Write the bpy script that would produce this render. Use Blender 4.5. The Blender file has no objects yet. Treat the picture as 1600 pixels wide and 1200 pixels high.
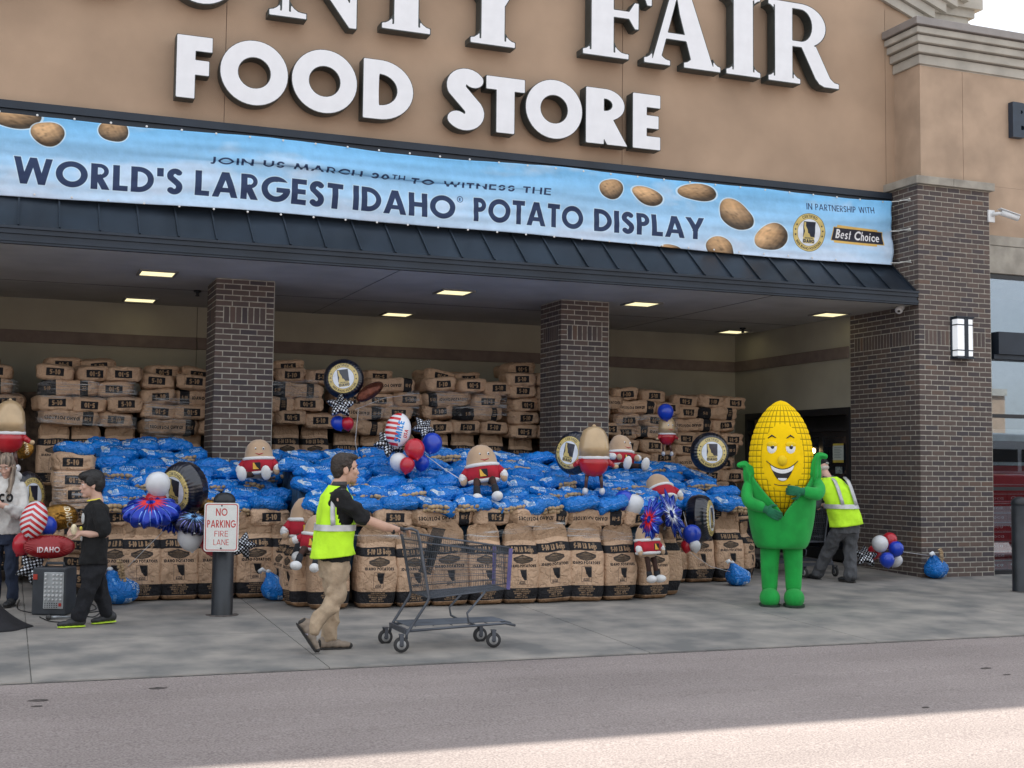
import bpy, bmesh, math, random
import numpy as np
from mathutils import Vector, Matrix, Euler, noise
from mathutils.geometry import tessellate_polygon
R = math.radians
PI = math.pi
random.seed(7)
NP = np.random.RandomState(11)
sc = bpy.context.scene
COL = sc.collection

# ---------------------------------------------------------------- camera
FPX = 2017.5
CAM = Vector((-11.3537, -14.0430, 1.3732))
_yaw, _pit, _rol = R(21.3944), R(3.7873), R(0.5661)
FW = Vector((math.sin(_yaw) * math.cos(_pit), math.cos(_yaw) * math.cos(_pit), math.sin(_pit)))
_r = Vector((math.cos(_yaw), -math.sin(_yaw), 0))
_u = _r.cross(FW)
RT = _r * math.cos(_rol) + _u * math.sin(_rol)
UP = -_r * math.sin(_rol) + _u * math.cos(_rol)
cd = bpy.data.cameras.new('camera')
cam = bpy.data.objects.new('camera', cd)
COL.objects.link(cam)
cd.sensor_width = 36
cd.lens = FPX / 1600 * 36
cd.clip_start = 0.1
cd.clip_end = 2000
cam.matrix_world = Matrix(((RT.x, UP.x, -FW.x, CAM.x), (RT.y, UP.y, -FW.y, CAM.y), (RT.z, UP.z, -FW.z, CAM.z), (0, 0, 0, 1)))
sc.camera = cam
sc.render.resolution_x = 1024
sc.render.resolution_y = 768

def at(px, py, Y):            # photo pixel -> point on the plane y = Y
    d = FW * FPX + RT * (px - 800) + UP * (600 - py)
    return CAM + d * ((Y - CAM.y) / d.y)

SL = 0.035
def gz(y):                    # the ground falls gently away from the shop
    return SL * max(y, -8.5)

# ---------------------------------------------------------------- world, sun, exposure
SUN_EL, SUN_AZ = R(49.5), R(-8)
w = bpy.data.worlds.new('World')
sc.world = w
w.use_nodes = True
nt = w.node_tree
bg = nt.nodes['Background']
sky = nt.nodes.new('ShaderNodeTexSky')
sky.sky_type = 'NISHITA'
sky.sun_disc = False
sky.sun_elevation = SUN_EL
sky.sun_rotation = SUN_AZ
sky.altitude = 300
sky.air_density = 1.2
sky.dust_density = 2.5
sky.ozone_density = 1.0
tcw = nt.nodes.new('ShaderNodeTexCoord')
mpw = nt.nodes.new('ShaderNodeMapping')
mpw.inputs['Scale'].default_value = (1, 1, 3.2)
cl = nt.nodes.new('ShaderNodeTexNoise')
cl.inputs['Scale'].default_value = 2.6
cl.inputs['Detail'].default_value = 7
cl.inputs['Roughness'].default_value = .6
crw = nt.nodes.new('ShaderNodeMapRange')
crw.inputs['From Min'].default_value = .36
crw.inputs['From Max'].default_value = .66
crw.inputs['To Min'].default_value = .5
crw.inputs['To Max'].default_value = .95
mxw = nt.nodes.new('ShaderNodeMix')
mxw.data_type = 'RGBA'
nt.links.new(tcw.outputs['Generated'], mpw.inputs['Vector'])
nt.links.new(mpw.outputs['Vector'], cl.inputs['Vector'])
nt.links.new(cl.outputs['Fac'], crw.inputs['Value'])
nt.links.new(crw.outputs['Result'], mxw.inputs['Factor'])
nt.links.new(sky.outputs['Color'], mxw.inputs[6])
mxw.inputs[7].default_value = (8.2, 8.4, 8.6, 1)
nt.links.new(mxw.outputs[2], bg.inputs['Color'])
bg.inputs['Strength'].default_value = 0.085
sd = bpy.data.lights.new('sun', 'SUN')
sun = bpy.data.objects.new('sun', sd)
COL.objects.link(sun)
sd.energy = 4.2
sd.angle = R(.53)
sd.color = (1, .93, .82)
sdir = Vector((math.sin(SUN_AZ) * math.cos(SUN_EL), math.cos(SUN_AZ) * math.cos(SUN_EL), math.sin(SUN_EL)))
sun.rotation_euler = (-sdir).to_track_quat('-Z', 'Y').to_euler()
sun.location = sdir * 60
sc.view_settings.view_transform = 'Standard'
sc.view_settings.look = 'None'
sc.view_settings.gamma = 1
sc.view_settings.use_curve_mapping = False
sc.view_settings.exposure = 1.2
sc.render.engine = 'CYCLES'
sc.cycles.max_bounces = 8
sc.cycles.transparent_max_bounces = 12
sc.cycles.use_denoising = True

# ---------------------------------------------------------------- objects
def link(o):
    COL.objects.link(o)
    return o
def tag(o, label=None, cat=None, group=None, kind=None):
    if label: o['label'] = label
    if cat: o['category'] = cat
    if group: o['group'] = group
    if kind: o['kind'] = kind
    return o
def empty(name, loc=(0, 0, 0), rz=0, label=None, cat=None, group=None):
    o = bpy.data.objects.new(name, None)
    o.empty_display_size = .1
    link(o)
    o.location = loc
    o.rotation_euler = (0, 0, rz)
    return tag(o, label, cat, group)
def put(name, me, parent=None, loc=None, rot=None, scale=None):
    o = bpy.data.objects.new(name, me)
    link(o)
    if parent: o.parent = parent
    if loc is not None: o.location = loc
    if rot is not None: o.rotation_euler = rot
    if scale is not None: o.scale = scale
    return o
def mesh(name, verts, faces, m=None, smooth=False, uvs=None, mats=None, fmat=None):
    me = bpy.data.meshes.new(name)
    me.from_pydata([tuple(v) for v in verts], [], [tuple(f) for f in faces])
    if m: me.materials.append(m)
    if mats:
        for q in mats: me.materials.append(q)
    if fmat: me.polygons.foreach_set('material_index', fmat)
    if smooth: me.polygons.foreach_set('use_smooth', [True] * len(me.polygons))
    if uvs is not None:
        ul = me.uv_layers.new(name='UVMap')
        li = np.empty(len(me.loops), dtype=np.int32)
        me.loops.foreach_get('vertex_index', li)
        ul.data.foreach_set('uv', np.asarray(uvs, dtype=np.float32)[li].ravel())
    me.update()
    return me
def bmesh_me(name, bm, m=None, smooth=False):
    me = bpy.data.meshes.new(name)
    bm.to_mesh(me)
    bm.free()
    if m: me.materials.append(m)
    if smooth: me.polygons.foreach_set('use_smooth', [True] * len(me.polygons))
    return me
def wrinkle(me, amt, s_, seed=0, zamp=None):
    no = [v_.normal.copy() for v_ in me.vertices]
    for v_, n_ in zip(me.vertices, no):
        p = v_.co * s_ + Vector((seed, seed * .3, 0)); p.z *= .75
        a = amt if zamp is None else amt * zamp(v_.co)
        v_.co += n_ * a * ((1 - abs(noise.noise(p)) * 2) - .6 + .5 * noise.noise(p * 2.1))
    return me
class MB:
    """collects simple solids into one mesh"""
    def __init__(s): s.v = []; s.f = []
    def add(s, v, f):
        n = len(s.v)
        s.v += [tuple(q) for q in v]
        s.f += [tuple(i + n for i in q) for q in f]
        return s
    def box(s, x0, x1, y0, y1, z0, z1, mt=None):
        v = [Vector(q) for q in ((x0,y0,z0),(x1,y0,z0),(x1,y1,z0),(x0,y1,z0),(x0,y0,z1),(x1,y0,z1),(x1,y1,z1),(x0,y1,z1))]
        if mt: v = [mt @ q for q in v]
        return s.add(v, [(0,3,2,1),(4,5,6,7),(0,1,5,4),(1,2,6,5),(2,3,7,6),(3,0,4,7)])
    def tube(s, pts, r, n=8, cap=True, ry=None):
        pts = [Vector(p) for p in pts]
        rs = r if isinstance(r, (list, tuple)) else [r] * len(pts)
        base = len(s.v); prev = None
        for i, p in enumerate(pts):
            t = (pts[min(i + 1, len(pts) - 1)] - pts[max(i - 1, 0)]).normalized()
            if prev is None:
                a = Vector((0, 0, 1)) if abs(t.z) < .9 else Vector((0, 1, 0))
            else: a = prev
            b1 = (a - t * a.dot(t)).normalized()
            prev = b1
            b2 = t.cross(b1)
            for k in range(n):
                q = 2 * PI * k / n
                s.v.append(tuple(p + (b1 * math.cos(q) + b2 * math.sin(q) * (ry or 1)) * rs[i]))
        for i in range(len(pts) - 1):
            for k in range(n):
                a = base + i * n + k; b = base + i * n + (k + 1) % n
                s.f.append((a, b, b + n, a + n))
        if cap:
            s.f.append(tuple(base + k for k in range(n))[::-1])
            s.f.append(tuple(base + (len(pts) - 1) * n + k for k in range(n)))
        return s
    def ell(s, c, rad, rot=None, nu=16, nv=10, pw=1.0):
        c = Vector(c); base = len(s.v)
        rm = Euler(rot).to_matrix() if rot else Matrix.Identity(3)
        for j in range(1, nv):
            th = PI * j / nv
            for i in range(nu):
                ph = 2 * PI * i / nu
                q = Vector((rad[0] * math.sin(th) * math.cos(ph), rad[1] * math.sin(th) * math.sin(ph), rad[2] * math.cos(th)))
                s.v.append(tuple(c + rm @ q))
        top = len(s.v); s.v.append(tuple(c + rm @ Vector((0, 0, rad[2]))))
        bot = len(s.v); s.v.append(tuple(c + rm @ Vector((0, 0, -rad[2]))))
        for j in range(nv - 2):
            for i in range(nu):
                a = base + j * nu + i; b = base + j * nu + (i + 1) % nu
                s.f.append((a, a + nu, b + nu, b))
        for i in range(nu):
            s.f.append((top, base + i, base + (i + 1) % nu))
            k = base + (nv - 2) * nu
            s.f.append((bot, k + (i + 1) % nu, k + i))
        return s
    def prism(s, poly, y0, y1):
        """poly in (x, z), extruded along y"""
        n = len(poly)
        v = [(x, y0, z) for x, z in poly] + [(x, y1, z) for x, z in poly]
        f = [tuple(range(n)), tuple(range(n, 2 * n))[::-1]]
        f += [(i, i + n, (i + 1) % n + n, (i + 1) % n) for i in range(n)]
        return s.add(v, f)
    def lathe(s, prof, c=(0, 0, 0), n=24, sx=1, sy=1):
        base = len(s.v)
        for r_, z in prof:
            for k in range(n):
                q = 2 * PI * k / n
                s.v.append((c[0] + r_ * sx * math.cos(q), c[1] + r_ * sy * math.sin(q), c[2] + z))
        for i in range(len(prof) - 1):
            for k in range(n):
                a = base + i * n + k; b = base + i * n + (k + 1) % n
                s.f.append((a, b, b + n, a + n))
        s.f.append(tuple(base + k for k in range(n))[::-1])
        s.f.append(tuple(base + (len(prof) - 1) * n + k for k in range(n)))
        return s
    def me(s, name, m=None, smooth=False, fix=False):
        q = mesh(name, s.v, s.f, m, smooth)
        if fix:
            bm = bmesh.new(); bm.from_mesh(q)
            bmesh.ops.recalc_face_normals(bm, faces=bm.faces)
            bm.to_mesh(q); bm.free()
        return q
    def put(s, name, m, parent=None, smooth=False, loc=None, rot=None, fix=False):
        return put(name, s.me(name, m, smooth, fix), parent, loc, rot)

def bevel(me, wd, seg=2, ang=30):
    bm = bmesh.new(); bm.from_mesh(me)
    bmesh.ops.recalc_face_normals(bm, faces=bm.faces)
    ed = [e for e in bm.edges if len(e.link_faces) == 2 and e.calc_face_angle(0) > R(ang)]
    bmesh.ops.bevel(bm, geom=ed, offset=wd, segments=seg, profile=.6, affect='EDGES')
    bm.to_mesh(me); bm.free()
    return me
def autosmooth(me, ang=40):
    me.polygons.foreach_set('use_smooth', [True] * len(me.polygons))
    try: me.set_sharp_from_angle(angle=R(ang))
    except Exception: pass
    return me
def fuse(mb, name, m, voxel=.01, smooth=4, decim=None):
    """one continuous surface out of overlapping solids"""
    me = mb.me(name + '_raw', None, fix=False)
    o = bpy.data.objects.new('tmp_fuse', me)
    COL.objects.link(o)
    q = o.modifiers.new('r', 'REMESH'); q.mode = 'VOXEL'; q.voxel_size = voxel; q.use_smooth_shade = True
    if smooth:
        k = o.modifiers.new('s', 'SMOOTH'); k.iterations = smooth; k.factor = .5
    dg = bpy.context.evaluated_depsgraph_get()
    out = bpy.data.meshes.new_from_object(o.evaluated_get(dg))
    out.name = name
    bpy.data.objects.remove(o)
    bpy.data.meshes.remove(me)
    out.materials.clear()
    if m: out.materials.append(m)
    out.polygons.foreach_set('use_smooth', [True] * len(out.polygons))
    return out
def dup(root, loc=None, rot=None, scale=None, parent=None):
    c = root.copy(); link(c)
    if parent: c.parent = parent
    if loc is not None: c.location = loc
    if rot is not None: c.rotation_euler = rot
    if scale is not None: c.scale = scale
    for ch in CHILD.get(root.name, []):
        dup(ch, parent=c)
    return c
CHILD = {}
def index_children():
    CHILD.clear()
    for o in bpy.data.objects:
        if o.parent: CHILD.setdefault(o.parent.name, []).append(o)

# ---------------------------------------------------------------- materials
def M(name, col, rough=.7, var=.12, scale=6, bump=.0, bscale=60, metal=0, spec=.5, hue=None, objvar=0, detail=5, coat=0, sheen=0, bdist=.01, stretch=None):
    m = bpy.data.materials.new(name)
    m.use_nodes = True
    n = m.node_tree.nodes; L = m.node_tree.links
    b = n['Principled BSDF']
    b.inputs['Roughness'].default_value = rough
    b.inputs['Metallic'].default_value = metal
    b.inputs['Specular IOR Level'].default_value = spec
    if coat: b.inputs['Coat Weight'].default_value = coat; b.inputs['Coat Roughness'].default_value = .08
    if sheen: b.inputs['Sheen Weight'].default_value = sheen
    tc = n.new('ShaderNodeTexCoord')
    src = tc.outputs['Object']
    if stretch:
        mp = n.new('ShaderNodeMapping'); mp.inputs['Scale'].default_value = stretch
        L.new(src, mp.inputs['Vector']); src = mp.outputs['Vector']
    nz = n.new('ShaderNodeTexNoise')
    nz.inputs['Scale'].default_value = scale
    nz.inputs['Detail'].default_value = detail
    L.new(src, nz.inputs['Vector'])
    mix = n.new('ShaderNodeMix'); mix.data_type = 'RGBA'
    c2 = hue or tuple(max(0, c * (1 - 2.2 * var)) for c in col)
    c1 = tuple(min(1, c * (1 + var)) for c in col)
    mix.inputs[6].default_value = (*c1, 1)
    mix.inputs[7].default_value = (*c2, 1)
    cr = n.new('ShaderNodeMapRange')
    cr.inputs['From Min'].default_value = .35; cr.inputs['From Max'].default_value = .68
    L.new(nz.outputs['Fac'], cr.inputs['Value'])
    L.new(cr.outputs['Result'], mix.inputs['Factor'])
    out = mix.outputs[2]
    if objvar:
        oi = n.new('ShaderNodeObjectInfo')
        hs = n.new('ShaderNodeHueSaturation')
        mr = n.new('ShaderNodeMapRange')
        mr.inputs['To Min'].default_value = 1 - objvar; mr.inputs['To Max'].default_value = 1 + objvar
        L.new(oi.outputs['Random'], mr.inputs['Value'])
        L.new(mr.outputs['Result'], hs.inputs['Value'])
        L.new(out, hs.inputs['Color']); out = hs.outputs['Color']
    L.new(out, b.inputs['Base Color'])
    if bump:
        n2 = n.new('ShaderNodeTexNoise')
        n2.inputs['Scale'].default_value = bscale; n2.inputs['Detail'].default_value = 4
        L.new(src, n2.inputs['Vector'])
        bp = n.new('ShaderNodeBump')
        bp.inputs['Strength'].default_value = bump; bp.inputs['Distance'].default_value = bdist
        L.new(n2.outputs['Fac'], bp.inputs['Height'])
        L.new(bp.outputs['Normal'], b.inputs['Normal'])
    m['_out'] = ''
    return m
def glass_mat(name, tint=(.8, .85, .88), rough=.02, alpha=.35, spec=1.0):
    m = M(name, tint, rough=rough, var=.0, spec=spec)
    m.node_tree.nodes['Principled BSDF'].inputs['Alpha'].default_value = alpha
    return m
def emit_mat(name, col, s):
    m = M(name, col, rough=.5, var=.03)
    b = m.node_tree.nodes['Principled BSDF']
    b.inputs['Emission Color'].default_value = (*col, 1)
    b.inputs['Emission Strength'].default_value = s
    return m
def image_from(name, arr):
    """arr: H x W x 3 or 4, values are display (sRGB) colours, row 0 = top; drawn by this script"""
    h, w_ = arr.shape[:2]
    if arr.shape[2] == 3: arr = np.concatenate([arr, np.ones((h, w_, 1))], 2)
    im = bpy.data.images.new(name, w_, h, alpha=True)
    im.pixels.foreach_set(np.ascontiguousarray(arr[::-1]).astype(np.float32).ravel())
    im.update(); im.pack()
    return im
def print_mat(name, im, rough=.7, bump=.3, bscale=25, bdist=.02, spec=.4, metal=0, objvar=0, crease=0, coat=0, ext='EXTEND', smear=None):
    m = M(name, (.5, .5, .5), rough=rough, var=0, bump=bump, bscale=bscale, bdist=bdist, spec=spec, metal=metal, coat=coat)
    n = m.node_tree.nodes; L = m.node_tree.links
    b = n['Principled BSDF']
    uv = n.new('ShaderNodeUVMap'); uv.uv_map = 'UVMap'
    t = n.new('ShaderNodeTexImage'); t.image = im; t.extension = ext
    L.new(uv.outputs['UV'], t.inputs['Vector'])
    nz = n.new('ShaderNodeTexNoise'); nz.inputs['Scale'].default_value = 9; nz.inputs['Detail'].default_value = 5
    tc = n.new('ShaderNodeTexCoord'); L.new(tc.outputs['Object'], nz.inputs['Vector'])
    mr = n.new('ShaderNodeMapRange'); mr.inputs['To Min'].default_value = .84; mr.inputs['To Max'].default_value = 1.14
    L.new(nz.outputs['Fac'], mr.inputs['Value'])
    val = mr.outputs['Result']
    if objvar:
        oi = n.new('ShaderNodeObjectInfo')
        m2 = n.new('ShaderNodeMapRange'); m2.inputs['To Min'].default_value = 1 - objvar; m2.inputs['To Max'].default_value = 1 + objvar
        L.new(oi.outputs['Random'], m2.inputs['Value'])
        mm = n.new('ShaderNodeMath'); mm.operation = 'MULTIPLY'
        L.new(val, mm.inputs[0]); L.new(m2.outputs['Result'], mm.inputs[1]); val = mm.outputs[0]
    hs = n.new('ShaderNodeHueSaturation')
    L.new(t.outputs['Color'], hs.inputs['Color']); L.new(val, hs.inputs['Value'])
    L.new(hs.outputs['Color'], b.inputs['Base Color'])
    if crease:
        v = n.new('ShaderNodeTexVoronoi'); v.feature = 'DISTANCE_TO_EDGE'; v.inputs['Scale'].default_value = crease
        wn = n.new('ShaderNodeTexNoise'); wn.inputs['Scale'].default_value = 7; wn.inputs['Detail'].default_value = 3
        mp = n.new('ShaderNodeMix'); mp.data_type = 'RGBA'; mp.inputs['Factor'].default_value = .35
        ad = n.new('ShaderNodeVectorMath'); ad.operation = 'ADD'
        L.new(tc.outputs['Object'], wn.inputs['Vector'])
        L.new(tc.outputs['Object'], mp.inputs[6]); L.new(wn.outputs['Color'], mp.inputs[7])
        oi2 = n.new('ShaderNodeObjectInfo')
        L.new(mp.outputs[2], ad.inputs[0]); L.new(oi2.outputs['Random'], ad.inputs[1])
        L.new(ad.outputs[0], v.inputs['Vector'])
        bp = n.new('ShaderNodeBump'); bp.inputs['Strength'].default_value = .85; bp.inputs['Distance'].default_value = .045
        ma = n.new('ShaderNodeMath'); ma.operation = 'MINIMUM'; ma.inputs[1].default_value = .22
        L.new(v.outputs['Distance'], ma.inputs[0]); L.new(ma.outputs[0], bp.inputs['Height'])
        old = [k for k in n if k.type == 'BUMP' and k != bp]
        if old: L.new(bp.outputs['Normal'], old[0].inputs['Normal'])
        else: L.new(bp.outputs['Normal'], b.inputs['Normal'])
    return m

# ---------------------------------------------------------------- drawing (flat print)
class Cv:
    """a small canvas; units are pixels, y grows downwards"""
    def __init__(s, w_, h, col=(1, 1, 1)):
        s.w, s.h = w_, h
        s.a = np.empty((h, w_, 3), dtype=np.float32); s.a[:] = col
    def _blend(s, x0, y0, cov, col, alpha=1):
        h, w_ = cov.shape
        sub = s.a[y0:y0 + h, x0:x0 + w_]
        c = (np.clip(cov, 0, 1) * alpha)[..., None]
        sub[:] = sub * (1 - c) + np.array(col, dtype=np.float32) * c
    def grid(s, x0, y0, x1, y1):
        x0 = max(0, int(math.floor(x0))); y0 = max(0, int(math.floor(y0)))
        x1 = min(s.w, int(math.ceil(x1))); y1 = min(s.h, int(math.ceil(y1)))
        if x1 <= x0 or y1 <= y0: return None
        Y, X = np.mgrid[y0:y1, x0:x1].astype(np.float32)
        return x0, y0, X + .5, Y + .5
    def sdf(s, fn, x0, y0, x1, y1, col, alpha=1):
        g = s.grid(x0, y0, x1, y1)
        if g is None: return
        s._blend(g[0], g[1], .5 - fn(g[2], g[3]), col, alpha)
    def rect(s, x0, y0, x1, y1, col, alpha=1):
        s.sdf(lambda X, Y: np.maximum(np.maximum(x0 - X, X - x1), np.maximum(y0 - Y, Y - y1)), x0 - 1, y0 - 1, x1 + 1, y1 + 1, col, alpha)
    def ell(s, cx, cy, rx, ry, col, alpha=1, rot=0):
        m_ = max(rx, ry) + 2
        c, q = math.cos(rot), math.sin(rot)
        def fn(X, Y):
            dx, dy = X - cx, Y - cy
            u, v = dx * c + dy * q, -dx * q + dy * c
            return (np.sqrt((u / rx) ** 2 + (v / ry) ** 2) - 1) * min(rx, ry)
        s.sdf(fn, cx - m_, cy - m_, cx + m_, cy + m_, col, alpha)
    def poly(s, pts, col, alpha=1):
        xs = [p[0] for p in pts]; ys = [p[1] for p in pts]
        s.sdf(lambda X, Y: sd_poly(X, Y, pts), min(xs) - 2, min(ys) - 2, max(xs) + 2, max(ys) + 2, col, alpha)
    def text(s, t, x, y, h, col, thick=.2, sp=.12, squash=1, alpha=1, rot=0, center=False, grow=0):
        """geometric capitals; (x, y) = left end of the baseline"""
        if center: x = x - text_width(t, thick, sp) * h * squash / 2
        cx = x
        c, q = math.cos(rot), math.sin(rot)
        for ch in t:
            gw = glyph_w(ch, thick)
            if ch != ' ':
                def fn(X, Y, ox=cx, ch=ch):
                    dx, dy = X - x, Y - y
                    u = dx * c + dy * q; v = -dx * q + dy * c
                    return glyph_sdf(ch, (u - (ox - x)) / h / squash, -v / h, thick) * h * min(1, squash) - grow
                W = gw * h * squash
                ex = ox = cx
                a = x + (cx - x) * c; b_ = y + (cx - x) * q
                m_ = max(h, W) * 1.1 + 3 + grow
                if rot == 0: s.sdf(fn, cx - 3 - grow, y - h * 1.05 - 3 - grow, cx + W + 3 + grow, y + h * .25 + 3 + grow, col, alpha)
                else: s.sdf(fn, a - m_, b_ - m_, a + m_, b_ + m_, col, alpha)
            cx += (gw + sp) * h * squash
        return cx
    def arctext(s, t, cx, cy, r, a0, h, col, thick=.18, sp=.12, inward=False):
        """letters along a circle, a0 = centre angle in degrees (0 = up, clockwise)"""
        W = text_width(t, thick, sp) * h
        pos = -W / 2
        for ch in t:
            gw = glyph_w(ch, thick) * h
            mid = pos + gw / 2
            if not inward:
                an = R(a0) + mid / r
                px, py = cx + r * math.sin(an), cy - r * math.cos(an); ro = an
            else:
                an = R(a0) - mid / r
                px, py = cx + r * math.sin(an), cy - r * math.cos(an); ro = an + PI
            c, q = math.cos(ro), math.sin(ro)
            s.text(ch, px - gw / 2 * c, py - gw / 2 * q, h, col, thick, sp, rot=ro)
            pos += gw + sp * h
    def star(s, cx, cy, r, col, n=5, rot=0, inner=.42):
        pts = []
        for k in range(2 * n):
            q = rot + PI * k / n; rr = r if k % 2 == 0 else r * inner
            pts.append((cx + rr * math.sin(q), cy - rr * math.cos(q)))
        s.poly(pts, col)
    def mul(s, f):
        s.a *= f
    def speck(s, amt, sc_=1, seed=1):
        rs = np.random.RandomState(seed)
        h, w_ = max(2, s.h // sc_), max(2, s.w // sc_)
        n_ = rs.rand(h, w_)
        n_ = np.kron(n_, np.ones((sc_, sc_)))
        n_ = np.pad(n_, ((0, max(0, s.h - n_.shape[0])), (0, max(0, s.w - n_.shape[1]))), 'edge')[:s.h, :s.w]
        s.a *= (1 + (n_[..., None] - .5) * amt)
def sd_poly(X, Y, pts):
    d = np.full(X.shape, 1e9, dtype=np.float32); sgn = np.ones(X.shape, dtype=np.float32)
    n = len(pts)
    for i in range(n):
        ax, ay = pts[i]; bx, by = pts[i - 1]
        ex, ey = bx - ax, by - ay
        wx, wy = X - ax, Y - ay
        t = np.clip((wx * ex + wy * ey) / (ex * ex + ey * ey + 1e-12), 0, 1)
        d = np.minimum(d, (wx - ex * t) ** 2 + (wy - ey * t) ** 2)
        c1 = Y >= ay; c2 = Y < by; c3 = (ex * wy) > (ey * wx)
        flip = (c1 & c2 & c3) | (~c1 & ~c2 & ~c3)
        sgn[flip] *= -1
    return np.sqrt(d) * sgn
def sd_bar(X, Y, a, b, t, ext=0):
    dx, dy = b[0] - a[0], b[1] - a[1]
    L_ = math.hypot(dx, dy) or 1e-6; dx /= L_; dy /= L_
    u = (X - a[0]) * dx + (Y - a[1]) * dy
    v = -(X - a[0]) * dy + (Y - a[1]) * dx
    return np.maximum(np.abs(v) - t / 2, np.maximum(-u - ext, u - L_ - ext))
def sd_line(X, Y, a, b, t):
    dx, dy = b[0] - a[0], b[1] - a[1]
    q = np.clip(((X - a[0]) * dx + (Y - a[1]) * dy) / (dx * dx + dy * dy + 1e-12), 0, 1)
    return np.hypot(X - a[0] - dx * q, Y - a[1] - dy * q) - t / 2
def sd_path(X, Y, P, t):
    d = sd_bar(X, Y, P[0], P[1], t)
    for i in range(1, len(P) - 1): d = np.minimum(d, sd_bar(X, Y, P[i], P[i + 1], t))
    for p in P[1:-1]: d = np.minimum(d, np.hypot(X - p[0], Y - p[1]) - t / 2)
    return d
def arc(cx, cy, rx, ry, a0, a1, n=14):
    return [(cx + rx * math.cos(R(a0 + (a1 - a0) * i / n)), cy + ry * math.sin(R(a0 + (a1 - a0) * i / n))) for i in range(n + 1)]
def glyph_w(ch, t=.2):
    W = dict(A=.86, B=.56, C=.8, D=.74, E=.52, F=.5, G=.95, H=.72, I=.0, J=.36, K=.7, L=.48, M=.98, N=.78, O=1.0, P=.55, Q=1.0, R=.6, S=.54, T=.56, U=.68, V=.8, W=1.2, X=.75, Y=.76, Z=.66)
    W.update({'0': .58, '1': .3, '2': .54, '3': .52, '4': .6, '5': .52, '6': .56, '8': .56, '9': .56, '-': .3, ' ': .3, "'": .0, '.': .0, '%': .8, '&': .7, '/': .4,
              'a': .5, 'g': .5, 's': .4, 'e': .5, 't': .3, 'i': .0, 'f': .28, 'd': .5, 'r': .3, 'o': .5, 'h': .42, 'c': .45, 'n': .42, 'u': .42, 'l': 0, 'm': .7, 'w': .7, 'p': .5})
    return max(W.get(ch, .5), t)
def glyph_sdf(ch, X, Y, t):
    if ch.islower(): t = t * .72
    w_ = glyph_w(ch, t); h = t / 2
    mn = np.minimum; mx = np.maximum
    bar = lambda a, b, tt=t, e=0: sd_bar(X, Y, a, b, tt, e)
    def ring(cx, cy, rx, ry, tt=t):
        o = (np.sqrt(((X - cx) / rx) ** 2 + ((Y - cy) / ry) ** 2) - 1) * min(rx, ry)
        ix, iy = rx - tt, ry - tt
        i = (np.sqrt(((X - cx) / ix) ** 2 + ((Y - cy) / iy) ** 2) - 1) * min(ix, iy)
        return mx(o, -i)
    clip = lambda d: mx(d, mx(-Y, Y - 1))
    if ch in 'Oo0Q' or ch in 'CGc':
        hh = 1 if ch in 'O0QCG' else .66
        g = w_ if ch not in 'CGc' else (1.0 if ch != 'c' else .56)
        d = ring(g / 2, hh / 2, g / 2, hh / 2)
        if ch in 'Cc': d = mx(d, X - w_)
        if ch == 'C': d = mx(d, -mx(np.abs(Y - .5) - .2 - 0 * X, .5 - X))
        if ch == 'G':
            d = mx(d, -mx(mx(.5 - Y, Y - .8), .55 - X)); d = mn(d, bar((.52, .5 - h * .3), (.98, .5 - h * .3), t * .9))
        if ch == 'Q': d = mn(d, bar((.6, .3), (.95, -.02)))
        return d
    if ch == 'I': return mx(np.abs(X - h) - h, mx(-Y, Y - 1))
    if ch == 'l': return mx(np.abs(X - h) - h, mx(-Y, Y - 1))
    if ch == 'i': return mn(mx(np.abs(X - h) - h, mx(-Y, Y - .66)), np.hypot(X - h, Y - .86) - h * 1.1)
    if ch == "'": return mx(np.abs(X - h) - h * (.6 + .4 * 1), mx(.66 - Y, Y - 1))
    if ch == '.': return np.hypot(X - h, Y - h) - h
    if ch == '-': return mx(mx(-X, X - w_), np.abs(Y - .42) - h * .8)
    if ch == 'D':
        r_ = .5
        o = mx(mx(-X, mx(-Y, Y - 1)), mx((np.hypot((X - (w_ - .5)), (Y - .5)) - .5), -9) * (X > w_ - .5) + np.where(X > w_ - .5, 0, -9))
        o = np.where(X > w_ - .5, np.hypot(X - (w_ - .5), Y - .5) - .5, mx(-X, mx(-Y, Y - 1)))
        i = np.where(X > w_ - .5, np.hypot(X - (w_ - .5), Y - .5) - (.5 - t * .92), mx(t - X, mx(t * .92 - Y, Y - 1 + t * .92)))
        return mx(o, -i)
    def bowl(cx_end, y0, y1, tt=t):
        c = (y0 + y1) / 2; r_ = (y1 - y0) / 2; xc = cx_end - r_
        o = np.where(X > xc, np.hypot(X - xc, Y - c) - r_, mx(-X, mx(y0 - Y, Y - y1)))
        i = np.where(X > xc, np.hypot(X - xc, Y - c) - (r_ - tt * .9), mx(-X, mx(y0 + tt * .9 - Y, Y - y1 + tt * .9)))
        return mx(o, -i)
    stem = mx(mx(-X, X - t), mx(-Y, Y - 1))
    if ch == 'P': return mn(stem, bowl(w_, .4, 1))
    if ch == 'B': return mn(stem, mn(bowl(w_ * .92, .46, 1), bowl(w_, 0, .56)))
    if ch == 'R': return mn(mn(stem, bowl(w_ * .94, .42, 1, t * .78)), clip(bar((w_ * .38, .5), (w_ - h * .9, -.05), t * 1.04, .05)))
    if ch == 'F': return mn(stem, mn(mx(mx(-X, X - w_), mx(1 - t * .92 - Y, Y - 1)), mx(mx(-X, X - w_ * .92), np.abs(Y - .5) - h * .92)))
    if ch == 'E': return mn(mn(stem, mx(mx(-X, X - w_), mx(-Y, Y - t * .92))), mn(mx(mx(-X, X - w_), mx(1 - t * .92 - Y, Y - 1)), mx(mx(-X, X - w_ * .94), np.abs(Y - .5) - h * .92)))
    if ch == 'L': return mn(stem, mx(mx(-X, X - w_), mx(-Y, Y - t * .92)))
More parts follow.
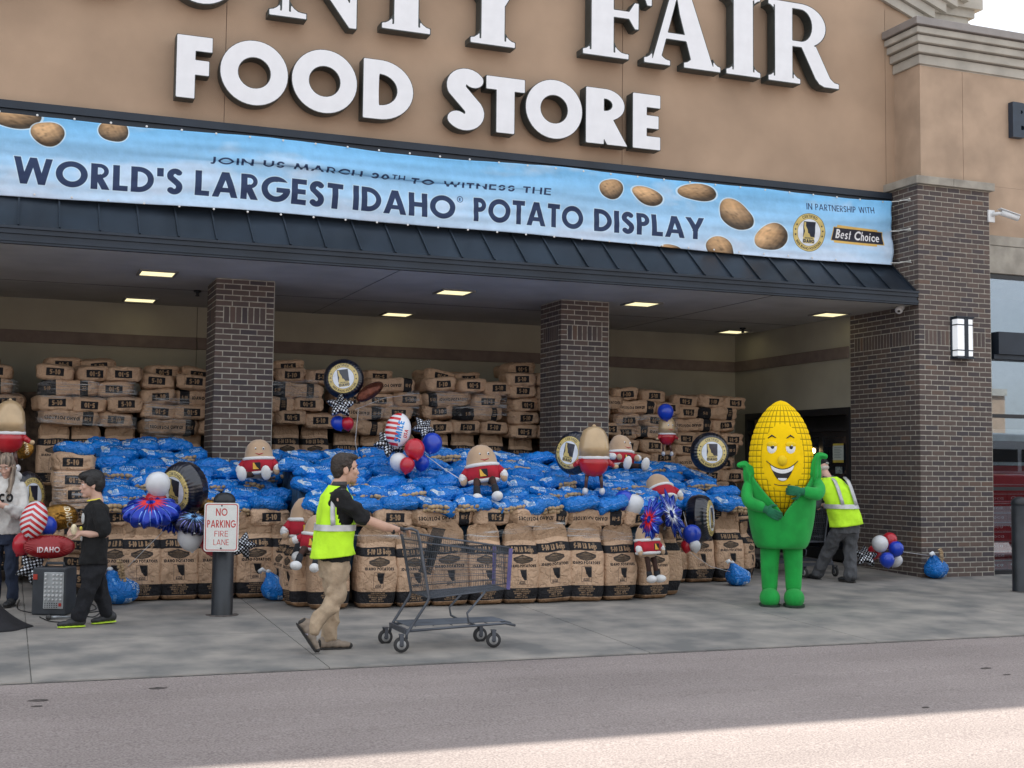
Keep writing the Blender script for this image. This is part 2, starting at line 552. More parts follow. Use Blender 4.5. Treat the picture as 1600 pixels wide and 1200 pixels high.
    if ch == 'H': return mn(mn(stem, mx(mx(w_ - t - X, X - w_), mx(-Y, Y - 1))), mx(mx(-X, X - w_), np.abs(Y - .5) - h * .92))
    if ch == 'T': return mn(mx(np.abs(X - w_ / 2) - h, mx(-Y, Y - 1)), mx(mx(-X, X - w_), mx(1 - t * .92 - Y, Y - 1)))
    if ch == 'N': return mn(mn(stem, mx(mx(w_ - t - X, X - w_), mx(-Y, Y - 1))), mx(clip(bar((h * .9, 1.0), (w_ - h * .9, 0), t * .98, .1)), mx(-X, X - w_)))
    if ch == 'A': return mn(mn(clip(bar((h, 0), (w_ / 2, 1 + t * .15), t, .15)), clip(bar((w_ - h, 0), (w_ / 2, 1 + t * .15), t, .15))), mx(mx(w_ * .22 - X, X - w_ * .78), np.abs(Y - .28) - h * .8))
    if ch == 'V': return mn(clip(bar((h, 1), (w_ / 2, 0), t, .15)), clip(bar((w_ - h, 1), (w_ / 2, 0), t, .15)))
    if ch == 'Y': return mn(mx(np.abs(X - w_ / 2) - h, mx(-Y, Y - .5)), mn(mx(clip(bar((h * .8, 1), (w_ / 2, .42), t, .1)), .35 - Y), mx(clip(bar((w_ - h * .8, 1), (w_ / 2, .42), t, .1)), .35 - Y)))
    if ch in 'Ww':
        hh = 1 if ch == 'W' else .66
        d = None
        for a, b_ in (((h, hh), (w_ * .27, 0)), ((w_ * .27, 0), (w_ * .5, hh)), ((w_ * .5, hh), (w_ * .73, 0)), ((w_ * .73, 0), (w_ - h, hh))):
            q = bar(a, b_, t * .95, .12); d = q if d is None else mn(d, q)
        return mx(d, mx(-Y, Y - hh))
    if ch == 'M':
        d = mn(clip(bar((h, 0), (w_ * .2, 1), t, .1)), clip(bar((w_ - h, 0), (w_ * .8, 1), t, .1)))
        return mn(d, mn(clip(bar((w_ * .2, 1), (w_ * .5, .05), t * .9, .08)), clip(bar((w_ * .8, 1), (w_ * .5, .05), t * .9, .08))))
    if ch == 'K': return mn(stem, mn(clip(bar((t * .8, .45), (w_ - h, 1), t, .1)), clip(bar((w_ * .3, .55), (w_ - h, 0), t, .1))))
    if ch == 'X': return mn(clip(bar((h, 0), (w_ - h, 1), t, .1)), clip(bar((h, 1), (w_ - h, 0), t, .1)))
    if ch in 'Zz': return mn(mn(mx(mx(-X, X - w_), mx(-Y, Y - t)), mx(mx(-X, X - w_), mx(1 - t - Y, Y - 1))), clip(bar((h, h), (w_ - h, 1 - h), t)))
    if ch in 'Uu':
        hh = 1 if ch == 'U' else .66
        r_ = w_ / 2
        o = np.where(Y < r_, np.hypot(X - r_, Y - r_) - r_, mx(-X, mx(X - w_, Y - hh)))
        i = np.where(Y < r_, np.hypot(X - r_, Y - r_) - (r_ - t), mx(t - X, X - w_ + t))
        return mx(o, -i)
    if ch == 'J': return sd_path(X, Y, [(w_ - h, 1), (w_ - h, .3)] + arc(w_ / 2 - h * .2, .28, w_ / 2 - h, .28 - h, 0, -130, 8), t)
    if ch in 'Ss5':
        hh = 1 if ch != 's' else .66
        if ch == '5':
            P = [(w_ - .02, 1 - h * .9), (.16, 1 - h * .9), (.12, .56)] + arc(w_ * .46, .33, w_ * .54 - h, .33 - h * .9, 118, -140, 16)
        else:
            a = hh * .27
            P = arc(w_ / 2 + .01, hh - a - h * .1, w_ / 2 - h, a - h * .8, 28, 205, 12)
            P += arc(w_ / 2 - .01, a + h * .1, w_ / 2 - h, a - h * .8, 50, -152, 14)
        return sd_path(X, Y, P, t)
    if ch == '1': return mn(mx(mx(w_ - t - X, X - w_), mx(-Y, Y - 1)), clip(bar((0.02, .78), (w_ - h, .97), t * .8)))
    if ch in '38':
        P1 = arc(w_ / 2, .74, w_ / 2 - h, .26 - h * .9, 160 if ch == '3' else 270, -90, 14); P2 = arc(w_ / 2, .27, w_ / 2 - h * .8, .27 - h * .8, 90, -160 if ch == '3' else -270, 14)
        return mn(sd_path(X, Y, P1, t), sd_path(X, Y, P2, t))
    if ch == '2': return mn(sd_path(X, Y, arc(w_ / 2, .72, w_ / 2 - h, .28 - h, 165, -25, 12) + [(h, h)], t), mx(mx(-X, X - w_), mx(-Y, Y - t)))
    if ch in 'ae': 
        d = ring(w_ / 2, .33, w_ / 2, .33)
        if ch == 'a': return mn(d, mx(mx(w_ - t - X, X - w_), mx(-Y, Y - .66)))
        return mn(mx(d, -mx(mx(X * 0 + .14 - Y, Y - .3), w_ / 2 - X)), mx(mx(-X + .03, X - w_ + .03), np.abs(Y - .34) - h * .7))
    if ch in 'gdp':
        d = ring(w_ / 2, .33, w_ / 2, .33)
        if ch == 'd': return mn(d, mx(mx(w_ - t - X, X - w_), mx(-Y, Y - 1)))
        if ch == 'p': return mn(d, mx(mx(-X, X - t), mx(-.3 - Y, Y - .66)))
        return mn(d, sd_path(X, Y, [(w_ - h, .66), (w_ - h, -.02)] + arc(w_ / 2, -.02, w_ / 2 - h, .2, 0, -150, 8), t))
    if ch == 't': return mn(mx(np.abs(X - w_ / 2) - h, mx(-Y, Y - .9)), mx(mx(-X, X - w_), np.abs(Y - .6) - h * .7))
    if ch == 'f': return mn(mx(np.abs(X - w_ * .45) - h, mx(-Y, Y - .95)), mx(mx(-X, X - w_), np.abs(Y - .6) - h * .7))
    if ch in 'hnrm':
        d = mx(mx(-X, X - t), mx(-Y, Y - (1 if ch == 'h' else .66)))
        ww = w_ if ch != 'm' else w_ / 2 + h / 2
        P = arc(ww / 2, .44, ww / 2 - h, .22 - h, 170, 0 if ch != 'r' else 40, 10)
        if ch != 'r': P += [(ww - h, 0)]
        d = mn(d, sd_path(X, Y, P, t))
        if ch == 'm': d = mn(d, sd_path(X, Y, [(p[0] + ww - t, p[1]) for p in P], t))
        return d
    if ch == '%': return mn(mn(ring(.2, .78, .2, .22, t * .8), ring(.6, .22, .2, .22, t * .8)), clip(bar((.15, 0), (.65, 1), t * .8, .1)))
    if ch == '&': return mn(ring(.28, .75, .2, .25, t * .9), mn(ring(.3, .28, .3, .28), clip(bar((.2, .7), (.68, 0), t, 0))))
    return stem
def text_width(t, th=.2, sp=.12):
    return sum(glyph_w(c, th) + sp for c in t) - sp
def serif_sdf(ch, X, Y):
    """bold bracketed serif capitals, cap height 1"""
    mn = np.minimum; mx = np.maximum
    box = lambda x0, x1, y0, y1: mx(mx(x0 - X, X - x1), mx(y0 - Y, Y - y1))
    def foot(xa, xb, y, up, xs0, xs1):
        """serif slab xa..xb at y with brackets into the stem xs0..xs1"""
        s_ = 1 if up else -1
        d = box(xa, xb, min(y, y + s_ * .075), max(y, y + s_ * .075))
        for side, xs in ((-1, xs0), (1, xs1)):
            rr = min(.14, abs((xa if side < 0 else xb) - xs))
            if rr < .02: continue
            cx = xs + side * rr; cy = y + s_ * (.075 + rr)
            sq = mx(np.abs(X - (xs + side * rr / 2)) - rr / 2, np.abs(Y - (y + s_ * (.075 + rr / 2 - .01))) - rr / 2 - .01)
            d = mn(d, mx(sq, rr - np.hypot(X - cx, Y - cy)))
        return d
    if ch == 'I':
        return mn(box(.1, .38, 0, 1), mn(foot(0, .48, 0, 1, .1, .38), foot(0, .48, 1, 0, .1, .38)))
    if ch == 'F':
        d = mn(box(.1, .38, 0, 1), mn(foot(0, .56, 0, 1, .1, .38), foot(0, .4, 1, 0, .1, .38)))
        d = mn(d, box(.2, .86, .89, 1)); d = mn(d, mx(sd_poly(X, Y, [(.84, 1), (.84, .66), (.77, .66), (.7, .84), (.55, .9), (.55, 1)]), -9 + 0 * X))
        d = mn(d, box(.3, .62, .47, .57)); return mn(d, sd_poly(X, Y, [(.62, .36), (.68, .36), (.68, .68), (.62, .68), (.55, .57), (.55, .47)]))
    if ch == 'A':
        d = sd_poly(X, Y, [(.42, 1), (.62, 1), (1.0, .04), (.68, .04), (.5, .62), (.47, .78)])
        d = mn(d, sd_poly(X, Y, [(.42, 1), (.53, 1), (.24, .04), (.11, .04)]))
        d = mn(d, box(.24, .72, .31, .4))
        d = mn(d, foot(0, .38, 0, 1, .13, .22)); return mn(d, foot(.56, 1.1, 0, 1, .7, .98))
    if ch == 'R':
        d = mn(box(.1, .38, 0, 1), mn(foot(0, .5, 0, 1, .1, .38), foot(0, .4, 1, 0, .1, .38)))
        o = np.where(X > .5, np.hypot((X - .5) * (.275 / .4), Y - .725) - .275, mx(.3 - X, mx(.45 - Y, Y - 1)))
        i = np.where(X > .5, np.hypot((X - .5) * (.19 / .17), Y - .725) - .19, mx(.36 - X, mx(.535 - Y, Y - .915)))
        d = mn(d, mx(o, -i))
        d = mn(d, sd_poly(X, Y, [(.48, .5), (.74, .5), (.96, .13), (1.02, .085), (1.1, .075), (1.1, 0), (.86, 0), (.78, .03), (.72, .09)]))
        return d
    if ch == 'N':
        d = mn(box(.13, .22, 0, 1), foot(0, .4, 0, 1, .13, .22)); d = mn(d, foot(0, .36, 1, 0, .13, .3))
        d = mn(d, box(.84, .93, 0, 1)); d = mn(d, foot(.72, 1.06, 1, 0, .84, .93))
        return mn(d, mx(sd_poly(X, Y, [(.05, 1), (.38, 1), (.93, .12), (.93, -.03), (.84, -.03), (.13, .9)]), -Y - .03))
    if ch == 'T':
        d = mn(box(.33, .61, 0, 1), foot(.2, .74, 0, 1, .33, .61)); d = mn(d, box(.02, .92, .89, 1))
        return mn(d, mn(sd_poly(X, Y, [(0, .64), (.07, .64), (.2, .9), (.2, 1), (0.02, 1)]), sd_poly(X, Y, [(.94, .64), (.87, .64), (.74, .9), (.74, 1), (.92, 1)])))
    if ch == 'Y':
        d = mn(box(.36, .64, 0, .5), foot(.24, .76, 0, 1, .36, .64))
        d = mn(d, sd_poly(X, Y, [(.06, 1), (.4, 1), (.64, .5), (.6, .4), (.36, .4), (.36, .5)]))
        d = mn(d, sd_poly(X, Y, [(.84, 1), (.95, 1), (.64, .45), (.54, .5)]))
        return mn(d, mn(foot(-.04, .5, 1, 0, .08, .36), foot(.7, 1.06, 1, 0, .85, .93)))
    if ch == 'U':
        r_ = .42
        o = np.where(Y < r_, np.hypot(X - .52, Y - r_ + .03) - r_, mx(.1 - X, X - .94))
        i = np.where(Y < r_, np.hypot((X - .61) , Y - r_ + .03) - .26, mx(.36 - X, X - .86))
        d = mx(mx(o, -i), Y - 1)
        return mn(d, mn(foot(0, .48, 1, 0, .1, .36), foot(.74, 1.06, 1, 0, .86, .94)))
    if ch in 'CO':
        o = (np.sqrt(((X - .5) / .5) ** 2 + ((Y - .49) / .52) ** 2) - 1) * .5
        i = (np.sqrt(((X - .52) / .25) ** 2 + ((Y - .49) / .44) ** 2) - 1) * .25
        d = mx(o, -i)
        if ch == 'C': d = mx(d, -mx(np.abs(Y - .5) - .2, .55 - X))
        return d
    return box(0, .3, 0, 1)

def contours(fn, x0, x1, y0, y1, n):
    """trace the zero line of a distance field: closed loops of (x, y)"""
    st = (y1 - y0) / n
    xs = np.arange(x0, x1 + st, st); ys = np.arange(y0, y1 + st, st)
    X, Y = np.meshgrid(xs, ys)
    F = fn(X.astype(np.float64), Y.astype(np.float64))
    F = np.where(np.abs(F) < 1e-7, 1e-7, F)
    H_, W_ = F.shape
    seg = {}
    ins = F < 0
    cell = (ins[:-1, :-1] * 1 + ins[:-1, 1:] * 2 + ins[1:, 1:] * 4 + ins[1:, :-1] * 8)
    def pt(e):
        i, j, k = e
        if k == 0: a, b_ = F[i, j], F[i, j + 1]; return (xs[j] + st * a / (a - b_), ys[i])
        a, b_ = F[i, j], F[i + 1, j]; return (xs[j], ys[i] + st * a / (a - b_))
    tab = {1: [(3, 0)], 2: [(0, 1)], 3: [(3, 1)], 4: [(1, 2)], 5: [(3, 0), (1, 2)], 6: [(0, 2)], 7: [(3, 2)], 8: [(2, 3)], 9: [(2, 0)], 10: [(2, 3), (0, 1)], 11: [(2, 1)], 12: [(1, 3)], 13: [(1, 0)], 14: [(0, 3)]}
    for i, j in zip(*np.nonzero((cell > 0) & (cell < 15))):
        e = [(i, j, 0), (i, j + 1, 1), (i + 1, j, 0), (i, j, 1)]
        for a, b_ in tab[cell[i, j]]: seg[e[a]] = e[b_]
    loops = []
    while seg:
        k0 = next(iter(seg)); k = k0; lp = []
        while k in seg:
            lp.append(pt(k)); k = seg.pop(k)
        if len(lp) > 6: loops.append(lp)
    out = []
    for lp in loops:           # drop points on straight runs
        P = np.array(lp); keep = []
        k = 0
        n_ = len(P); last = P[0]; keep = [0]
        i = 1
        while i < n_:
            j = keep[-1]
            a, b_ = P[j], P[(i + 1) % n_]
            dv = b_ - a; ln = math.hypot(*dv) + 1e-12
            sg = P[j:i + 1] - a
            dist = np.abs(sg[:, 0] * dv[1] - sg[:, 1] * dv[0]).max() / ln
            if dist > st * .12 or ln > 1e9: keep.append(i)
            i += 1
        out.append([tuple(P[q]) for q in keep])
    return out
def extruded(loops, depth, name, m, front_only=False):
    """letter body in the x-z plane, front at y=0, back at y=depth; loops hold outer lines and holes"""
    def area(l): return sum(l[i - 1][0] * l[i][1] - l[i][0] * l[i - 1][1] for i in range(len(l))) / 2
    def inside(p, l):
        c = False
        for i in range(len(l)):
            a, b_ = l[i], l[i - 1]
            if (a[1] > p[1]) != (b_[1] > p[1]) and p[0] < (b_[0] - a[0]) * (p[1] - a[1]) / (b_[1] - a[1]) + a[0]: c = not c
        return c
    outer = [l for l in loops if sum(inside(l[0], q) for q in loops if q is not l) % 2 == 0]
    v, f = [], []
    for o in outer:
        hs = [q for q in loops if q is not o and inside(q[0], o) and not any(q is z for z in outer)]
        allp = [o] + hs
        flat = [p for l in allp for p in l]
        tri = tessellate_polygon([[Vector((p[0], p[1], 0)) for p in l] for l in allp])
        b0 = len(v)
        v += [(p[0], 0, p[1]) for p in flat]
        f += [tuple(b0 + i for i in t_) for t_ in tri]
        if not front_only:
            b1 = len(v)
            v += [(p[0], depth, p[1]) for p in flat]
            k = 0
            for l in allp:
                for i in range(len(l)):
                    a = k + i; b_ = k + (i + 1) % len(l)
                    f.append((b0 + a, b0 + b_, b1 + b_, b1 + a))
                k += len(l)
    me = mesh(name, v, f, m)
    bm = bmesh.new(); bm.from_mesh(me)
    if not front_only: bmesh.ops.recalc_face_normals(bm, faces=bm.faces)
    else:
        for q in bm.faces:
            if q.normal.y > 0: q.normal_flip()
    bm.to_mesh(me); bm.free()
    return me
# ================================================================ materials of the place
STUCCO = M('stucco', (.42, .303, .215), rough=.93, var=.06, scale=1.2, bump=.5, bscale=140, bdist=.006)
STUCCO2 = M('stucco_pink', (.43, .318, .232), rough=.93, var=.08, scale=2.2, bump=.5, bscale=120, bdist=.006)
TRIMW = M('trim_stucco', (.42, .40, .355), rough=.92, var=.08, scale=3, bump=.5, bscale=110, bdist=.006)
CAPST = M('cast_stone', (.33, .31, .27), rough=.9, var=.12, scale=5, bump=.3, bscale=80)
COPING = M('coping_metal', (.27, .25, .24), rough=.5, var=.05, metal=.2)
DARKM = M('dark_blue_metal', (.018, .027, .042), rough=.42, var=.12, scale=2, metal=.3)
ROOFM = M('roof_metal', (.020, .029, .043), rough=.38, var=.16, scale=1.3, metal=.35, objvar=.12)
MORTAR = M('mortar', (.41, .395, .345), rough=.95, var=.14, scale=14, bump=.4, bscale=200)
CEIL = M('soffit_paint', (.44, .435, .42), rough=.85, var=.07, scale=1.5)
BACKW = M('back_wall_paint', (.35, .335, .27), rough=.88, var=.07, scale=1.1, bump=.3, bscale=130, bdist=.004)
BANDW = M('band_paint', (.17, .135, .12), rough=.8, var=.08)
CONC = M('walk_concrete', (.262, .243, .222), rough=.9, var=.2, scale=2.3, bump=.5, bscale=70, bdist=.004, objvar=.06, detail=8, hue=(.15, .15, .148))
JOINT = M('joint_filler', (.42, .42, .39), rough=.95, var=.2, scale=9)
GLASSD = M('dark_glass', (.012, .016, .022), rough=.05, var=0, spec=.8)
FRAMEB = M('black_frame', (.012, .014, .018), rough=.4, var=.1)
WHITEP = M('white_plastic', (.72, .74, .76), rough=.45, var=.04)
BLACKP = M('black_plastic', (.018, .019, .022), rough=.5, var=.15)

def brick_mat(name, island):
    m = M(name, (.1, .075, .07), rough=.85, var=.12, scale=30, bump=.45, bscale=220, bdist=.004)
    n = m.node_tree.nodes; L = m.node_tree.links
    b = n['Principled BSDF']
    if island:
        s = n.new('ShaderNodeNewGeometry'); so = s.outputs['Random Per Island']
    else:
        s = n.new('ShaderNodeObjectInfo'); so = s.outputs['Random']
    r = n.new('ShaderNodeValToRGB')
    r.color_ramp.elements[0].color = (.052, .048, .058, 1)
    r.color_ramp.elements[1].color = (.15, .095, .07, 1)
    for p, c in ((.3, (.080, .063, .061, 1)), (.62, (.102, .078, .071, 1)), (.95, (.122, .088, .076, 1))):
        e = r.color_ramp.elements.new(p); e.color = c
    L.new(so, r.inputs['Fac'])
    old = b.inputs['Base Color'].links[0].from_socket
    mx = n.new('ShaderNodeMix'); mx.data_type = 'RGBA'; mx.blend_type = 'MIX'; mx.inputs['Factor'].default_value = .75
    L.new(old, mx.inputs[6]); L.new(r.outputs['Color'], mx.inputs[7])
    L.new(mx.outputs[2], b.inputs['Base Color'])
    return m
BRICK = brick_mat('brown_brick', False)
BRICKS = brick_mat('brown_brick_courses', True)

# ================================================================ ground
def lot_material():
    m = M('lot_aggregate', (.29, .255, .245), rough=.95, var=.1, scale=.7, bump=.0, detail=8)
    n = m.node_tree.nodes; L = m.node_tree.links
    b = n['Principled BSDF']; tc = n.new('ShaderNodeTexCoord')
    v = n.new('ShaderNodeTexNoise'); v.inputs['Scale'].default_value = 72; v.inputs['Detail'].default_value = 4
    L.new(tc.outputs['Object'], v.inputs['Vector'])
    r = n.new('ShaderNodeValToRGB')
    r.color_ramp.elements[0].position = .34; r.color_ramp.elements[0].color = (.15, .118, .118, 1)
    r.color_ramp.elements[1].position = .68; r.color_ramp.elements[1].color = (.40, .355, .335, 1)
    e = r.color_ramp.elements.new(.5); e.color = (.28, .235, .225, 1)
    L.new(v.outputs['Fac'], r.inputs['Fac'])
    old = b.inputs['Base Color'].links[0].from_socket
    st = n.new('ShaderNodeTexNoise'); st.inputs['Scale'].default_value = 1.1; st.inputs['Detail'].default_value = 6
    mp = n.new('ShaderNodeMapping'); mp.inputs['Scale'].default_value = (.35, 1.4, 1)
    L.new(tc.outputs['Object'], mp.inputs['Vector']); L.new(mp.outputs['Vector'], st.inputs['Vector'])
    sr = n.new('ShaderNodeMapRange'); sr.inputs['From Min'].default_value = .3; sr.inputs['From Max'].default_value = .7
    sr.inputs['To Min'].default_value = .86; sr.inputs['To Max'].default_value = 1.1
    L.new(st.outputs['Fac'], sr.inputs['Value'])
    mx = n.new('ShaderNodeMix'); mx.data_type = 'RGBA'; mx.inputs['Factor'].default_value = .6
    L.new(old, mx.inputs[6]); L.new(r.outputs['Color'], mx.inputs[7])
    hs = n.new('ShaderNodeHueSaturation'); L.new(mx.outputs[2], hs.inputs['Color']); L.new(sr.outputs['Result'], hs.inputs['Value'])
    L.new(hs.outputs['Color'], b.inputs['Base Color'])
    bp = n.new('ShaderNodeBump'); bp.inputs['Strength'].default_value = 1.0; bp.inputs['Distance'].default_value = .011
    L.new(v.outputs['Fac'], bp.inputs['Height']); L.new(bp.outputs['Normal'], b.inputs['Normal'])
    return m
LOT = lot_material()
YS = [-400, -60, -20, -8.5, -4.268]
v, f = [], []
for i, y in enumerate(YS):
    z = gz(y) - .012 if y > -20 else gz(-8.5) - .012 - (0 if y == -20 else .01)
    v += [(-400, y, z), (400, y, z)]
    if i: f.append((2 * i - 2, 2 * i - 1, 2 * i + 1, 2 * i))
tag(put('parking_lot', mesh('parking_lot', v, f, LOT)), kind='structure')
v = [(-40, -4.262, gz(-4.262) - .016), (40, -4.262, gz(-4.262) - .016), (40, 12, gz(12) - .016), (-40, 12, gz(12) - .016),
     (-40, -4.262, gz(-4.262) - .2), (40, -4.262, gz(-4.262) - .2)]
walk = tag(put('walkway', mesh('walkway', v, [(0, 1, 2, 3), (4, 5, 1, 0)], JOINT)), kind='structure')
jx = [-23.4, -20.3, -17.2, -14.1, -11.125, -8.99, -6.25, -3.95, -1.35, 1.3, 4.2, 7.3, 10.4]
jy = [-4.258, -2.51, -1.53, .8, 3.2, 4.66]
for a, b_ in zip(jx[:-1], jx[1:]):
    for c, d in zip(jy[:-1], jy[1:]):
        if a > -.5 and c > 0: continue
        g = .004
        x0, x1, y0, y1 = a + g, b_ - g, c + g, d - g
        if a > -5 and d <= -2.4: y0, y1 = c + g, d + g * .2
        mb = MB()
        e = .012
        zt = [gz(y0), gz(y1)]
        vv = [(x0, y0, zt[0]), (x1, y0, zt[0]), (x1, y1, zt[1]), (x0, y1, zt[1]), (x0, y0, zt[0] - e), (x1, y0, zt[0] - e), (x1, y1, zt[1] - e), (x0, y1, zt[1] - e)]
        mb.add(vv, [(0, 1, 2, 3), (0, 4, 5, 1), (1, 5, 6, 2), (2, 6, 7, 3), (3, 7, 4, 0)])
        mb.put('slab', CONC, walk)
v = []
for k in range(161):
    x = -40 + k * .5; v += [(x, -4.274 - .010 * noise.noise(Vector((x * .9, 0, 0))), gz(-4.29) - .0085), (x, -4.262, gz(-4.262) - .0075)]
tag(put('kerb_seam', mesh('kerb_seam', v, [(2 * k, 2 * k + 2, 2 * k + 3, 2 * k + 1) for k in range(160)], M('seam_dark', (.10, .095, .09), rough=.95, var=.3, scale=12))), kind='structure')  # dark gap line between walk and lot
# spots on the lot: stains, gum and chips
SPOT = M('dark_stain', (.10, .085, .08), rough=.95, var=.3, scale=20)
for k, (px, py, s_) in enumerate(((60, 1092, .055), (57, 1101, .035), (247, 1073, .06), (1540, 1042, .05), (1573, 1052, .03), (1446, 1103, .03))):
    d = FW * FPX + RT * (px - 800) + UP * (600 - py)
    t_ = (SL * CAM.y - CAM.z) / (d.z - SL * d.y); p = CAM + d * t_
    rs = np.random.RandomState(k); n_ = 11
    pv = [(p.x + s_ * (1 + .5 * rs.rand()) * math.cos(2 * PI * i / n_) * .9, p.y + s_ * (.35 + .3 * rs.rand()) * math.sin(2 * PI * i / n_)) for i in range(n_)]
    me = mesh('ground_stain', [(x, y, gz(y) - .008) for x, y in pv], [tuple(range(n_))], SPOT)
    tag(put('ground_stain', me), kind='stuff')

# ================================================================ brickwork
C3 = .0677; BL = .2032; JT = .0125; PR = .004
ZTOP = 5.274
def bm_box(x0, x1, y0, y1, z0, z1):
    return bevel(MB().box(x0, x1, y0, y1, z0, z1).me('brick'), .0025, 1)
BR = {}
def brick_mesh(w_, d_, h_):
    k = (round(w_, 4), round(d_, 4), round(h_, 4))
    if k not in BR:
        me = bm_box(0, w_ - JT, 0, d_ - JT, 0, h_ - JT); me.materials.append(BRICK); BR[k] = me
    return BR[k]
def brick_pier(root, X0, Y0, nx, ny, z_top, z_bot, rows_from, solx, soly, limit=300, zmin_vis=-1, prefer_front=False):
    """front (y=Y0) and left (x=X0) faces laid in running bond with a soldier band; returns cells"""
    cells = []
    W_, D_ = nx * BL, ny * BL
    k = 0
    zt = ZTOP
    while zt > z_bot + .01:
        zb = zt - C3
        if zt <= z_top + .03 and not (3.115 < (zt + zb) / 2 < 3.305):
            A = (k % 2 == (0 if nx != int(nx) else 1))
            b0 = max(zb, z_bot)
            zz = min(zt, z_top)
            h_ = zz - b0
            if h_ > .02:
                if A:
                    x = 0
                    while x < nx - .01:
                        w_ = min(1, nx - x); cells.append((X0 + x * BL, Y0, b0, w_ * BL, BL / 2, h_, 'f')); x += w_
                    y = .5
                    while y < ny - .01:
                        w_ = min(1, ny - y); cells.append((X0, Y0 + y * BL, b0, BL / 2, w_ * BL, h_, 's')); y += w_
                else:
                    x = .5
                    while x < nx - .01:
                        w_ = min(1, nx - x); cells.append((X0 + x * BL, Y0, b0, w_ * BL, BL / 2, h_, 'f')); x += w_
                    y = 0
                    while y < ny - .01:
                        w_ = min(1, ny - y); cells.append((X0, Y0 + y * BL, b0, BL / 2, w_ * BL, h_, 'f' if y == 0 else 's')); y += w_
        zt = zb; k += 1
    z0 = 3.311 - 3 * C3
    if z_top > 3.2:
        for q in range(3):
            cells.append((X0, Y0, z0 + q * C3, BL / 2, BL / 2, C3, 'f'))
            cells.append((X0 + W_ - BL / 2, Y0, z0 + q * C3, BL / 2, BL / 2, C3, 'f'))
            cells.append((X0, Y0 + D_ - BL / 2, z0 + q * C3, BL / 2, BL / 2, C3, 's'))
        sw = (W_ - BL) / solx
        for q in range(solx): cells.append((X0 + BL / 2 + q * sw, Y0, z0, sw, BL / 2, BL, 'f'))
        sw = (D_ - BL) / soly
        for q in range(soly): cells.append((X0, Y0 + BL / 2 + q * sw, z0, BL / 2, sw, BL, 's'))
    vis = [c for c in cells if c[2] + c[5] > zmin_vis]
    hid = [c for c in cells if c[2] + c[5] <= zmin_vis]
    if prefer_front: vis.sort(key=lambda c: (c[6] != 'f', c[2]))
    for c in vis[:limit]:
        put('brick', brick_mesh(c[3], c[4], c[5]), root, (c[0] - PR - root.location.x, c[1] - PR - root.location.y, c[2] - root.location.z))
    rest = vis[limit:] + hid
    if rest:
        mb = MB()
        for c in rest:
            mb.box(c[0] - PR, c[0] + c[3] - JT - PR, c[1] - PR, c[1] + c[4] - JT - PR, c[2], c[2] + c[5] - JT)
        me = mb.me('brick_courses', BRICKS)
        o = put('brick_courses', me, root, (-root.location.x, -root.location.y, -root.location.z)); tag(o, kind='stuff')
    mb = MB().box(X0, X0 + W_ - PR * 2, Y0, Y0 + D_ - PR * 2, z_bot, z_top)
    mb.put('mortar', MORTAR, root, loc=(-root.location.x, -root.location.y, -root.location.z))
    return cells
c1 = empty('brick_column', (-9.047, 1.62, gz(1.62)), label='left brown brick column rising out of the blue bags under the canopy', cat='column', group='square brick columns under the canopy')
brick_pier(c1, -9.047, 1.62, 3.5, 3.5, 3.64, gz(1.62), 0, 7, 7, 300, 1.3)
c2 = empty('brick_column', (-4.524, 1.62, gz(1.62)), label='right brown brick column behind the group of seal balloon and potato dolls', cat='column', group='square brick columns under the canopy')
brick_pier(c2, -4.524, 1.62, 3.5, 3.5, 3.64, gz(1.62), 0, 7, 7, 300, 1.3)
p0 = empty('brick_pillar', (0, 0, 0), label='wide brown brick corner pillar with stone cap at the right end of the canopy', cat='pillar')
brick_pier(p0, 0, 0, 6, 7.5, ZTOP, -.01, 0, 15, 20, 300, -1, True)
# the cap: lengths of stone butted together
def stone(parent, x0, x1, y0, y1, z0, z1, m=CAPST, name='cap_stone', bv=.008):
    me = bevel(MB().box(x0, x1, y0, y1, z0, z1).me(name, m), bv, 2)
    return put(name, me, parent, (-parent.location.x, -parent.location.y, -parent.location.z))
stone(p0, -.06, .56, -.06, .12, 5.276, 5.385)
stone(p0, .564, 1.265, -.06, .12, 5.276, 5.385)
stone(p0, -.06, .12, .124, .66, 5.276, 5.385)
stone(p0, -.06, .12, .664, 1.5, 5.276, 5.385)
stone(p0, .124, 1.25, .1245, 1.5, 5.276, 5.36)

# ================================================================ the shop building
shop = empty('store_building', (0, .65, 0), label='tan stucco grocery store front with a stepped cornice above a deep canopy', cat='building')
S0 = (0, -.65, 0)
def part(name, m, mb, parent=None, smooth=False, fix=False, bv=0):
    me = mb.me(name, m, smooth, fix)
    if bv: bevel(me, bv, 1)
    return put(name, me, parent or shop, S0 if (parent is None or parent is shop) else None)
# upper stucco wall in panels with open joints
for x0, x1 in ((-24, -19), (-19, -14.2), (-14.2, -9.153), (-9.153, -4.113), (-4.113, -.01), (-.01, 1.5)):
    part('wall_panel', STUCCO, MB().box(x0 + .004, x1 - .004, .65, .80, 5.247, 8.6 if x1 < -2 else (8.4 if x1 < 0 else 7.9)))
part('wall_panel', STUCCO, MB().box(-.008, .61, .66, .79, 7.901, 8.25))
part('wall_backing', M('joint_backing', (.2, .15, .12), var=.05), MB().box(-24, 1.49, .662, 1.0, 5.26, 7.85))  # dark backing behind the open panel joints
# deep building mass behind
part('roof_mass', STUCCO, MB().box(-24, -.3, 1.01, 22, 5.3, 8.5))
part('side_mass', STUCCO, MB().box(-.29, 30, 4.9, 22, 0, 7.6))
part('fascia', DARKM, MB().box(-24, -.03, .50, .648, 5.16, 5.245).box(-24, -.03, .53, .648, 5.06, 5.158).box(-24, -.03, .56, .648, 4.95, 5.058).box(-24, -.03, .60, .648, 4.3, 4.948))
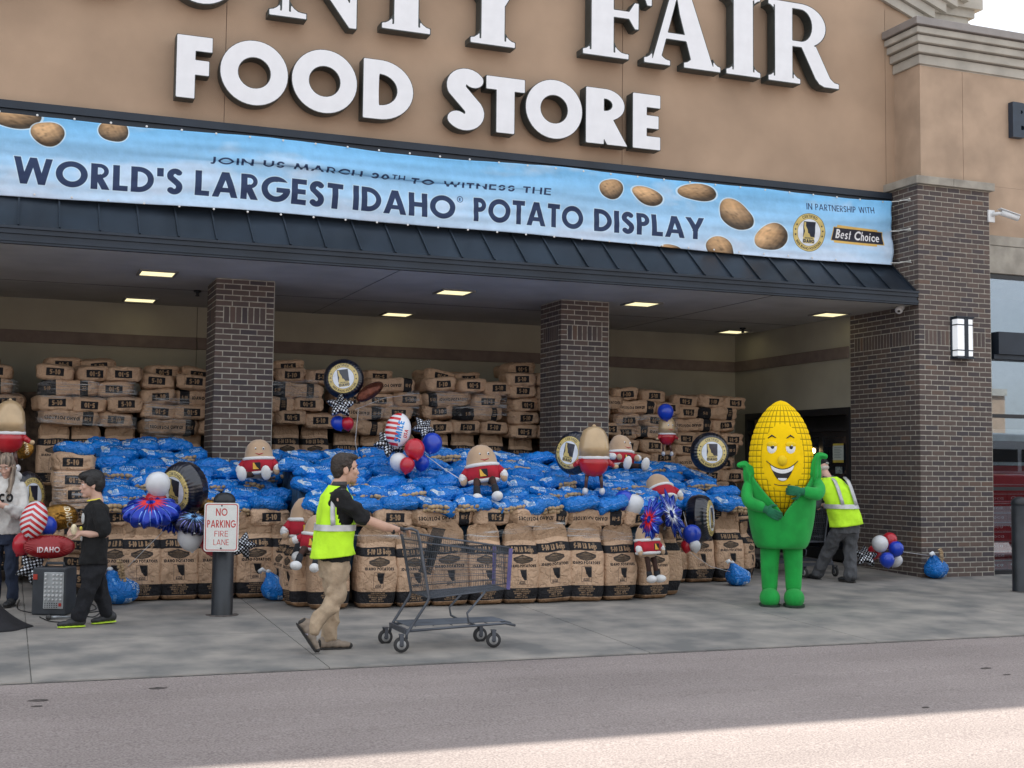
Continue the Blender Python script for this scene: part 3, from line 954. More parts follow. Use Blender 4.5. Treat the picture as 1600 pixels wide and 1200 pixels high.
# gable cornice running down to the right
gp = [(-.2, 8.03)]
gl = empty('x')
bpy.data.objects.remove(gl)
def slope_z(x): return 7.985 - .36 * x
for k in range(5):
    xl = -3.6; xr = .62 + .16 * k
    zt0, zt1 = slope_z(xl) + .145 * k, slope_z(xr) + .145 * k
    mb = MB()
    pl = [(xl, zt0), (xr, zt1), (xr, zt1 + .135), (xl, zt0 + .135)]
    y0 = .645 - .05 - .05 * k
    mb.prism(pl, y0, .645)
    part('gable_moulding', TRIMW, mb, fix=True)
    mb = MB().prism([(xl, zt0 + .13), (xr + .0, zt1 + .13), (xr, zt1 + .15), (xl, zt0 + .15)], y0 + .03, .644)
    part('gable_groove', M('groove_%d' % k, (.16, .15, .15), var=.02), mb, fix=True)
part('gable_end', TRIMW, MB().prism([(.63, 7.2), (1.42, 7.2), (1.42, 7.95), (.63, 8.2)], .60, 1.2), fix=True)
part('gable_end', TRIMW, MB().prism([(.63, 7.95), (1.5, 7.95), (1.5, 8.06), (.63, 8.4)], .56, 1.25), fix=True)
part('gable_end', TRIMW, MB().prism([(.63, 8.06), (1.6, 8.07), (1.6, 8.6), (.63, 8.9)], .50, 1.3), fix=True)
# right hand wing
part('wing_wall', STUCCO2, MB().box(.14, .859, .1, .64, 5.386, 7.06))
part('wing_wall', STUCCO2, MB().box(.866, 9, .1, .64, 5.386, 7.06))
part('wing_wall', STUCCO2, MB().box(1.27, 9, .1, .64, 4.69, 5.384))
part('wing_wall', STUCCO2, MB().box(.1405, 9, .641, 4.9, 5.40, 7.05))
part('joint_strip', M('joint_tan', (.33, .24, .19), var=.05), MB().box(.858, .868, .106, .3, 5.4, 7.0))
for k, (z0, z1, pr) in enumerate(((6.97, 7.10, .03), (7.115, 7.225, .08), (7.24, 7.335, .13), (7.35, 7.435, .17), (7.45, 7.555, .21))):
    m_ = COPING if k == 4 else TRIMW
    part('wing_cornice', m_, MB().box(.14 - pr, 9, .1 - pr, .645, z0, z1), bv=.006)
    if k < 4: part('cornice_groove', M('groove_w%d' % k, (.14, .125, .12), var=.02), MB().box(.14 - pr + .02, 9, .1 - pr + .02, .6, z1 - .001, z1 + .016))
part('wing_cornice', TRIMW, MB().box(.1401, 9, .0999, .6449, 6.955, 7.56))
# concrete band beside the pillar
part('stone_band', CAPST, MB().box(1.262, 9, .07, .4, 4.551, 4.688), bv=.006)
part('stone_band', CAPST, MB().box(1.262, 9, .075, .4, 4.16, 4.546), bv=.006)
# soffit and rooms under the canopy
part('soffit', CEIL, MB().box(-24, -.001, .06, 4.688, 3.645, 3.70))
for xs in (-13.2, -7.2, -2.2): part('soffit_seam', FRAMEB, MB().box(xs, xs + .006, .07, 4.69, 3.641, 3.6445))
part('soffit_seam', FRAMEB, MB().box(-24, 0, 2.9, 2.906, 3.6405, 3.644))
part('back_wall', BACKW, MB().box(-24, -8.86, 4.69, 4.85, 0, 3.9))
part('back_wall', BACKW, MB().box(-8.85, .16, 4.69, 4.85, 0, 3.9))
part('wall_joint', M('joint_dark', (.12, .11, .1), var=.02), MB().box(-8.87, -8.84, 4.70, 4.8, 0, 3.64))
part('wall_band', BANDW, MB().box(-24, -8.862, 4.66, 4.689, 3.035, 3.205), bv=.004)
part('wall_band', BANDW, MB().box(-8.848, -.002, 4.66, 4.689, 3.035, 3.205), bv=.004)
part('side_wall', BACKW, MB().box(.0, .16, 1.525, 4.688, 2.325, 3.9))
part('wall_band', BANDW, MB().box(-.03, -.001, 1.53, 4.658, 3.035, 3.205), bv=.004)
part('side_wall', BACKW, MB().box(.0, .16, 4.35, 4.689, 0, 2.32))
part('added_left_wall', BACKW, MB().box(-14.3, -14.1, .7, 4.69, 0, 3.64))  # unseen end wall, added to darken the space under the canopy
# dark entrance in the side wall
ent = empty('store_entrance', (0, 1.55, gz(1.55)), label='dark glass sliding entrance in the side wall behind the corn costume', cat='door')
def epart(name, m, mb, par=ent, **k): return put(name, mb.me(name, m, **k), par, (-ent.location.x, -ent.location.y, -ent.location.z) if par is ent else None)
epart('door_frame', FRAMEB, MB().box(-.02, .12, 1.53, 4.35, 2.22, 2.322).box(-.02, .12, 1.53, 1.60, .06, 2.22).box(-.02, .12, 4.28, 4.349, .16, 2.22).box(-.015, .1, 1.6, 4.28, 1.98, 2.04))
for ya, yb in ((1.605, 2.28), (2.285, 2.96), (2.965, 3.62), (3.625, 4.275)):
    epart('door_leaf', FRAMEB, MB().box(.02, .06, ya, ya + .045, .1, 1.975).box(.02, .06, yb - .045, yb, .1, 1.975).box(.02, .06, ya + .046, yb - .046, .1, .26).box(.02, .06, ya + .046, yb - .046, 1.9, 1.975))
    epart('door_glass', GLASSD, MB().box(.035, .042, ya + .04, yb - .04, .25, 1.91))
epart('lobby_box', BLACKP, MB().box(.3, .35, 1.5, 4.4, 0, 2.4))
nim = Cv(120, 150, (.72, .76, .74)); nim.rect(0, 0, 120, 16, (.75, .68, .3)); nim.rect(0, 130, 120, 150, (.75, .68, .3))
for k in range(7): nim.rect(14, 30 + k * 13, 104 - (k * 17) % 30, 34 + k * 13, (.45, .5, .5))
NOTICE = print_mat('notice_print', image_from('notice', nim.a), rough=.6, bump=0)
tag(put('paper_notice', mesh('paper_notice', [(.016, 1.98, 1.52), (.016, 1.72, 1.52), (.016, 1.72, 1.80), (.016, 1.98, 1.80), (.019, 1.98, 1.52), (.019, 1.72, 1.52), (.019, 1.72, 1.80), (.019, 1.98, 1.80)], [(0, 1, 2, 3), (4, 7, 6, 5)], NOTICE, uvs=[(0, 0), (1, 0), (1, 1), (0, 1)] * 2)),
    'pale printed notice with yellow edges taped inside the dark entrance glass', 'notice')
tag(put('paper_notice', mesh('paper_notice', [(.016, 1.92, 1.36), (.016, 1.75, 1.36), (.016, 1.75, 1.46), (.016, 1.92, 1.46)], [(0, 1, 2, 3)], M('notice_grey', (.25, .3, .3), var=.3, scale=40))),
    'small grey sticker below the printed notice on the entrance glass', 'sticker')
lp = empty('entrance_lamp', (-.05, 2.42, 1.70), label='small warm lamp glowing in the dark entrance beside the cap of the older man', cat='lamp')
MB().box(.052, .085, -.03, .03, -.06, .06).put('lamp_back', FRAMEB, lp)
MB().ell((.03, 0, 0), (.03, .04, .04)).put('bulb', emit_mat('warm_bulb', (1, .72, .35), 5), lp, smooth=True)

# ================================================================ canopy roof
can = empty('canopy', (0, 0, 3.6), label='dark standing seam canopy roof with a deep gutter along the store front', cat='canopy')
def cpart(name, m, mb, **k): return put(name, mb.me(name, m, **k), can, (0, 0, -3.6))
y0, z0, y1, z1 = .02, 3.815, .64, 4.33
nn = Vector((0, -(z1 - z0), (y1 - y0))).normalized()
x = -.045; pw = .402
while x > -24:
    xa = x - pw
    a, b_ = Vector((0, y0, z0)), Vector((0, y1, z1))
    th = nn * -.02
    v = [(xa + .008, a.y, a.z), (x - .008, a.y, a.z), (x - .008, b_.y, b_.z), (xa + .008, b_.y, b_.z)]
    v += [(q[0], q[1] + th.y, q[2] + th.z) for q in v]
    mb = MB().add(v, [(0, 1, 2, 3), (7, 6, 5, 4), (0, 4, 5, 1), (1, 5, 6, 2), (2, 6, 7, 3), (3, 7, 4, 0)])
    cpart('roof_panel', ROOFM, mb)
    ri = nn * .022
    v = []
    for xx in (x - .009, x + .009):
        for q in (a, b_): v += [(xx, q.y + th.y * .3, q.z + th.z * .3), (xx, q.y + ri.y, q.z + ri.z)]
    mb = MB().add(v, [(0, 2, 3, 1), (4, 5, 7, 6), (1, 3, 7, 5), (0, 1, 5, 4), (2, 6, 7, 3)])
    cpart('seam', ROOFM, mb)
    x -= pw
cpart('roof_underlay', FRAMEB, MB().add([(-24, .03, 3.79), (-.03, .03, 3.79), (-.03, .64, 4.29), (-24, .64, 4.29)], [(0, 1, 2, 3)]))
cpart('gutter', DARKM, MB().prism([(0, 0)] * 3, 0, 0) if False else MB().box(-24, -.012, -.03, .02, 3.785, 3.812).box(-24, -.012, -.008, .06, 3.735, 3.783).box(-24, -.012, .012, .06, 3.69, 3.733).box(-24, -.012, -.012, .06, 3.655, 3.688).box(-24, -.012, .061, .3, 3.70, 3.785))
cpart('drip_edge', DARKM, MB().box(-24, -.014, .0, .06, 3.63, 3.653))

# ================================================================ ceiling lights
LENS = emit_mat('light_lens', (1.0, .88, .50), .55)
HOUS = M('light_trim', (.2, .2, .19), rough=.5)
spots = ((-9.75, 1.55, 'leftmost front'), (-9.70, 4.17, 'leftmost rear'), (-6.05, 1.57, 'middle front'), (-6.04, 4.19, 'middle rear'), (-3.36, 1.56, 'front'), (-.40, 1.45, 'rightmost front'), (-.42, 4.05, 'rightmost rear'))
names = ('square soffit light left of the left brick column, the nearer one', 'square soffit light left of the left brick column, the one by the back wall',
         'square soffit light between the two brick columns, the nearer one', 'square soffit light between the two brick columns, the one by the back wall',
         'square soffit light just right of the right brick column', 'square soffit light beside the corner pillar', 'square soffit light in the corner by the side wall')
for (x, y, _), nm in zip(spots, names):
    t = empty('soffit_light', (x, y, 3.645), label=nm, cat='light', group='square lights recessed in the soffit')
    MB().box(-.22, .22, -.22, -.19, -.02, .0).box(-.22, .22, .19, .22, -.02, 0).box(-.22, -.19, -.189, .189, -.02, 0).box(.19, .22, -.189, .189, -.02, 0).put('trim', HOUS, t)
    MB().box(-.189, .189, -.189, .189, -.012, -.006).put('lens', LENS, t)

# ================================================================ shop window right of the pillar
win = empty('shop_window', (1.3, .1, 0), label='tall dark framed shop window right of the corner pillar with red drink cartons inside', cat='window')
W0 = (-1.3, -.1, 0)
def wpart(name, m, mb, **k): return put(name, mb.me(name, m, **k), win, W0)
wpart('frame', FRAMEB, MB().box(1.262, 1.30, .11, .2, .02, 4.158).box(1.301, 9, .11, .2, 4.10, 4.157).box(1.301, 9, .11, .2, 2.155, 2.205).box(1.301, 9, .11, .2, 1.15, 1.20).box(1.301, 9, .11, .2, .0, .06))
wpart('lintel', DARKM, MB().box(1.262, 9, .0, .2, 2.96, 3.02).box(1.30, 9, -.05, .2, 3.022, 3.33))
GL = bpy.data.materials.new('window_glass'); GL.use_nodes = True
_n = GL.node_tree.nodes; _L = GL.node_tree.links
_n.remove(_n['Principled BSDF'])
_t = _n.new('ShaderNodeBsdfTransparent'); _t.inputs['Color'].default_value = (.72, .78, .80, 1)
_g = _n.new('ShaderNodeBsdfGlossy'); _g.inputs['Roughness'].default_value = .01; _g.inputs['Color'].default_value = (.80, .88, 1, 1)
_x = _n.new('ShaderNodeMixShader'); _x.inputs['Fac'].default_value = .22
_L.new(_t.outputs[0], _x.inputs[1]); _L.new(_g.outputs[0], _x.inputs[2]); _L.new(_x.outputs[0], _n['Material Output'].inputs['Surface'])
for z0, z1 in ((3.33, 4.1), (2.205, 2.96), (1.2, 2.155), (.06, 1.15)):
    wpart('pane', GL, MB().box(1.301, 9, .15, .156, z0, z1))
part('room_back', M('room_paint', (.30, .32, .35), var=.1), MB().box(1.3, 9, 3.0, 3.05, 0, 4.6))
part('room_side', M('room_paint2', (.25, .27, .3), var=.1), MB().box(1.25, 1.27, .2, 3.0, 0, 4.6))
part('room_floor', CONC, MB().box(1.27, 9, .2, 3.0, -.02, .0))
part('room_ceiling', CEIL, MB().box(1.27, 9, .2, 3.0, 4.3, 4.35))
for k, (xx, yy) in enumerate(((1.55, .9), (1.9, 1.6))):
    t = empty('room_light', (xx, yy, 4.29), label=('flat ceiling panel light seen high in the shop window, nearer the pillar' if k == 0 else 'flat ceiling panel light seen high in the shop window, further right'), cat='light')
    MB().box(-.3, .3, -.1, .1, -.03, -.01).put('panel', emit_mat('room_lens%d' % k, (1, .95, .75), 2.5), t)
ci = Cv(128, 96, (.62, .03, .05))
ci.rect(0, 0, 128, 10, (.75, .7, .7)); ci.text('Coca', 18, 62, 34, (.9, .88, .88), .16); ci.rect(0, 84, 128, 88, (.8, .5, .5))
CART = print_mat('carton_print', image_from('carton', ci.a), rough=.35, bump=0, ext='REPEAT')
cm = mesh('drink_carton', [(0, 0, 0), (.4, 0, 0), (.4, 0, .13), (0, 0, .13), (0, .28, 0), (.4, .28, 0), (.4, .28, .13), (0, .28, .13)],
          [(0, 1, 2, 3), (1, 5, 6, 2), (4, 0, 3, 7), (3, 2, 6, 7), (5, 4, 7, 6)], CART, uvs=[(0, 0), (1, 0), (1, 1), (0, 1), (.2, 0), (.8, 0), (.8, 1), (.2, 1)])
for r_ in range(9):
    for q in range(2):
        tag(put('drink_carton', cm, None, (1.32 + q * .41 + (r_ % 2) * .02, .32, .05 + r_ * .132)), 'red drink carton, %s from the bottom in the %s column behind the window' % (['first','second','third','fourth','fifth','sixth','seventh','eighth','ninth'][r_], ['left', 'right'][q]), 'carton', 'red drink cartons stacked inside the window')

cool = empty('drinks_cooler', (1.9, .75, 0), label='red and white drinks cooler standing behind the cartons in the shop window', cat='cooler')
RC = M('cooler_red', (.50, .03, .04), rough=.3, coat=.4); WC = M('cooler_white', (.75, .75, .76), rough=.3, coat=.4)
MB().box(-.62, .6, -.1, .5, 0, 1.5).put('case', RC, cool)
MB().box(-.62, .6, -.12, .5, 1.502, 2.02).put('header', WC, cool)
MB().box(-.5, .5, -.13, -.121, 1.55, 1.85).put('glass_front', GLASSD, cool)
MB().box(-.6, .6, -.125, -.101, .9, 1.12).put('white_stripe', WC, cool)

# unseen far shops, added to block low sky; the shop window mirrors them
far = empty('sky_block_shops', (0, -75, gz(-20)), label='added unseen shops across the car park, blocking low sky, mirrored in the shop window', cat='building')
MB().box(-90, 70, -12, 0, 0, 8.5).put('wall', STUCCO, far)
MB().box(-90, 70, -12.2, .3, 8.5, 9.1).put('parapet', TRIMW, far)
for k in range(16): MB().box(-84 + k * 9.5, -78 + k * 9.5, .001, .05, .4, 3.4).put('window', GLASSD, far)
MB().box(-90, 70, .05, 1.6, 4.0, 4.6).put('awning', DARKM, far)
van = empty('parked_van', (6.2, -5.3, gz(-5.3)), label='red and white van parked right of the shop, mirrored in the window', cat='van')
VR = M('van_red', (.42, .02, .03), rough=.28, coat=.6, var=.03); VWH = M('van_white', (.74, .74, .75), rough=.28, coat=.6, var=.02)
bevel(MB().prism([(-2.6, .32), (2.3, .32), (2.55, .55), (2.5, 1.0), (1.9, 1.08), (-2.6, 1.08)], -.95, .95).put('body', VR, van, fix=True).data, .04, 3)
bevel(MB().prism([(-2.58, 1.085), (1.88, 1.085), (1.45, 1.55), (-2.58, 1.55)], -.92, .92).put('side', VR, van, fix=True).data, .03, 2)
bevel(MB().prism([(-2.55, 1.555), (1.43, 1.555), (1.0, 2.12), (.8, 2.3), (-2.5, 2.34)], -.88, .88).put('roof', VWH, van, fix=True).data, .06, 3)
for x0, x1 in ((-2.3, -1.3), (-1.2, -.2), (-.1, .85)): MB().box(x0, x1, .885, .90, 1.62, 2.02).box(x0, x1, -.90, -.885, 1.62, 2.02).put('window', GLASSD, van)
MB().box(-2.55, 1.9, .952, .958, .62, .98).box(-2.55, 1.9, -.958, -.952, .62, .98).put('stripe', VWH, van)
for x in (-1.7, 1.55):
    for q in (-1, 1):
        o = put('wheel', MB().lathe([(.10, -.12), (.30, -.12), (.34, -.09), (.34, .09), (.30, .12), (.10, .12)], n=28).me('wheel', BLACKP, True), van, (x, q * .86, .34)); o.rotation_euler = (PI / 2, 0, 0)
        put('rim', MB().lathe([(.03, -.13), (.19, -.125), (.19, .125), (.03, .13)], n=20).me('rim', M('rim_metal', (.4, .4, .42), metal=.6), True), o)
# ================================================================ signs on the wall
SIGNF = M('sign_face_white', (.78, .80, .84), rough=.35, var=.02)
SIGNS = M('sign_return_dark', (.035, .045, .045), rough=.45)
EDGE = M('sign_trim', (.05, .05, .055), rough=.4)
def letters(root, spec, glyph, Yf, depth, n=90):
    cache = {}
    for ch, x0, zb, h_, wx in spec:
        if ch not in cache:
            fn = lambda X, Y, c=ch: glyph(c, X, Y)
            cache[ch] = (contours(fn, -.12, 1.3, -.08, 1.08, n), contours(lambda X, Y, c=ch: glyph(c, X, Y) + .010, -.12, 1.3, -.08, 1.08, n))
        a, b_ = cache[ch]
        sc1 = [[(p[0] * h_ * wx, p[1] * h_) for p in l] for l in a]
        sc2 = [[(p[0] * h_ * wx, p[1] * h_) for p in l] for l in b_]
        me = extruded(sc1, depth, 'letter', SIGNS)
        o = put('letter', me, root, (x0 - root.location.x, Yf - root.location.y, zb - root.location.z))
        me = extruded(sc2, 0, 'face', SIGNF, front_only=True)
        put('face', me, o, (0, -.004, 0))
YF = .42; DP = .17
sg = empty('store_sign', (-6.5, .65, 5.45), label='FOOD STORE in bold white raised capitals on the tan wall above the banner', cat='sign')
s1 = .735
Z1 = 5.452
k_ = .975
# (letter, left x, baseline z, height, width factor) in metres on the letter plane
FS = [('F', -9.73, Z1, .72, 1.12), ('O', -9.25, Z1, .755, 1.03), ('O', -8.44, Z1, .755, 1.03), ('D', -7.60, Z1, .72, 1.17), ('S', -6.585, Z1 - .01, .75, 1.28), ('T', -6.07, Z1, .70, 1.33),
      ('O', -5.55, Z1, .75, 1.03), ('R', -4.74, Z1, .72, 1.36), ('E', -4.085, Z1, .72, 1.08)]
letters(sg, FS, lambda c, X, Y: glyph_sdf(c, X, Y, .27), YF, DP)
sg2 = empty('store_sign', (-5, .65, 6.56), label='COUNTY FAIR in tall white serif capitals running off the top of the wall', cat='sign')
hh = 1.12
CF = [('C', -12.2, 6.56, hh, 1.0), ('O', -11.1, 6.56, hh, .95), ('U', -10.0, 6.57, hh, .92), ('N', -8.72, 6.52, hh, 1.0), ('T', -7.62, 6.545, hh, 1.02), ('Y', -6.56, 6.52, hh, 1.03),
      ('F', -4.79, 6.575, hh, 1.05), ('A', -3.93, 6.572, hh, .92), ('I', -2.725, 6.572, hh, 1.0), ('R', -2.08, 6.567, hh, .92)]
letters(sg2, CF, serif_sdf, YF, DP, 110)
sg3 = empty('wall_letter', (1.66, .1, 6.1), label='dark blue raised letter B on the stucco at the right edge', cat='letter')
NAVY = M('navy_letter', (.02, .035, .06), rough=.4)
lo = contours(lambda X, Y: serif_like_b(X, Y) if False else glyph_sdf('B', X, Y, .24), -.1, 1.2, -.1, 1.1, 70)
put('letter_body', extruded([[(p[0] * .5 * 1.2, p[1] * .5) for p in l] for l in lo], .09, 'letter_body', NAVY), sg3, (0, -.095, .0))
# ================================================================ the banner
BX0, BX1, BZ1, BZ0 = -13.0, -.10, 5.10, 4.215
PPM = 340
bw, bh = int((BX1 - BX0) * PPM), int((BZ1 - BZ0) * PPM)
cv = Cv(bw, bh, (.47, .72, .90))
yy, xx = np.mgrid[0:bh, 0:bw].astype(np.float32)
base = np.stack([.46 + .30 * (yy / bh), .74 + .12 * (yy / bh), .94 + .02 * (yy / bh)], 2)
cn = np.zeros((bh, bw), np.float32)
for o_, (sx_, sy_) in enumerate(((14, 3), (30, 6), (70, 12), (150, 26))):
    g = NP.rand(sy_ + 2, sx_ + 2)
    gx = xx / bw * sx_; gy = yy / bh * sy_
    ix, iy = gx.astype(int), gy.astype(int); fx, fy = gx - ix, gy - iy
    fx = fx * fx * (3 - 2 * fx); fy = fy * fy * (3 - 2 * fy)
    cn += (g[iy, ix] * (1 - fx) * (1 - fy) + g[iy, ix + 1] * fx * (1 - fy) + g[iy + 1, ix] * (1 - fx) * fy + g[iy + 1, ix + 1] * fx * fy) * (.5 ** o_)
cn = cn / 1.875 + .22 * (yy / bh - .5)
cm_ = np.clip((cn - .53) / .16, 0, 1)[..., None] * .62
cv.a[:] = base * (1 - cm_) + np.array([.80, .86, .94], np.float32) * cm_
def bpt(px, py):
    p = at(px, py, .42)
    f_ = (BZ1 - p.z) / (BZ1 - BZ0)
    return (p.x - BX0) * PPM, f_ * bh
def spud(px, py, rx, ry, rot=0, tone=1.0, seed=0):
    x, y = bpt(px, py); x1, _ = bpt(px + rx, py); _, y1 = bpt(px, py + ry)
    a, b_ = x1 - x, y1 - y
    rs = np.random.RandomState(seed)
    c_, q_ = math.cos(rot), math.sin(rot)
    g = cv.grid(x - a * 1.3 - 6, y - b_ * 1.3 - 6, x + a * 1.3 + 6, y + b_ * 1.3 + 6)
    if g is None: return
    u = ((g[2] - x) * c_ + (g[3] - y) * q_) / a; v = (-(g[2] - x) * q_ + (g[3] - y) * c_) / b_
    ang = np.arctan2(v, u); ph = rs.rand(4) * 6
    rad = np.hypot(u, v) / (1 + .07 * np.sin(ang * 2 + ph[0]) + .05 * np.sin(ang * 3 + ph[1]))
    cv._blend(g[0], g[1], np.clip(.5 - (rad - 1) * b_ + 4, 0, 1), (.82, .91, .97), .8)
    nzv = np.sqrt(np.clip(1 - rad ** 2, 0, 1)); lit = np.clip(-.35 * u - .5 * v + .75 * nzv, 0, 1)
    mot = sum(np.sin(u * (5 + 4 * k) + ph[k] + 2 * np.sin(v * (4 + 3 * k) + ph[3 - k])) for k in range(4)) / 4
    lum = (.28 + .78 * lit + .10 * mot) * tone
    colr = np.stack([.76 * lum + .05, .62 * lum + .04, .46 * lum + .03], 2)
    for k in range(6):
        qx, qy = rs.uniform(-.6, .6), rs.uniform(-.6, .6)
        colr *= (1 - .22 * np.exp(-(((u - qx) / .09) ** 2 + ((v - qy) / .07) ** 2)))[..., None]
    cov = np.clip(.5 - (rad - 1) * b_, 0, 1)[..., None]
    sub = cv.a[g[1]:g[1] + cov.shape[0], g[0]:g[0] + cov.shape[1]]
    sub[:] = sub * (1 - cov) + colr * cov
for k, (px, py, rx, ry, ro) in enumerate(((22, 178, 44, 19, .1), (75, 206, 25, 20, .2), (178, 200, 22, 20, .3), (954, 296, 18, 16, .2), (1011, 306, 25, 13, .15), (1089, 300, 28, 14, 0), (1150, 335, 29, 20, .35), (1206, 369, 25, 21, -.4), (1127, 388, 24, 17, .3), (1050, 392, 17, 10, 0))):
    spud(px, py, rx, ry, ro, 1.0 + .1 * math.sin(k * 2), k)
NB = (.10, .19, .34)
def brun(t, px0, py0, px1, py1, hpx, thick=.2, sp=.12, col=NB, halo=0):
    x0_, y0_ = bpt(px0, py0); x1_, y1_ = bpt(px1, py1)
    xm, ya = bpt(px0, py0 - hpx); h_ = y0_ - ya
    sq = (x1_ - x0_) / (text_width(t, thick, sp) * h_)
    ro = math.atan2(y1_ - y0_, x1_ - x0_)
    if halo: cv.text(t, x0_, y0_, h_, (.80, .90, .97), thick, sp, sq, rot=ro, grow=halo)
    cv.text(t, x0_, y0_, h_, col, thick, sp, sq, rot=ro)
for t, a, b_, c, d, h_ in (("WORLD'S", 20, 283, 285, 307, 43), ('LARGEST', 304, 308, 535, 332, 40), ('IDAHO', 551, 332, 711, 347, 38), ('POTATO', 740, 349, 912, 362, 36.5), ('DISPLAY', 929, 363, 1100, 374, 35)):
    brun(t, a, b_, c, d, h_, .215, .1, halo=2.4)
x_, y_ = bpt(719, 315)
cv.ell(x_, y_, 13, 13, NB); cv.ell(x_, y_, 10.5, 10.5, (.62, .78, .93)); cv.text('R', x_ - 4, y_ + 6, 12, NB, .22)
brun('JOIN US MARCH 30', 328, 259, 608, 284, 15.5, .15, .16)
brun('TH', 612, 278, 632, 280, 9, .15, .16)
brun('TO WITNESS THE', 642, 289, 860, 310, 15.5, .15, .16)
brun('IN PARTNERSHIP WITH', 1259, 326, 1365, 334, 10, .15, .14)
def seal(c_, cx, cy, r, ry=None, ring_only=False):
    """round quality seal: gold ring with lettering and stars, state outline on white"""
    k = r
    GOLD = (.80, .72, .45); NV = (.06, .11, .20)
    c_.ell(cx, cy, k, k, (.45, .40, .22)); c_.ell(cx, cy, k * .97, k * .97, GOLD)
    c_.ell(cx, cy, k * .72, k * .72, (.45, .40, .22)); c_.ell(cx, cy, k * .70, k * .70, (.86, .89, .93))
    c_.arctext('CERTIFIED', cx, cy, k * .775, 0, k * .15, (.22, .2, .12), .2, .14)
    c_.arctext('100% IDAHO POTATOES', cx, cy, k * .915, 180, k * .135, (.22, .2, .12), .2, .12, inward=True)
    for a in (-100, -82, -64, 64, 82, 100):
        c_.star(cx + k * .84 * math.sin(R(a)), cy - k * .84 * math.cos(R(a)), k * .07, NV)
    w_, h_ = k * .36, k * .56
    c_.poly([(cx - w_, cy - h_), (cx + w_, cy - h_), (cx + w_, cy + h_ * .42), (cx - w_, cy + h_ * .42)], NV)
    st = [(-.92, -.94), (-.62, -.94), (-.55, -.6), (-.25, -.25), (-.18, .05), (.05, .1), (.3, .38), (.92, .4), (.92, 1.0), (-.92, 1.0), (-.92, .3), (-.72, -.1), (-.85, -.4)]
    c_.poly([(cx + a * w_, cy + b_ * h_) for a, b_ in st], GOLD)
    c_.rect(cx - w_ * .95, cy + h_ * .42, cx + w_ * .95, cy + h_ * 1.0, GOLD)
    c_.text('GROWN IN', cx, cy + h_ * .58, h_ * .13, NV, .22, .12, center=True)
    c_.text('IDAHO', cx, cy + h_ * .95, h_ * .32, NV, .26, .1, center=True)
sx_, sy_ = bpt(1264, 362)
seal(cv, sx_, sy_, .255 * PPM)
x0_, y0_ = bpt(1301, 362); x1_, y1_ = bpt(1379, 375)
hb = .105 * PPM
GY = (.85, .70, .38)
yc = (y0_ + y1_) / 2
cv.poly([(x0_, yc - hb), (x1_, yc - hb * .75), (x1_ + 8, yc + hb * 1.0), (x0_ - 8, yc + hb * .78)], GY)
cv.poly([(x0_ + 20, yc - hb * 1.25), (x1_ - 30, yc - hb * .95), (x1_ - 30, yc + hb * 1.2), (x0_ + 10, yc + hb * 1.02)], GY)
cv.poly([(x0_ + 3, yc - hb * .9), (x1_ - 3, yc - hb * .68), (x1_ + 3, yc + hb * .9), (x0_ - 3, yc + hb * .7)], (.13, .14, .2))
wbc = (x1_ - x0_)
sq_ = wbc * .88 / (text_width('Best Choice', .2, .1) * hb * 1.15)
cv.text('Best Choice', x0_ + wbc * .06, yc + hb * .42, hb * 1.15, (.92, .93, .94), .2, .1, sq_, rot=.03)
BANM = print_mat('banner_print', image_from('banner', cv.a), rough=.42, bump=.25, bscale=5, bdist=.05, spec=.35)
nx_, nz_ = 480, 66
v, f, uv = [], [], []
for j in range(nz_ + 1):
    t = j / nz_
    for i in range(nx_ + 1):
        s_ = i / nx_; X = BX0 + (BX1 - BX0) * s_
        fold = math.exp(-((X + 7.2) / 2.4) ** 4)
        sag = .012 * math.sin(X * 2.05) - .03 * (1 - s_)
        hh_ = (BZ1 - BZ0)
        sq = .035 * fold / (1 + math.exp(-(t - .40) * 60)) 
        z = BZ1 + sag * (1 - t) + .012 * math.sin(X * 1.3 + 1) - t * hh_ * 1.0
        pf = min(1, max(0, (t - .325) / .09)); z += .058 * fold * pf * pf * (3 - 2 * pf) - .018 * fold * t
        y = .40 + .04 * t
        y += .018 * noise.noise(Vector((X * .55, t * 3.2, 3))) * 2 + .012 * noise.noise(Vector((X * .9 + t * 3, t * 9, 8)))
        y -= .020 * fold * math.exp(-((t - .30) / .06) ** 2)
        y += .006 * math.sin(X * 6.6) * (1 - t) ** 2 + .012 * noise.noise(Vector((X * 5, t * 1.2, 1))) * (abs(t - .5) * 2) ** 3
        if X > -1.5:
            q = (X + 1.5) / 1.4
            z -= 0.0; y += .02 * q * math.sin(t * 9 + q * 3)
            X += .03 * q ** 6 * math.sin(t * 2 * PI * 1.0 + 3.4)
        y = min(y, .475)
        v.append((X, y, z)); uv.append((s_, 1 - t))
for j in range(nz_):
    for i in range(nx_):
        a = j * (nx_ + 1) + i
        f.append((a, a + nx_ + 1, a + nx_ + 2, a + 1))
ban = empty('banner', (-6.5, .42, 4.65), label="long sky blue vinyl banner reading WORLD'S LARGEST IDAHO POTATO DISPLAY above the canopy", cat='banner')
bo = put('cloth', mesh('cloth', v, f, BANM, True, uv), ban, (6.5, -.42, -4.65))
so = bo.modifiers.new('t', 'SOLIDIFY'); so.thickness = .002; so.offset = 1
EYE = M('eyelet', (.6, .6, .6), rough=.3, metal=.8)
em = bevel(MB().lathe([(.013, 0), (.013, .005), (.006, .006)], n=10).me('eyelet', EYE), .001, 1)
for k in range(34):
    X = BX0 + .35 + k * .375
    if X > BX1 - .03: X = BX1 - .03
    for z in (BZ1 - .02, BZ0 + .02):
        o = put('eyelet', em, ban, (X + 6.5, .385 - .42 + (.035 if z < 5 else 0), z - 4.65), (R(90), 0, 0))
ROPE = M('rope', (.7, .7, .66), rough=.8)
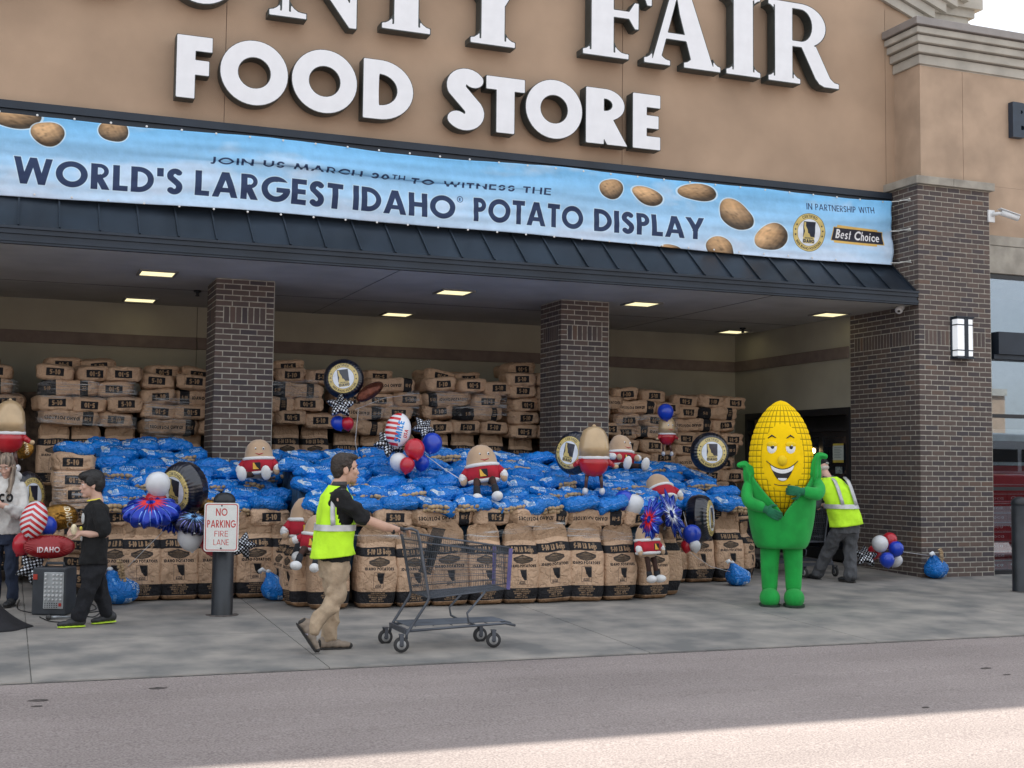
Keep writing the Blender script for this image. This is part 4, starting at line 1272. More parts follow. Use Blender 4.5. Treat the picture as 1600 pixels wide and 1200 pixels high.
for k, z in enumerate((5.10, 4.69, 4.25)):
    mb = MB(); mb.tube([(-.13, .42, z), (-.06, .33, z - .005), (-.015, .16, z - .0)], .006, 6)
    mb.tube([(-.05, .31, z + .006), (-.012, .15, z - .02), (-.02, .12, z - .03)], .005, 5)
    mb.ell((-.012, .15, z), (.012, .012, .014))
    tag(mb.put('cord', ROPE), ('white cord tying the top' if k == 0 else 'white cord tying the middle' if k == 1 else 'white cord tying the bottom') + ' of the banner end to the brick pillar', 'cord', 'cords tying the banner to the pillar')

# ================================================================ printed sacks
KR = (.75, .63, .525); KD = (.62, .51, .41); BK = (.13, .13, .145); TN = (.62, .51, .40)
def state_box(c_, cx, cy, w_, h_, dark=BK, light=KR):
    c_.rect(cx - w_ - 2, cy - h_ - 2, cx + w_ + 2, cy + h_ + 2, dark)
    c_.rect(cx - w_, cy - h_, cx + w_, cy + h_, light)
    st = [(-.45, -.96), (.95, -.96), (.95, .42), (.55, .46), (.28, .3), (.1, .05), (-.1, -.02), (-.2, -.3)]
    c_.poly([(cx + a * w_, cy + b_ * h_) for a, b_ in st], dark)
    c_.text('GROWN IN', cx, cy + h_ * .68, h_ * .13, dark, .22, .12, center=True)
    c_.text('IDAHO', cx, cy + h_ * .95, h_ * .24, dark, .26, .1, center=True)
def emblem(c_, cx, cy, w_, h_):
    G = (.27, .24, .22)
    c_.poly([(cx - w_, cy - h_ * .3), (cx - w_ * .55, cy - h_ * .6), (cx, cy - h_), (cx + w_ * .55, cy - h_ * .6), (cx + w_, cy - h_ * .3), (cx + w_, cy + h_ * .25), (cx + w_ * .6, cy + h_ * .75), (cx, cy + h_), (cx - w_ * .6, cy + h_ * .75), (cx - w_, cy + h_ * .25)], G)
    c_.poly([(cx - w_ * .5, cy - h_ * .25), (cx - .1 * w_, cy - h_ * .75), (cx + .05 * w_, cy - h_ * .55), (cx + w_ * .2, cy - h_ * .7), (cx + w_ * .55, cy - h_ * .25)], (.47, .4, .33))
    c_.rect(cx - w_ * .8, cy - h_ * .1, cx + w_ * .8, cy + h_ * .14, (.4, .34, .28))
    for k in range(-5, 6):
        c_.poly([(cx + k * w_ * .07, cy + h_ * .2), (cx + k * w_ * .07 + 1.5, cy + h_ * .2), (cx + k * w_ * .15 + 2.5, cy + h_ * (.85 - abs(k) * .07)), (cx + k * w_ * .15 - 1, cy + h_ * (.85 - abs(k) * .07))], (.55, .46, .36))
def paper(c_, seed):
    c_.speck(.06, 1, seed); c_.speck(.05, 6, seed + 1)
Wp, Hp = 300, 560
def sack_front():
    c_ = Cv(Wp, Hp, KR)
    H_ = lambda q: Hp * (1 - q)
    c_.rect(0, H_(1), Wp, H_(.80), KD)
    c_.rect(0, H_(.205), Wp, H_(.062), BK); c_.rect(0, H_(.055), Wp, H_(0), (.55, .43, .32))
    c_.rect(0, H_(.745), Wp, H_(.635), BK)
    c_.text('5-10 LB Bags', Wp / 2, H_(.660), Hp * .066, TN, .26, .08, .86, center=True)
    emblem(c_, Wp / 2, H_(.568), Wp * .27, Hp * .060)
    c_.text('IDAHO POTATOES', Wp / 2, H_(.468), Hp * .036, BK, .27, .11, center=True)
    state_box(c_, Wp / 2, H_(.345), Wp * .125, Hp * .092)
    for k, (tw, t) in enumerate(((.34, 'GROWN IN'), (.46, 'FRESH PRODUCE'), (.40, 'IDAHO FALLS'), (.26, 'NET WT'), (.36, 'PRODUCT OF USA'))):
        s_ = Wp * tw / (text_width(t, .24, .1) * Hp * .019)
        c_.text(t, Wp / 2, H_(.178 - k * .025), Hp * .019, TN, .24, .1, s_, center=True)
    c_.text('Idaho', Wp * .12, H_(.235), Hp * .015, (.4, .32, .26), .2); c_.text('Idaho', Wp * .72, H_(.235), Hp * .015, (.4, .32, .26), .2)
    for k in range(9): c_.ell(NP.rand() * Wp, NP.rand() * Hp * .7 + Hp * .15, 2.2, 2.2, (.2, .16, .13))
    paper(c_, 5); return c_
def end_print(flip):
    c_ = Cv(300, 140, KR)
    c_.rect(78, 36, 222, 104, BK)
    c_.text('5-10', 150, 92, 44, TN, .25, .1, center=True)
    if flip: c_.a[:] = c_.a[::-1, ::-1].copy()
    paper(c_, 9); return c_
def side_print(flip):
    c_ = Cv(520, 140, KR)
    c_.rect(40, 0, 130, 140, BK); c_.text('5-10', 85, 84, 34, TN, .25, .1, .8, center=True)
    c_.text('IDAHO POTATOES', 310, 82, 30, (.22, .2, .19), .26, .11, .95, center=True)
    c_.rect(470, 0, 520, 140, KD)
    if flip: c_.a[:] = c_.a[::-1, ::-1].copy()
    paper(c_, 12); return c_
def black_print():
    c_ = Cv(520, 140, KR)
    c_.rect(0, 0, 150, 140, BK); c_.rect(360, 0, 430, 140, BK)
    c_.text('5-10', 75, 86, 34, TN, .25, .1, .8, center=True)
    for k in range(4): c_.rect(376, 36 + 18 * k, 414, 42 + 18 * k, TN)
    paper(c_, 14); return c_
kw = dict(rough=.78, bump=.55, bscale=9, bdist=.03, spec=.3, objvar=.13, crease=8)
SACKM = print_mat('sack_paper', image_from('sack', sack_front().a), **kw)
ENDM = [print_mat('sack_end_paper', image_from('sack_end', end_print(0).a), **kw), print_mat('sack_end_paper_turned', image_from('sack_end_turned', end_print(1).a), **kw)]
SIDM = [print_mat('sack_side_paper', image_from('sack_side', side_print(0).a), **kw), print_mat('sack_side_paper_turned', image_from('sack_side_turned', side_print(1).a), **kw), print_mat('sack_black_paper', image_from('sack_black', black_print().a), **kw)]
KRAFT = M('plain_kraft', (.27, .185, .12), rough=.8, var=.15, scale=6, bump=.8, bscale=9, bdist=.05, objvar=.13)

def lattice(nx, ny, nz):
    idx = {}; V = []; F = []
    def vid(i, j, k):
        q = (i, j, k)
        if q not in idx: idx[q] = len(V); V.append((2 * i / nx - 1, 2 * j / ny - 1, 2 * k / nz - 1))
        return idx[q]
    for i in range(nx):
        for j in range(ny):
            F.append((vid(i, j, 0), vid(i, j + 1, 0), vid(i + 1, j + 1, 0), vid(i + 1, j, 0)))
            F.append((vid(i, j, nz), vid(i + 1, j, nz), vid(i + 1, j + 1, nz), vid(i, j + 1, nz)))
    for i in range(nx):
        for k in range(nz):
            F.append((vid(i, 0, k), vid(i + 1, 0, k), vid(i + 1, 0, k + 1), vid(i, 0, k + 1)))
            F.append((vid(i, ny, k), vid(i, ny, k + 1), vid(i + 1, ny, k + 1), vid(i + 1, ny, k)))
    for j in range(ny):
        for k in range(nz):
            F.append((vid(0, j, k), vid(0, j, k + 1), vid(0, j + 1, k + 1), vid(0, j + 1, k)))
            F.append((vid(nx, j, k), vid(nx, j + 1, k), vid(nx, j + 1, k + 1), vid(nx, j, k + 1)))
    return V, F
def rid(p, s_):   # sharp creases in paper
    return 1 - abs(noise.noise(p * s_)) * 2
def sack_up(seed, m=SACKM, H_=.84, W_=.41, D_=.27):
    V, F = lattice(20, 8, 32)
    out, uv = [], []
    o = Vector((seed * 7.3, seed * 3.1, 0))
    lean = (random.random() - .5) * .05
    tw = .02 * math.sin(seed)
    for a, b_, c in V:
        kk = 6.0
        n_ = (abs(a) ** kk + abs(b_) ** kk + abs(c) ** 14) ** (1 / kk)
        a2, b2, c2 = a / n_, b_ / n_, c / max(1, (abs(a) ** 14 + abs(b_) ** 14 + abs(c) ** 14) ** (1 / 14))
        t = (c2 + 1) / 2
        wx = W_ / 2 * (.93 + .10 * math.sin(PI * min(1, t * 1.35)) - .10 * max(0, t - .6))
        dy = D_ / 2 * (.82 + .35 * math.sin(PI * min(1, (t + .08) * 1.15)))
        if t > .66: dy *= max(.22, 1 - (t - .66) * 2.6)
        x = a2 * wx; y = b2 * dy; z = t * H_
        p = Vector((x, y, z)) + o
        cr = .5 + 1.2 * max(0, (t - .55)) * 2
        dsp = .026 * noise.noise(p * 5) + .019 * cr * (rid(p, 4.5) - .55) + .011 * (rid(p, 11) - .5)
        y += (dsp if b2 > 0 else -dsp) * (1 if abs(b2) > .3 else 0)
        x += .008 * noise.noise(p * 7 + Vector((5, 0, 0))) + lean * t + tw * t * b2
        if t > .72:
            q = (t - .72) / .28
            x += .03 * q * noise.noise(p * 8); y += .05 * q * noise.noise(Vector((x * 9, 3, seed))) - .02 * q
            z += .055 * q * noise.noise(Vector((x * 7, b_ * 1.5, seed * 2 + 9))) - .03 * q * abs(a) ** 3
        z = max(z, .002 + .004 * (1 - b2))
        out.append((x, y, z)); uv.append((min(.995, max(.005, a2 * .5 + .5 + .01 * noise.noise(p * 3))), min(.998, max(.002, t + .018 * noise.noise(Vector((x * 6, seed, 1))) * (t > .5)))))
    return autosmooth(mesh('sack', out, F, m, True, uv), 50)
def sack_flat(seed, W_, D_, H_, m):
    V, F = lattice(14 if W_ < .5 else 20, 10, 8)
    out, uv = [], []
    o = Vector((seed * 5.3, seed * 2.1, 4))
    for a, b_, c in V:
        kk = 7.5
        n_ = (abs(a) ** kk + abs(b_) ** kk + abs(c) ** kk) ** (1 / kk)
        a2, b2, c2 = a / n_, b_ / n_, c / n_
        x, y, z = a2 * W_ / 2, b2 * D_ / 2, c2 * H_ / 2
        z *= 1 - .12 * abs(a2) ** 3
        p = Vector((x, y, z)) + o
        d = .020 * noise.noise(p * 4) + .018 * (rid(p, 5) - .5) + .008 * (rid(p, 14) - .5)
        nn_ = Vector((a2 ** 5 / W_, b2 ** 5 / D_, c2 ** 5 / H_)); nn_.normalize()
        x += nn_.x * d * 1.4; y += nn_.y * d * 2; z += nn_.z * d + .012 * noise.noise(Vector((x * 4, y * 4, seed)))
        out.append((x, y, z + H_ / 2)); uv.append((min(.995, max(.005, a2 * .5 + .5)), min(.99, max(.01, c2 * .5 + .5))))
    return autosmooth(mesh('sack', out, F, m, True, uv), 50)
SU = [sack_up(k + 1) for k in range(7)]
SE = [sack_flat(k + 1, .425, .66, .195, ENDM[k % 2]) for k in range(6)]
SS = [sack_flat(k + 31, .69, .42, .195, SIDM[k % 3]) for k in range(6)]
ORD = ['first', 'second', 'third', 'fourth', 'fifth', 'sixth', 'seventh', 'eighth', 'ninth', 'tenth', 'eleventh', 'twelfth', 'thirteenth', 'fourteenth', 'fifteenth', 'sixteenth', 'seventeenth', 'eighteenth', 'nineteenth', 'twentieth']
rnd = random.Random(3)
def sack(me, x, y, z, rz=0, label='', group='', rx=0, ry=0, sc_=1):
    o = put('potato_sack', me, None, (x, y, z), (rx, ry, rz), (sc_, sc_, sc_))
    return tag(o, label, 'sack', group)
# front rows of standing sacks
for k, px in enumerate((222, 280, 338, 398)):
    x = at(px, 930, -.28).x
    sack(SU[k % 7], x, -.17, gz(-.17), rnd.uniform(-.05, .05), 'standing brown potato sack, %s from left behind the no parking post' % ORD[k + 1], 'standing sacks at the left front')
sack(SU[4], at(180, 930, -.2).x, -.12, gz(-.1), -.25, 'standing brown paper potato sack half hidden behind the boy in black', 'standing sacks at the left front')
sack(SU[5], at(447, 930, -.2).x, -.16, gz(-.1), .1, 'standing brown paper potato sack behind the two seated plush dolls at the left', 'standing sacks at the left front')
for k, px in enumerate((517, 588, 649, 706, 762, 814, 868, 918, 970)):
    x = at(px, 945, -1.28).x
    sack(SU[(k * 3 + 1) % 7], x, -1.16, gz(-1.16), rnd.gauss(0, .10), 'standing brown potato sack, %s from left in the front row by the cart' % ORD[k], 'standing sacks in the front row', ry=rnd.gauss(0, .025), rx=rnd.uniform(-.04, .02), sc_=rnd.uniform(.94, 1.03))
sack(SU[2], at(1022, 935, -1.2).x, -1.1, gz(-1.1), .12, 'standing brown sack at the right end of the front row under the hanging doll', 'standing sacks in the front row', sc_=.9)
for k in range(2):
    sack(SU[(k + 3) % 7], -8.50, -.88 + .45 * k, gz(-.9), R(-90) + .1, 'brown sack turned sideways, left flank of the front block, ' + ('nearer' if k == 0 else 'further'), 'sacks on the flank of the front block', sc_=.95)
for k, px in enumerate((1052, 1095, 1141)):
    sack(SU[(k + 5) % 7], at(px, 910, .05).x, .15, gz(.15), rnd.uniform(-.06, .06), 'standing brown paper potato sack, %s from the left beside the sideways navy balloon' % ORD[k], 'standing sacks at the right end', sc_=.97)
sack(SU[6], at(1178, 905, .1).x - .05, .3, gz(.3), .75, 'standing brown paper sack turned away at the far right end beside the costume', 'standing sacks at the right end', sc_=.86)
for k in range(2):
    sack(SU[(k + 1) % 7], -4.28, -.80 + .45 * k, gz(-.8), R(90), 'standing brown sack on the right flank of the front block, ' + ('nearer' if k == 0 else 'further'), 'sacks on the flank of the front block', sc_=.95)
# lying courses over the standing ones
def course(x0, x1, y, z, lab, grp, pat='es', jit=.03, start=0):
    x = x0; k = 0
    while x < x1 - .2:
        e = pat[(k + start) % len(pat)] == 'e'
        w_ = .412 if e else .675
        if x + w_ > x1 + .25: e, w_ = True, .412
        me = rnd.choice(SE if e else SS)
        yy_ = y + (.33 if e else .20) + rnd.uniform(-.02, .03)
        sack(me, x + w_ / 2, yy_ + rnd.gauss(0, .02), z + rnd.uniform(-.012, .012), rnd.gauss(0, .075), lab % ORD[k], grp, ry=rnd.uniform(-jit, jit), rx=rnd.uniform(-.03, .06))
        x += w_ + .004; k += 1
course(-10.42, -8.62, -.24, .74, 'brown sack lying over the left standing sacks, %s from left', 'lying sacks at the left front', 'eess')
course(-8.50, -4.40, -1.17, .765, 'brown sack lying on top of the front standing row, %s from left', 'lying sacks over the front row', 'sesesse')
course(-3.95, -2.55, .12, .76, 'brown sack lying over the right end standing sacks, %s from left', 'lying sacks at the right end', 'esee')

# pallet stacks at the back
def stack(x0, x1, yf, ztop, rows, where, pats, standing=True, h_=.186, zb=None):
    n = rows
    for r_ in range(n):
        z = ztop - h_ * (r_ + 1)
        pat = pats[r_ % len(pats)]
        course(x0 + rnd.uniform(-.03, .03), x1, yf + rnd.uniform(-.02, .03), z, 'brown sack, %s course of %s, ' % (ORD[r_], where) + '%s from left', 'sacks in ' + where, pat, .05)
    if standing:
        course(x0 + .1, x1 - .1, yf + .45, ztop - .04, 'loose sack on the top rear of %s, ' % where + '%s from left', 'sacks in ' + where, 'e', .16)
    if standing:
        z = ztop - h_ * n - .74
        k = 0; x = x0 + .2
        while x < x1 - .1:
            sack(rnd.choice(SU), x, yf + .22, z, rnd.uniform(-.12, .12), 'upright brown sack under %s, %s from left' % (where, ORD[k]), 'sacks in ' + where, sc_=.93)
            x += .40; k += 1
PL = M('inner_dark_brown', (.10, .07, .05), rough=.9, var=.3, scale=12)  # dark brown filler behind the visible sacks
YB = 2.75
stack(-11.0, -9.82, YB - .1, 2.60, 4, 'the tall stack behind the boy', ['eee', 'ses', 'eee', 'se'])
stack(-12.4, -11.2, YB + .3, 2.62, 4, 'the dim far left stack', ['se', 'es', 'ee'])
stack(-9.78, -8.55, YB - .1, 2.52, 4, 'the stack left of left column', ['ee', 'es', 'ee', 'se'])
stack(-8.52, -7.30, YB, 2.66, 4, 'the stack right of left column', ['ee', 'es', 'se', 'eee'])
stack(-7.28, -6.05, YB + .05, 2.58, 4, 'the stack behind the seal balloon', ['es', 'eee', 'se', 'se'])
stack(-6.03, -4.82, YB - .05, 2.60, 4, 'the stack behind the middle doll', ['eee', 'se', 'es', 'ee'])
stack(-4.80, -4.2, YB - .15, 2.74, 5, 'the tallest stack', ['e', 'e', 'e'])
stack(-4.12, -3.15, YB, 2.62, 5, 'the stack right of right column', ['ee', 'es', 'ee', 's'])
stack(-3.15, -2.10, YB + .1, 2.57, 12, 'the stack behind the blue balloon', ['ee', 's', 'ee', 'es'], standing=False)
stack(-2.08, -.98, YB + .25, 2.52, 12, 'the rightmost stack by the entrance', ['ee', 'es', 'se'], standing=False)
stack(-10.86, -10.46, .3, 1.48, 8, 'the low wrapped stack at left', ['e'], standing=False, h_=.172)
stack(-11.9, -10.95, 1.4, .95, 4, 'the low dim stack behind the woman', ['ee', 's'], standing=False, h_=.186)
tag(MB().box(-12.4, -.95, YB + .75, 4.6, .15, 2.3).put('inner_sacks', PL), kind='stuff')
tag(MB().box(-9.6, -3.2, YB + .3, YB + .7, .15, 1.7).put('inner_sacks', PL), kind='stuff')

# ================================================================ blue bags
bl = Cv(420, 300, (.0, .46, .80))
BW = (.80, .86, .92)
bl.rect(0, 0, 420, 300, (.01, .46, .81))
state_box(bl, 66, 118, 36, 46, (.01, .46, .81), BW)
bl.rect(36, 78, 104, 82, BW); bl.text('IDAHO', 70, 186, 17, BW, .24, center=True)
bl.text('IDAHO RUSSET', 250, 112, 32, BW, .17, .13, .9, center=True)
bl.text('POTATOES', 250, 142, 20, BW, .2, .13, center=True)
for k in range(3): bl.rect(190, 160 + k * 13, 290 + 10 * k, 163 + k * 13, (.35, .6, .85))
bl.ell(350, 165, 12, 12, (.5, .72, .9)); bl.ell(350, 165, 8, 8, (.01, .46, .81))
for k in range(46): bl.ell(NP.rand() * 420, NP.rand() * 300, 2, 2, (.0, .2, .42))
bl.text('IDAHO', 60, 268, 20, (.5, .7, .9), .2); bl.text('10 LB', 230, 268, 20, (.5, .7, .9), .2)
BLUEM = print_mat('blue_film', image_from('blue_bag', bl.a), rough=.27, bump=.5, bscale=16, bdist=.03, spec=.5, objvar=.10, crease=13)
SPUD = M('potato_skin', (.40, .285, .165), rough=.6, var=.22, scale=18, bump=.3, bscale=60, objvar=.08)
def pillow(seed, W_=.43, D_=.38, H_=.145):
    V, F = lattice(22, 14, 8)
    out, uv = [], []
    o = Vector((seed * 4.7, seed * 9.1, 2))
    for a, b_, c in V:
        kk = 3.5
        n_ = (abs(a) ** kk + abs(b_) ** kk + abs(c) ** kk) ** (1 / kk)
        a2, b2, c2 = a / n_, b_ / n_, c / n_
        x, y, z = a2 * W_ / 2, b2 * D_ / 2, c2 * H_ / 2
        e = max(0, abs(a2) - .72) / .28
        z *= 1 - .55 * e ** 1.5
        y *= 1 - .25 * e * (1 if a2 > 0 else .3)
        p = Vector((x, y, z)) + o
        lump = .017 * (abs(noise.noise(p * 12)) ** .6) + .024 * noise.noise(p * 4.5) + .016 * (rid(p, 8) - .6) + .009 * (rid(p, 24) - .5) + .018 * e * noise.noise(p * 30)
        nn_ = Vector((a2 / W_, b2 / D_, c2 / H_)).normalized()
        x += nn_.x * lump; y += nn_.y * lump; z += nn_.z * lump
        q = math.atan2(c2, -b2) / PI          # 0 at the front edge, .5 on top, 1 at the back
        z -= .5 * x * x * (seed % 3) * .3 - .018 * math.sin(x * 7 + seed * 2)
        out.append((x, y, z + H_ / 2)); uv.append((a2 * .5 + .5, .28 + q * .9))
    return mesh('film', out, F, BLUEM, True, uv)
PB = [pillow(k + 1) for k in range(7)]
def spuds(seed, n=9, x0=-.19, x1=.19):
    r_ = random.Random(seed); mb = MB()
    for k in range(n):
        x = x0 + (x1 - x0) * (k + .5) / n
        for q in range(2):
            mb.ell((x + r_.uniform(-.012, .012), -.182 - q * .006 + r_.uniform(-.006, .008) + .05 * abs(x / .25) ** 2, .030 + q * .038 + r_.uniform(-.006, .006)), (r_.uniform(.026, .038), .026, r_.uniform(.018, .024)), (0, r_.uniform(-.5, .5), 0), 8, 5)
    return mb.me('potatoes', SPUD, True)
SPS = [spuds(1), spuds(2), spuds(3, 5, -.02, .19), spuds(4, 5, -.19, .02)]
nblue = 0
def blue(x, y, z, rz, lab, tilt=0, spud_=None, sc_=1, roll=0, grp='blue potato bags in the heap'):
    global nblue
    o = empty('blue_bag', (x, y, z), label=lab, cat='bag', group=grp)
    o.rotation_euler = (tilt, roll, rz); o.scale = (sc_, sc_, sc_)
    put('film', rnd.choice(PB), o)
    if spud_ is None: spud_ = rnd.random() < .5
    if spud_:
        q = put('potatoes', rnd.choice(SPS), o); tag(q, kind='stuff')
    nblue += 1
    return o
def heap(x0, x1, yf, z0, rows, dz, dy, lab, skip=None, ztop=None):
    for r_ in range(rows):
        y = yf + dy * r_ + .16
        n = int((x1 - x0) / .385)
        st = (x1 - x0) / n
        for k in range(n):
            x = x0 + st * (k + .5 + (.25 if r_ % 2 else -.12)) + rnd.uniform(-.03, .03)
            yy_ = y + rnd.uniform(-.05, .04)
            z = z0 + dz * r_ + rnd.uniform(-.015, .02)
            if ztop: z = min(z, ztop(x) - .13 + rnd.uniform(-.01, .02))
            if skip and skip(x, yy_): continue
            blue(x, yy_, z, rnd.gauss(0, .2) + (PI if rnd.random() < .2 else 0), 'blue potato bag, %s from left in %s row up, %s' % (ORD[k], ORD[r_], lab), tilt=rnd.uniform(-.02, .22), roll=rnd.gauss(0, .09), sc_=rnd.uniform(.93, 1.12))
col_skip = lambda x, y: (y > 1.30 and (-9.2 < x < -8.2 or -4.7 < x < -3.65))
heap(-10.42, -8.45, -.22, .875, 7, .108, .31, 'left part of blue heap', col_skip)
heap(-8.48, -4.42, -1.17, .925, 6, .100, .31, 'middle part of blue heap', col_skip)
heap(-8.30, -4.6, .72, 1.39, 3, .012, .36, 'rear crest of blue heap', col_skip)
heap(-4.42, -2.62, .0, .90, 5, .105, .33, 'right part of blue heap', col_skip)
blue(-10.66, .62, 1.48, .1, 'blue potato bag lying alone on top of the low wrapped stack', spud_=False)
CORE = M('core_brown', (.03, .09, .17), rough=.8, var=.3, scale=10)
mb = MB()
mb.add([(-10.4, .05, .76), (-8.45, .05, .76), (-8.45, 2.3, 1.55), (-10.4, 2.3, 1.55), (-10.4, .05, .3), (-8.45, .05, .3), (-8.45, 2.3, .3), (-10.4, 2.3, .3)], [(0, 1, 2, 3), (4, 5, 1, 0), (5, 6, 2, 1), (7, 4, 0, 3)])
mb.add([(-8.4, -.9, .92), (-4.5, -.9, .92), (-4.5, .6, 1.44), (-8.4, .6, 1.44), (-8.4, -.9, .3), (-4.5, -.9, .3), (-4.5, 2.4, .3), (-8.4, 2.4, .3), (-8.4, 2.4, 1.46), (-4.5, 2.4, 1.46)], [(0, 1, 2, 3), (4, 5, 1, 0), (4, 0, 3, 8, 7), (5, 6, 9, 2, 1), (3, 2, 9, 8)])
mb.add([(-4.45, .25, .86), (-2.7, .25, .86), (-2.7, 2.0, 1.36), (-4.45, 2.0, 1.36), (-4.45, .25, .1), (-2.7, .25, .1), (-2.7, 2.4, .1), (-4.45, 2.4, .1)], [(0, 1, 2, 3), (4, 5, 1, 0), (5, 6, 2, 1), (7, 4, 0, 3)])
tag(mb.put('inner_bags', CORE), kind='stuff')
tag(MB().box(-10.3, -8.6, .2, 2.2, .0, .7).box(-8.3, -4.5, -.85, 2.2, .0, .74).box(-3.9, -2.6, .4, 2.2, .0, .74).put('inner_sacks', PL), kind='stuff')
# loose blue bags standing on the walk
def blue_up(seed):
    V, F = lattice(12, 10, 16); out, uv = [], []
    for a, b_, c in V:
        n_ = (abs(a) ** 3 + abs(b_) ** 3 + abs(c) ** 3) ** (1 / 3); a2, b2, c2 = a / n_, b_ / n_, c / n_
        t = (c2 + 1) / 2; wd = .15 * (1 - .55 * max(0, t - .55) / .45) * (.85 + .35 * math.sin(PI * min(1, t + .15)))
        x, y, z = a2 * wd + (-.10 * max(0, t - .6) / .4), b2 * wd * .8, t * .33
        p = Vector((x, y, z)) + Vector((seed, seed * 3, 0))
        l = .014 * noise.noise(p * 9) + .009 * (rid(p, 17) - .5)
        x += a2 * l; y += b2 * l; z = max(.002, z)
        out.append((x, y, z)); uv.append((.1 + .75 * t, .35 + a2 * .4))
    return mesh('film', out, F, BLUEM, True, uv)
TIE = M('twist_tie_white', (.75, .8, .85), rough=.5)
for k, (px, py, Y, lab, s_) in enumerate(((186, 938, -.42, 'loose blue potato bag standing on the walk behind the boy, balloon strings tied to it', 1.05), (432, 936, -.46, 'loose blue potato bag slumped on the walk in front of the left standing sacks', .9), (1153, 915, -.3, 'loose blue potato bag slumped on the walk beside the corn costume', .85), (1463, 900, -.12, 'loose blue potato bag leaning against the base of the corner pillar', .95))):
    p = at(px, py, Y)
    o = empty('blue_bag', (p.x, Y, gz(Y)), label=lab, cat='bag', group='loose blue bags on the walk')
    o.rotation_euler = (0, 0, (.3, -.2, .1, .5)[k]); o.scale = (s_, s_, s_)
    put('film', blue_up(k + 3), o)
    mb = MB().ell((-.10, 0, .335), (.03, .03, .022)); mb.tube([(-.12, 0, .33), (-.17, -.02, .36), (-.2, 0, .33)], [.012, .025, .03], 8)
    mb.put('tied_neck', TIE, o, smooth=True)
    if k in (0, 3):
        q = put('potatoes', SPS[k % 2], o, (-.08 if k == 3 else -.06, .05, .30), (0, R(80), 0), (.6, .8, .8)); tag(q, kind='stuff')

# ================================================================ stretch wrap
def wrap_mat():
    m = bpy.data.materials.new('stretch_wrap'); m.use_nodes = True
    n = m.node_tree.nodes; L = m.node_tree.links; b = n['Principled BSDF']
    b.inputs['Base Color'].default_value = (.5, .52, .54, 1); b.inputs['Roughness'].default_value = .14; b.inputs['Specular IOR Level'].default_value = 1.0
    tc = n.new('ShaderNodeTexCoord'); mp = n.new('ShaderNodeMapping'); mp.inputs['Scale'].default_value = (2.2, 2.2, 34)
    nz = n.new('ShaderNodeTexNoise'); nz.inputs['Scale'].default_value = 1.6; nz.inputs['Detail'].default_value = 5; nz.inputs['Distortion'].default_value = .8
    L.new(tc.outputs['Object'], mp.inputs['Vector']); L.new(mp.outputs['Vector'], nz.inputs['Vector'])
    r = n.new('ShaderNodeMapRange'); r.inputs['From Min'].default_value = .5; r.inputs['From Max'].default_value = .72; r.inputs['To Min'].default_value = .05; r.inputs['To Max'].default_value = .72
    L.new(nz.outputs['Fac'], r.inputs['Value']); L.new(r.outputs['Result'], b.inputs['Alpha'])
    bp = n.new('ShaderNodeBump'); bp.inputs['Strength'].default_value = 1; bp.inputs['Distance'].default_value = .03
    L.new(nz.outputs['Fac'], bp.inputs['Height']); L.new(bp.outputs['Normal'], b.inputs['Normal'])
    return m
WRAP = wrap_mat()
def wrapband(x0, x1, y, z0, z1, lab, tilt=0, seed=0):
    v, f = [], []
    nx_, nz_ = 40, 8
    for j in range(nz_ + 1):
        for i in range(nx_ + 1):
            s_, t = i / nx_, j / nz_
            X = x0 + (x1 - x0) * s_
            z = z0 + (z1 - z0) * t * (.8 + .4 * abs(noise.noise(Vector((s_ * 3, seed, 0))))) + tilt * (s_ - .5)
            yy_ = y + .02 * noise.noise(Vector((X * 5, z * 5, seed))) + .012 * noise.noise(Vector((X * 3, z * 40, seed)))
            if s_ < .05: yy_ += .25 * (1 - s_ / .05) ** 2
            if s_ > .95: yy_ += .25 * ((s_ - .95) / .05) ** 2
            v.append((X, yy_, z))
    for j in range(nz_):
        for i in range(nx_):
            a = j * (nx_ + 1) + i; f.append((a, a + 1, a + nx_ + 2, a + nx_ + 1))
    tag(put('stretch_wrap', mesh('stretch_wrap', v, f, WRAP, True)), lab, 'plastic wrap', 'clear wrap round the sack stacks')
wl = 'clear crinkled stretch wrap round '
wrapband(-11.02, -9.80, YB - .16, 2.18, 2.42, wl + 'the upper courses of the tall stack behind the boy', .02, 1)
wrapband(-11.02, -9.80, YB - .15, 1.86, 2.03, wl + 'the lower courses of the tall stack behind the boy', -.06, 2)
wrapband(-9.76, -9.15, YB - .17, 1.72, 2.35, wl + 'the stack left of left column', .02, 3)
wrapband(-12.4, -11.2, YB + .22, 2.15, 2.45, wl + 'the dim stack at the far left', .03, 4)
wrapband(-8.45, -7.5, YB - .09, 2.25, 2.55, wl + 'the stack right of left column', .02, 5)
wrapband(-7.0, -6.1, YB - .07, 2.05, 2.42, wl + 'the stack behind the seal balloon', .1, 6)
wrapband(-6.0, -4.85, YB - .14, 2.1, 2.5, wl + 'the stack behind the middle doll', .02, 7)
wrapband(-4.10, -3.25, YB - .09, 2.15, 2.45, wl + 'the stack right of the right column', .03, 8)
wrapband(-3.2, -2.1, YB - .02, 1.9, 2.25, wl + 'the stack behind the blue balloon', -.03, 9)
wrapband(-10.88, -10.44, .26, .88, 1.42, wl + 'the low stack at the left end of the heap', .0, 10)
wrapband(-8.3, -6.9, -1.36, .66, .72, wl + 'the tops of the front sacks beside the worker', .0, 11)
wrapband(-6.9, -5.7, -1.36, .70, .78, wl + 'the front sacks over the cart basket', .16, 12)
wrapband(-5.7, -4.75, -1.38, .62, .74, wl + 'the tops of the front sacks at the right', -.08, 13)
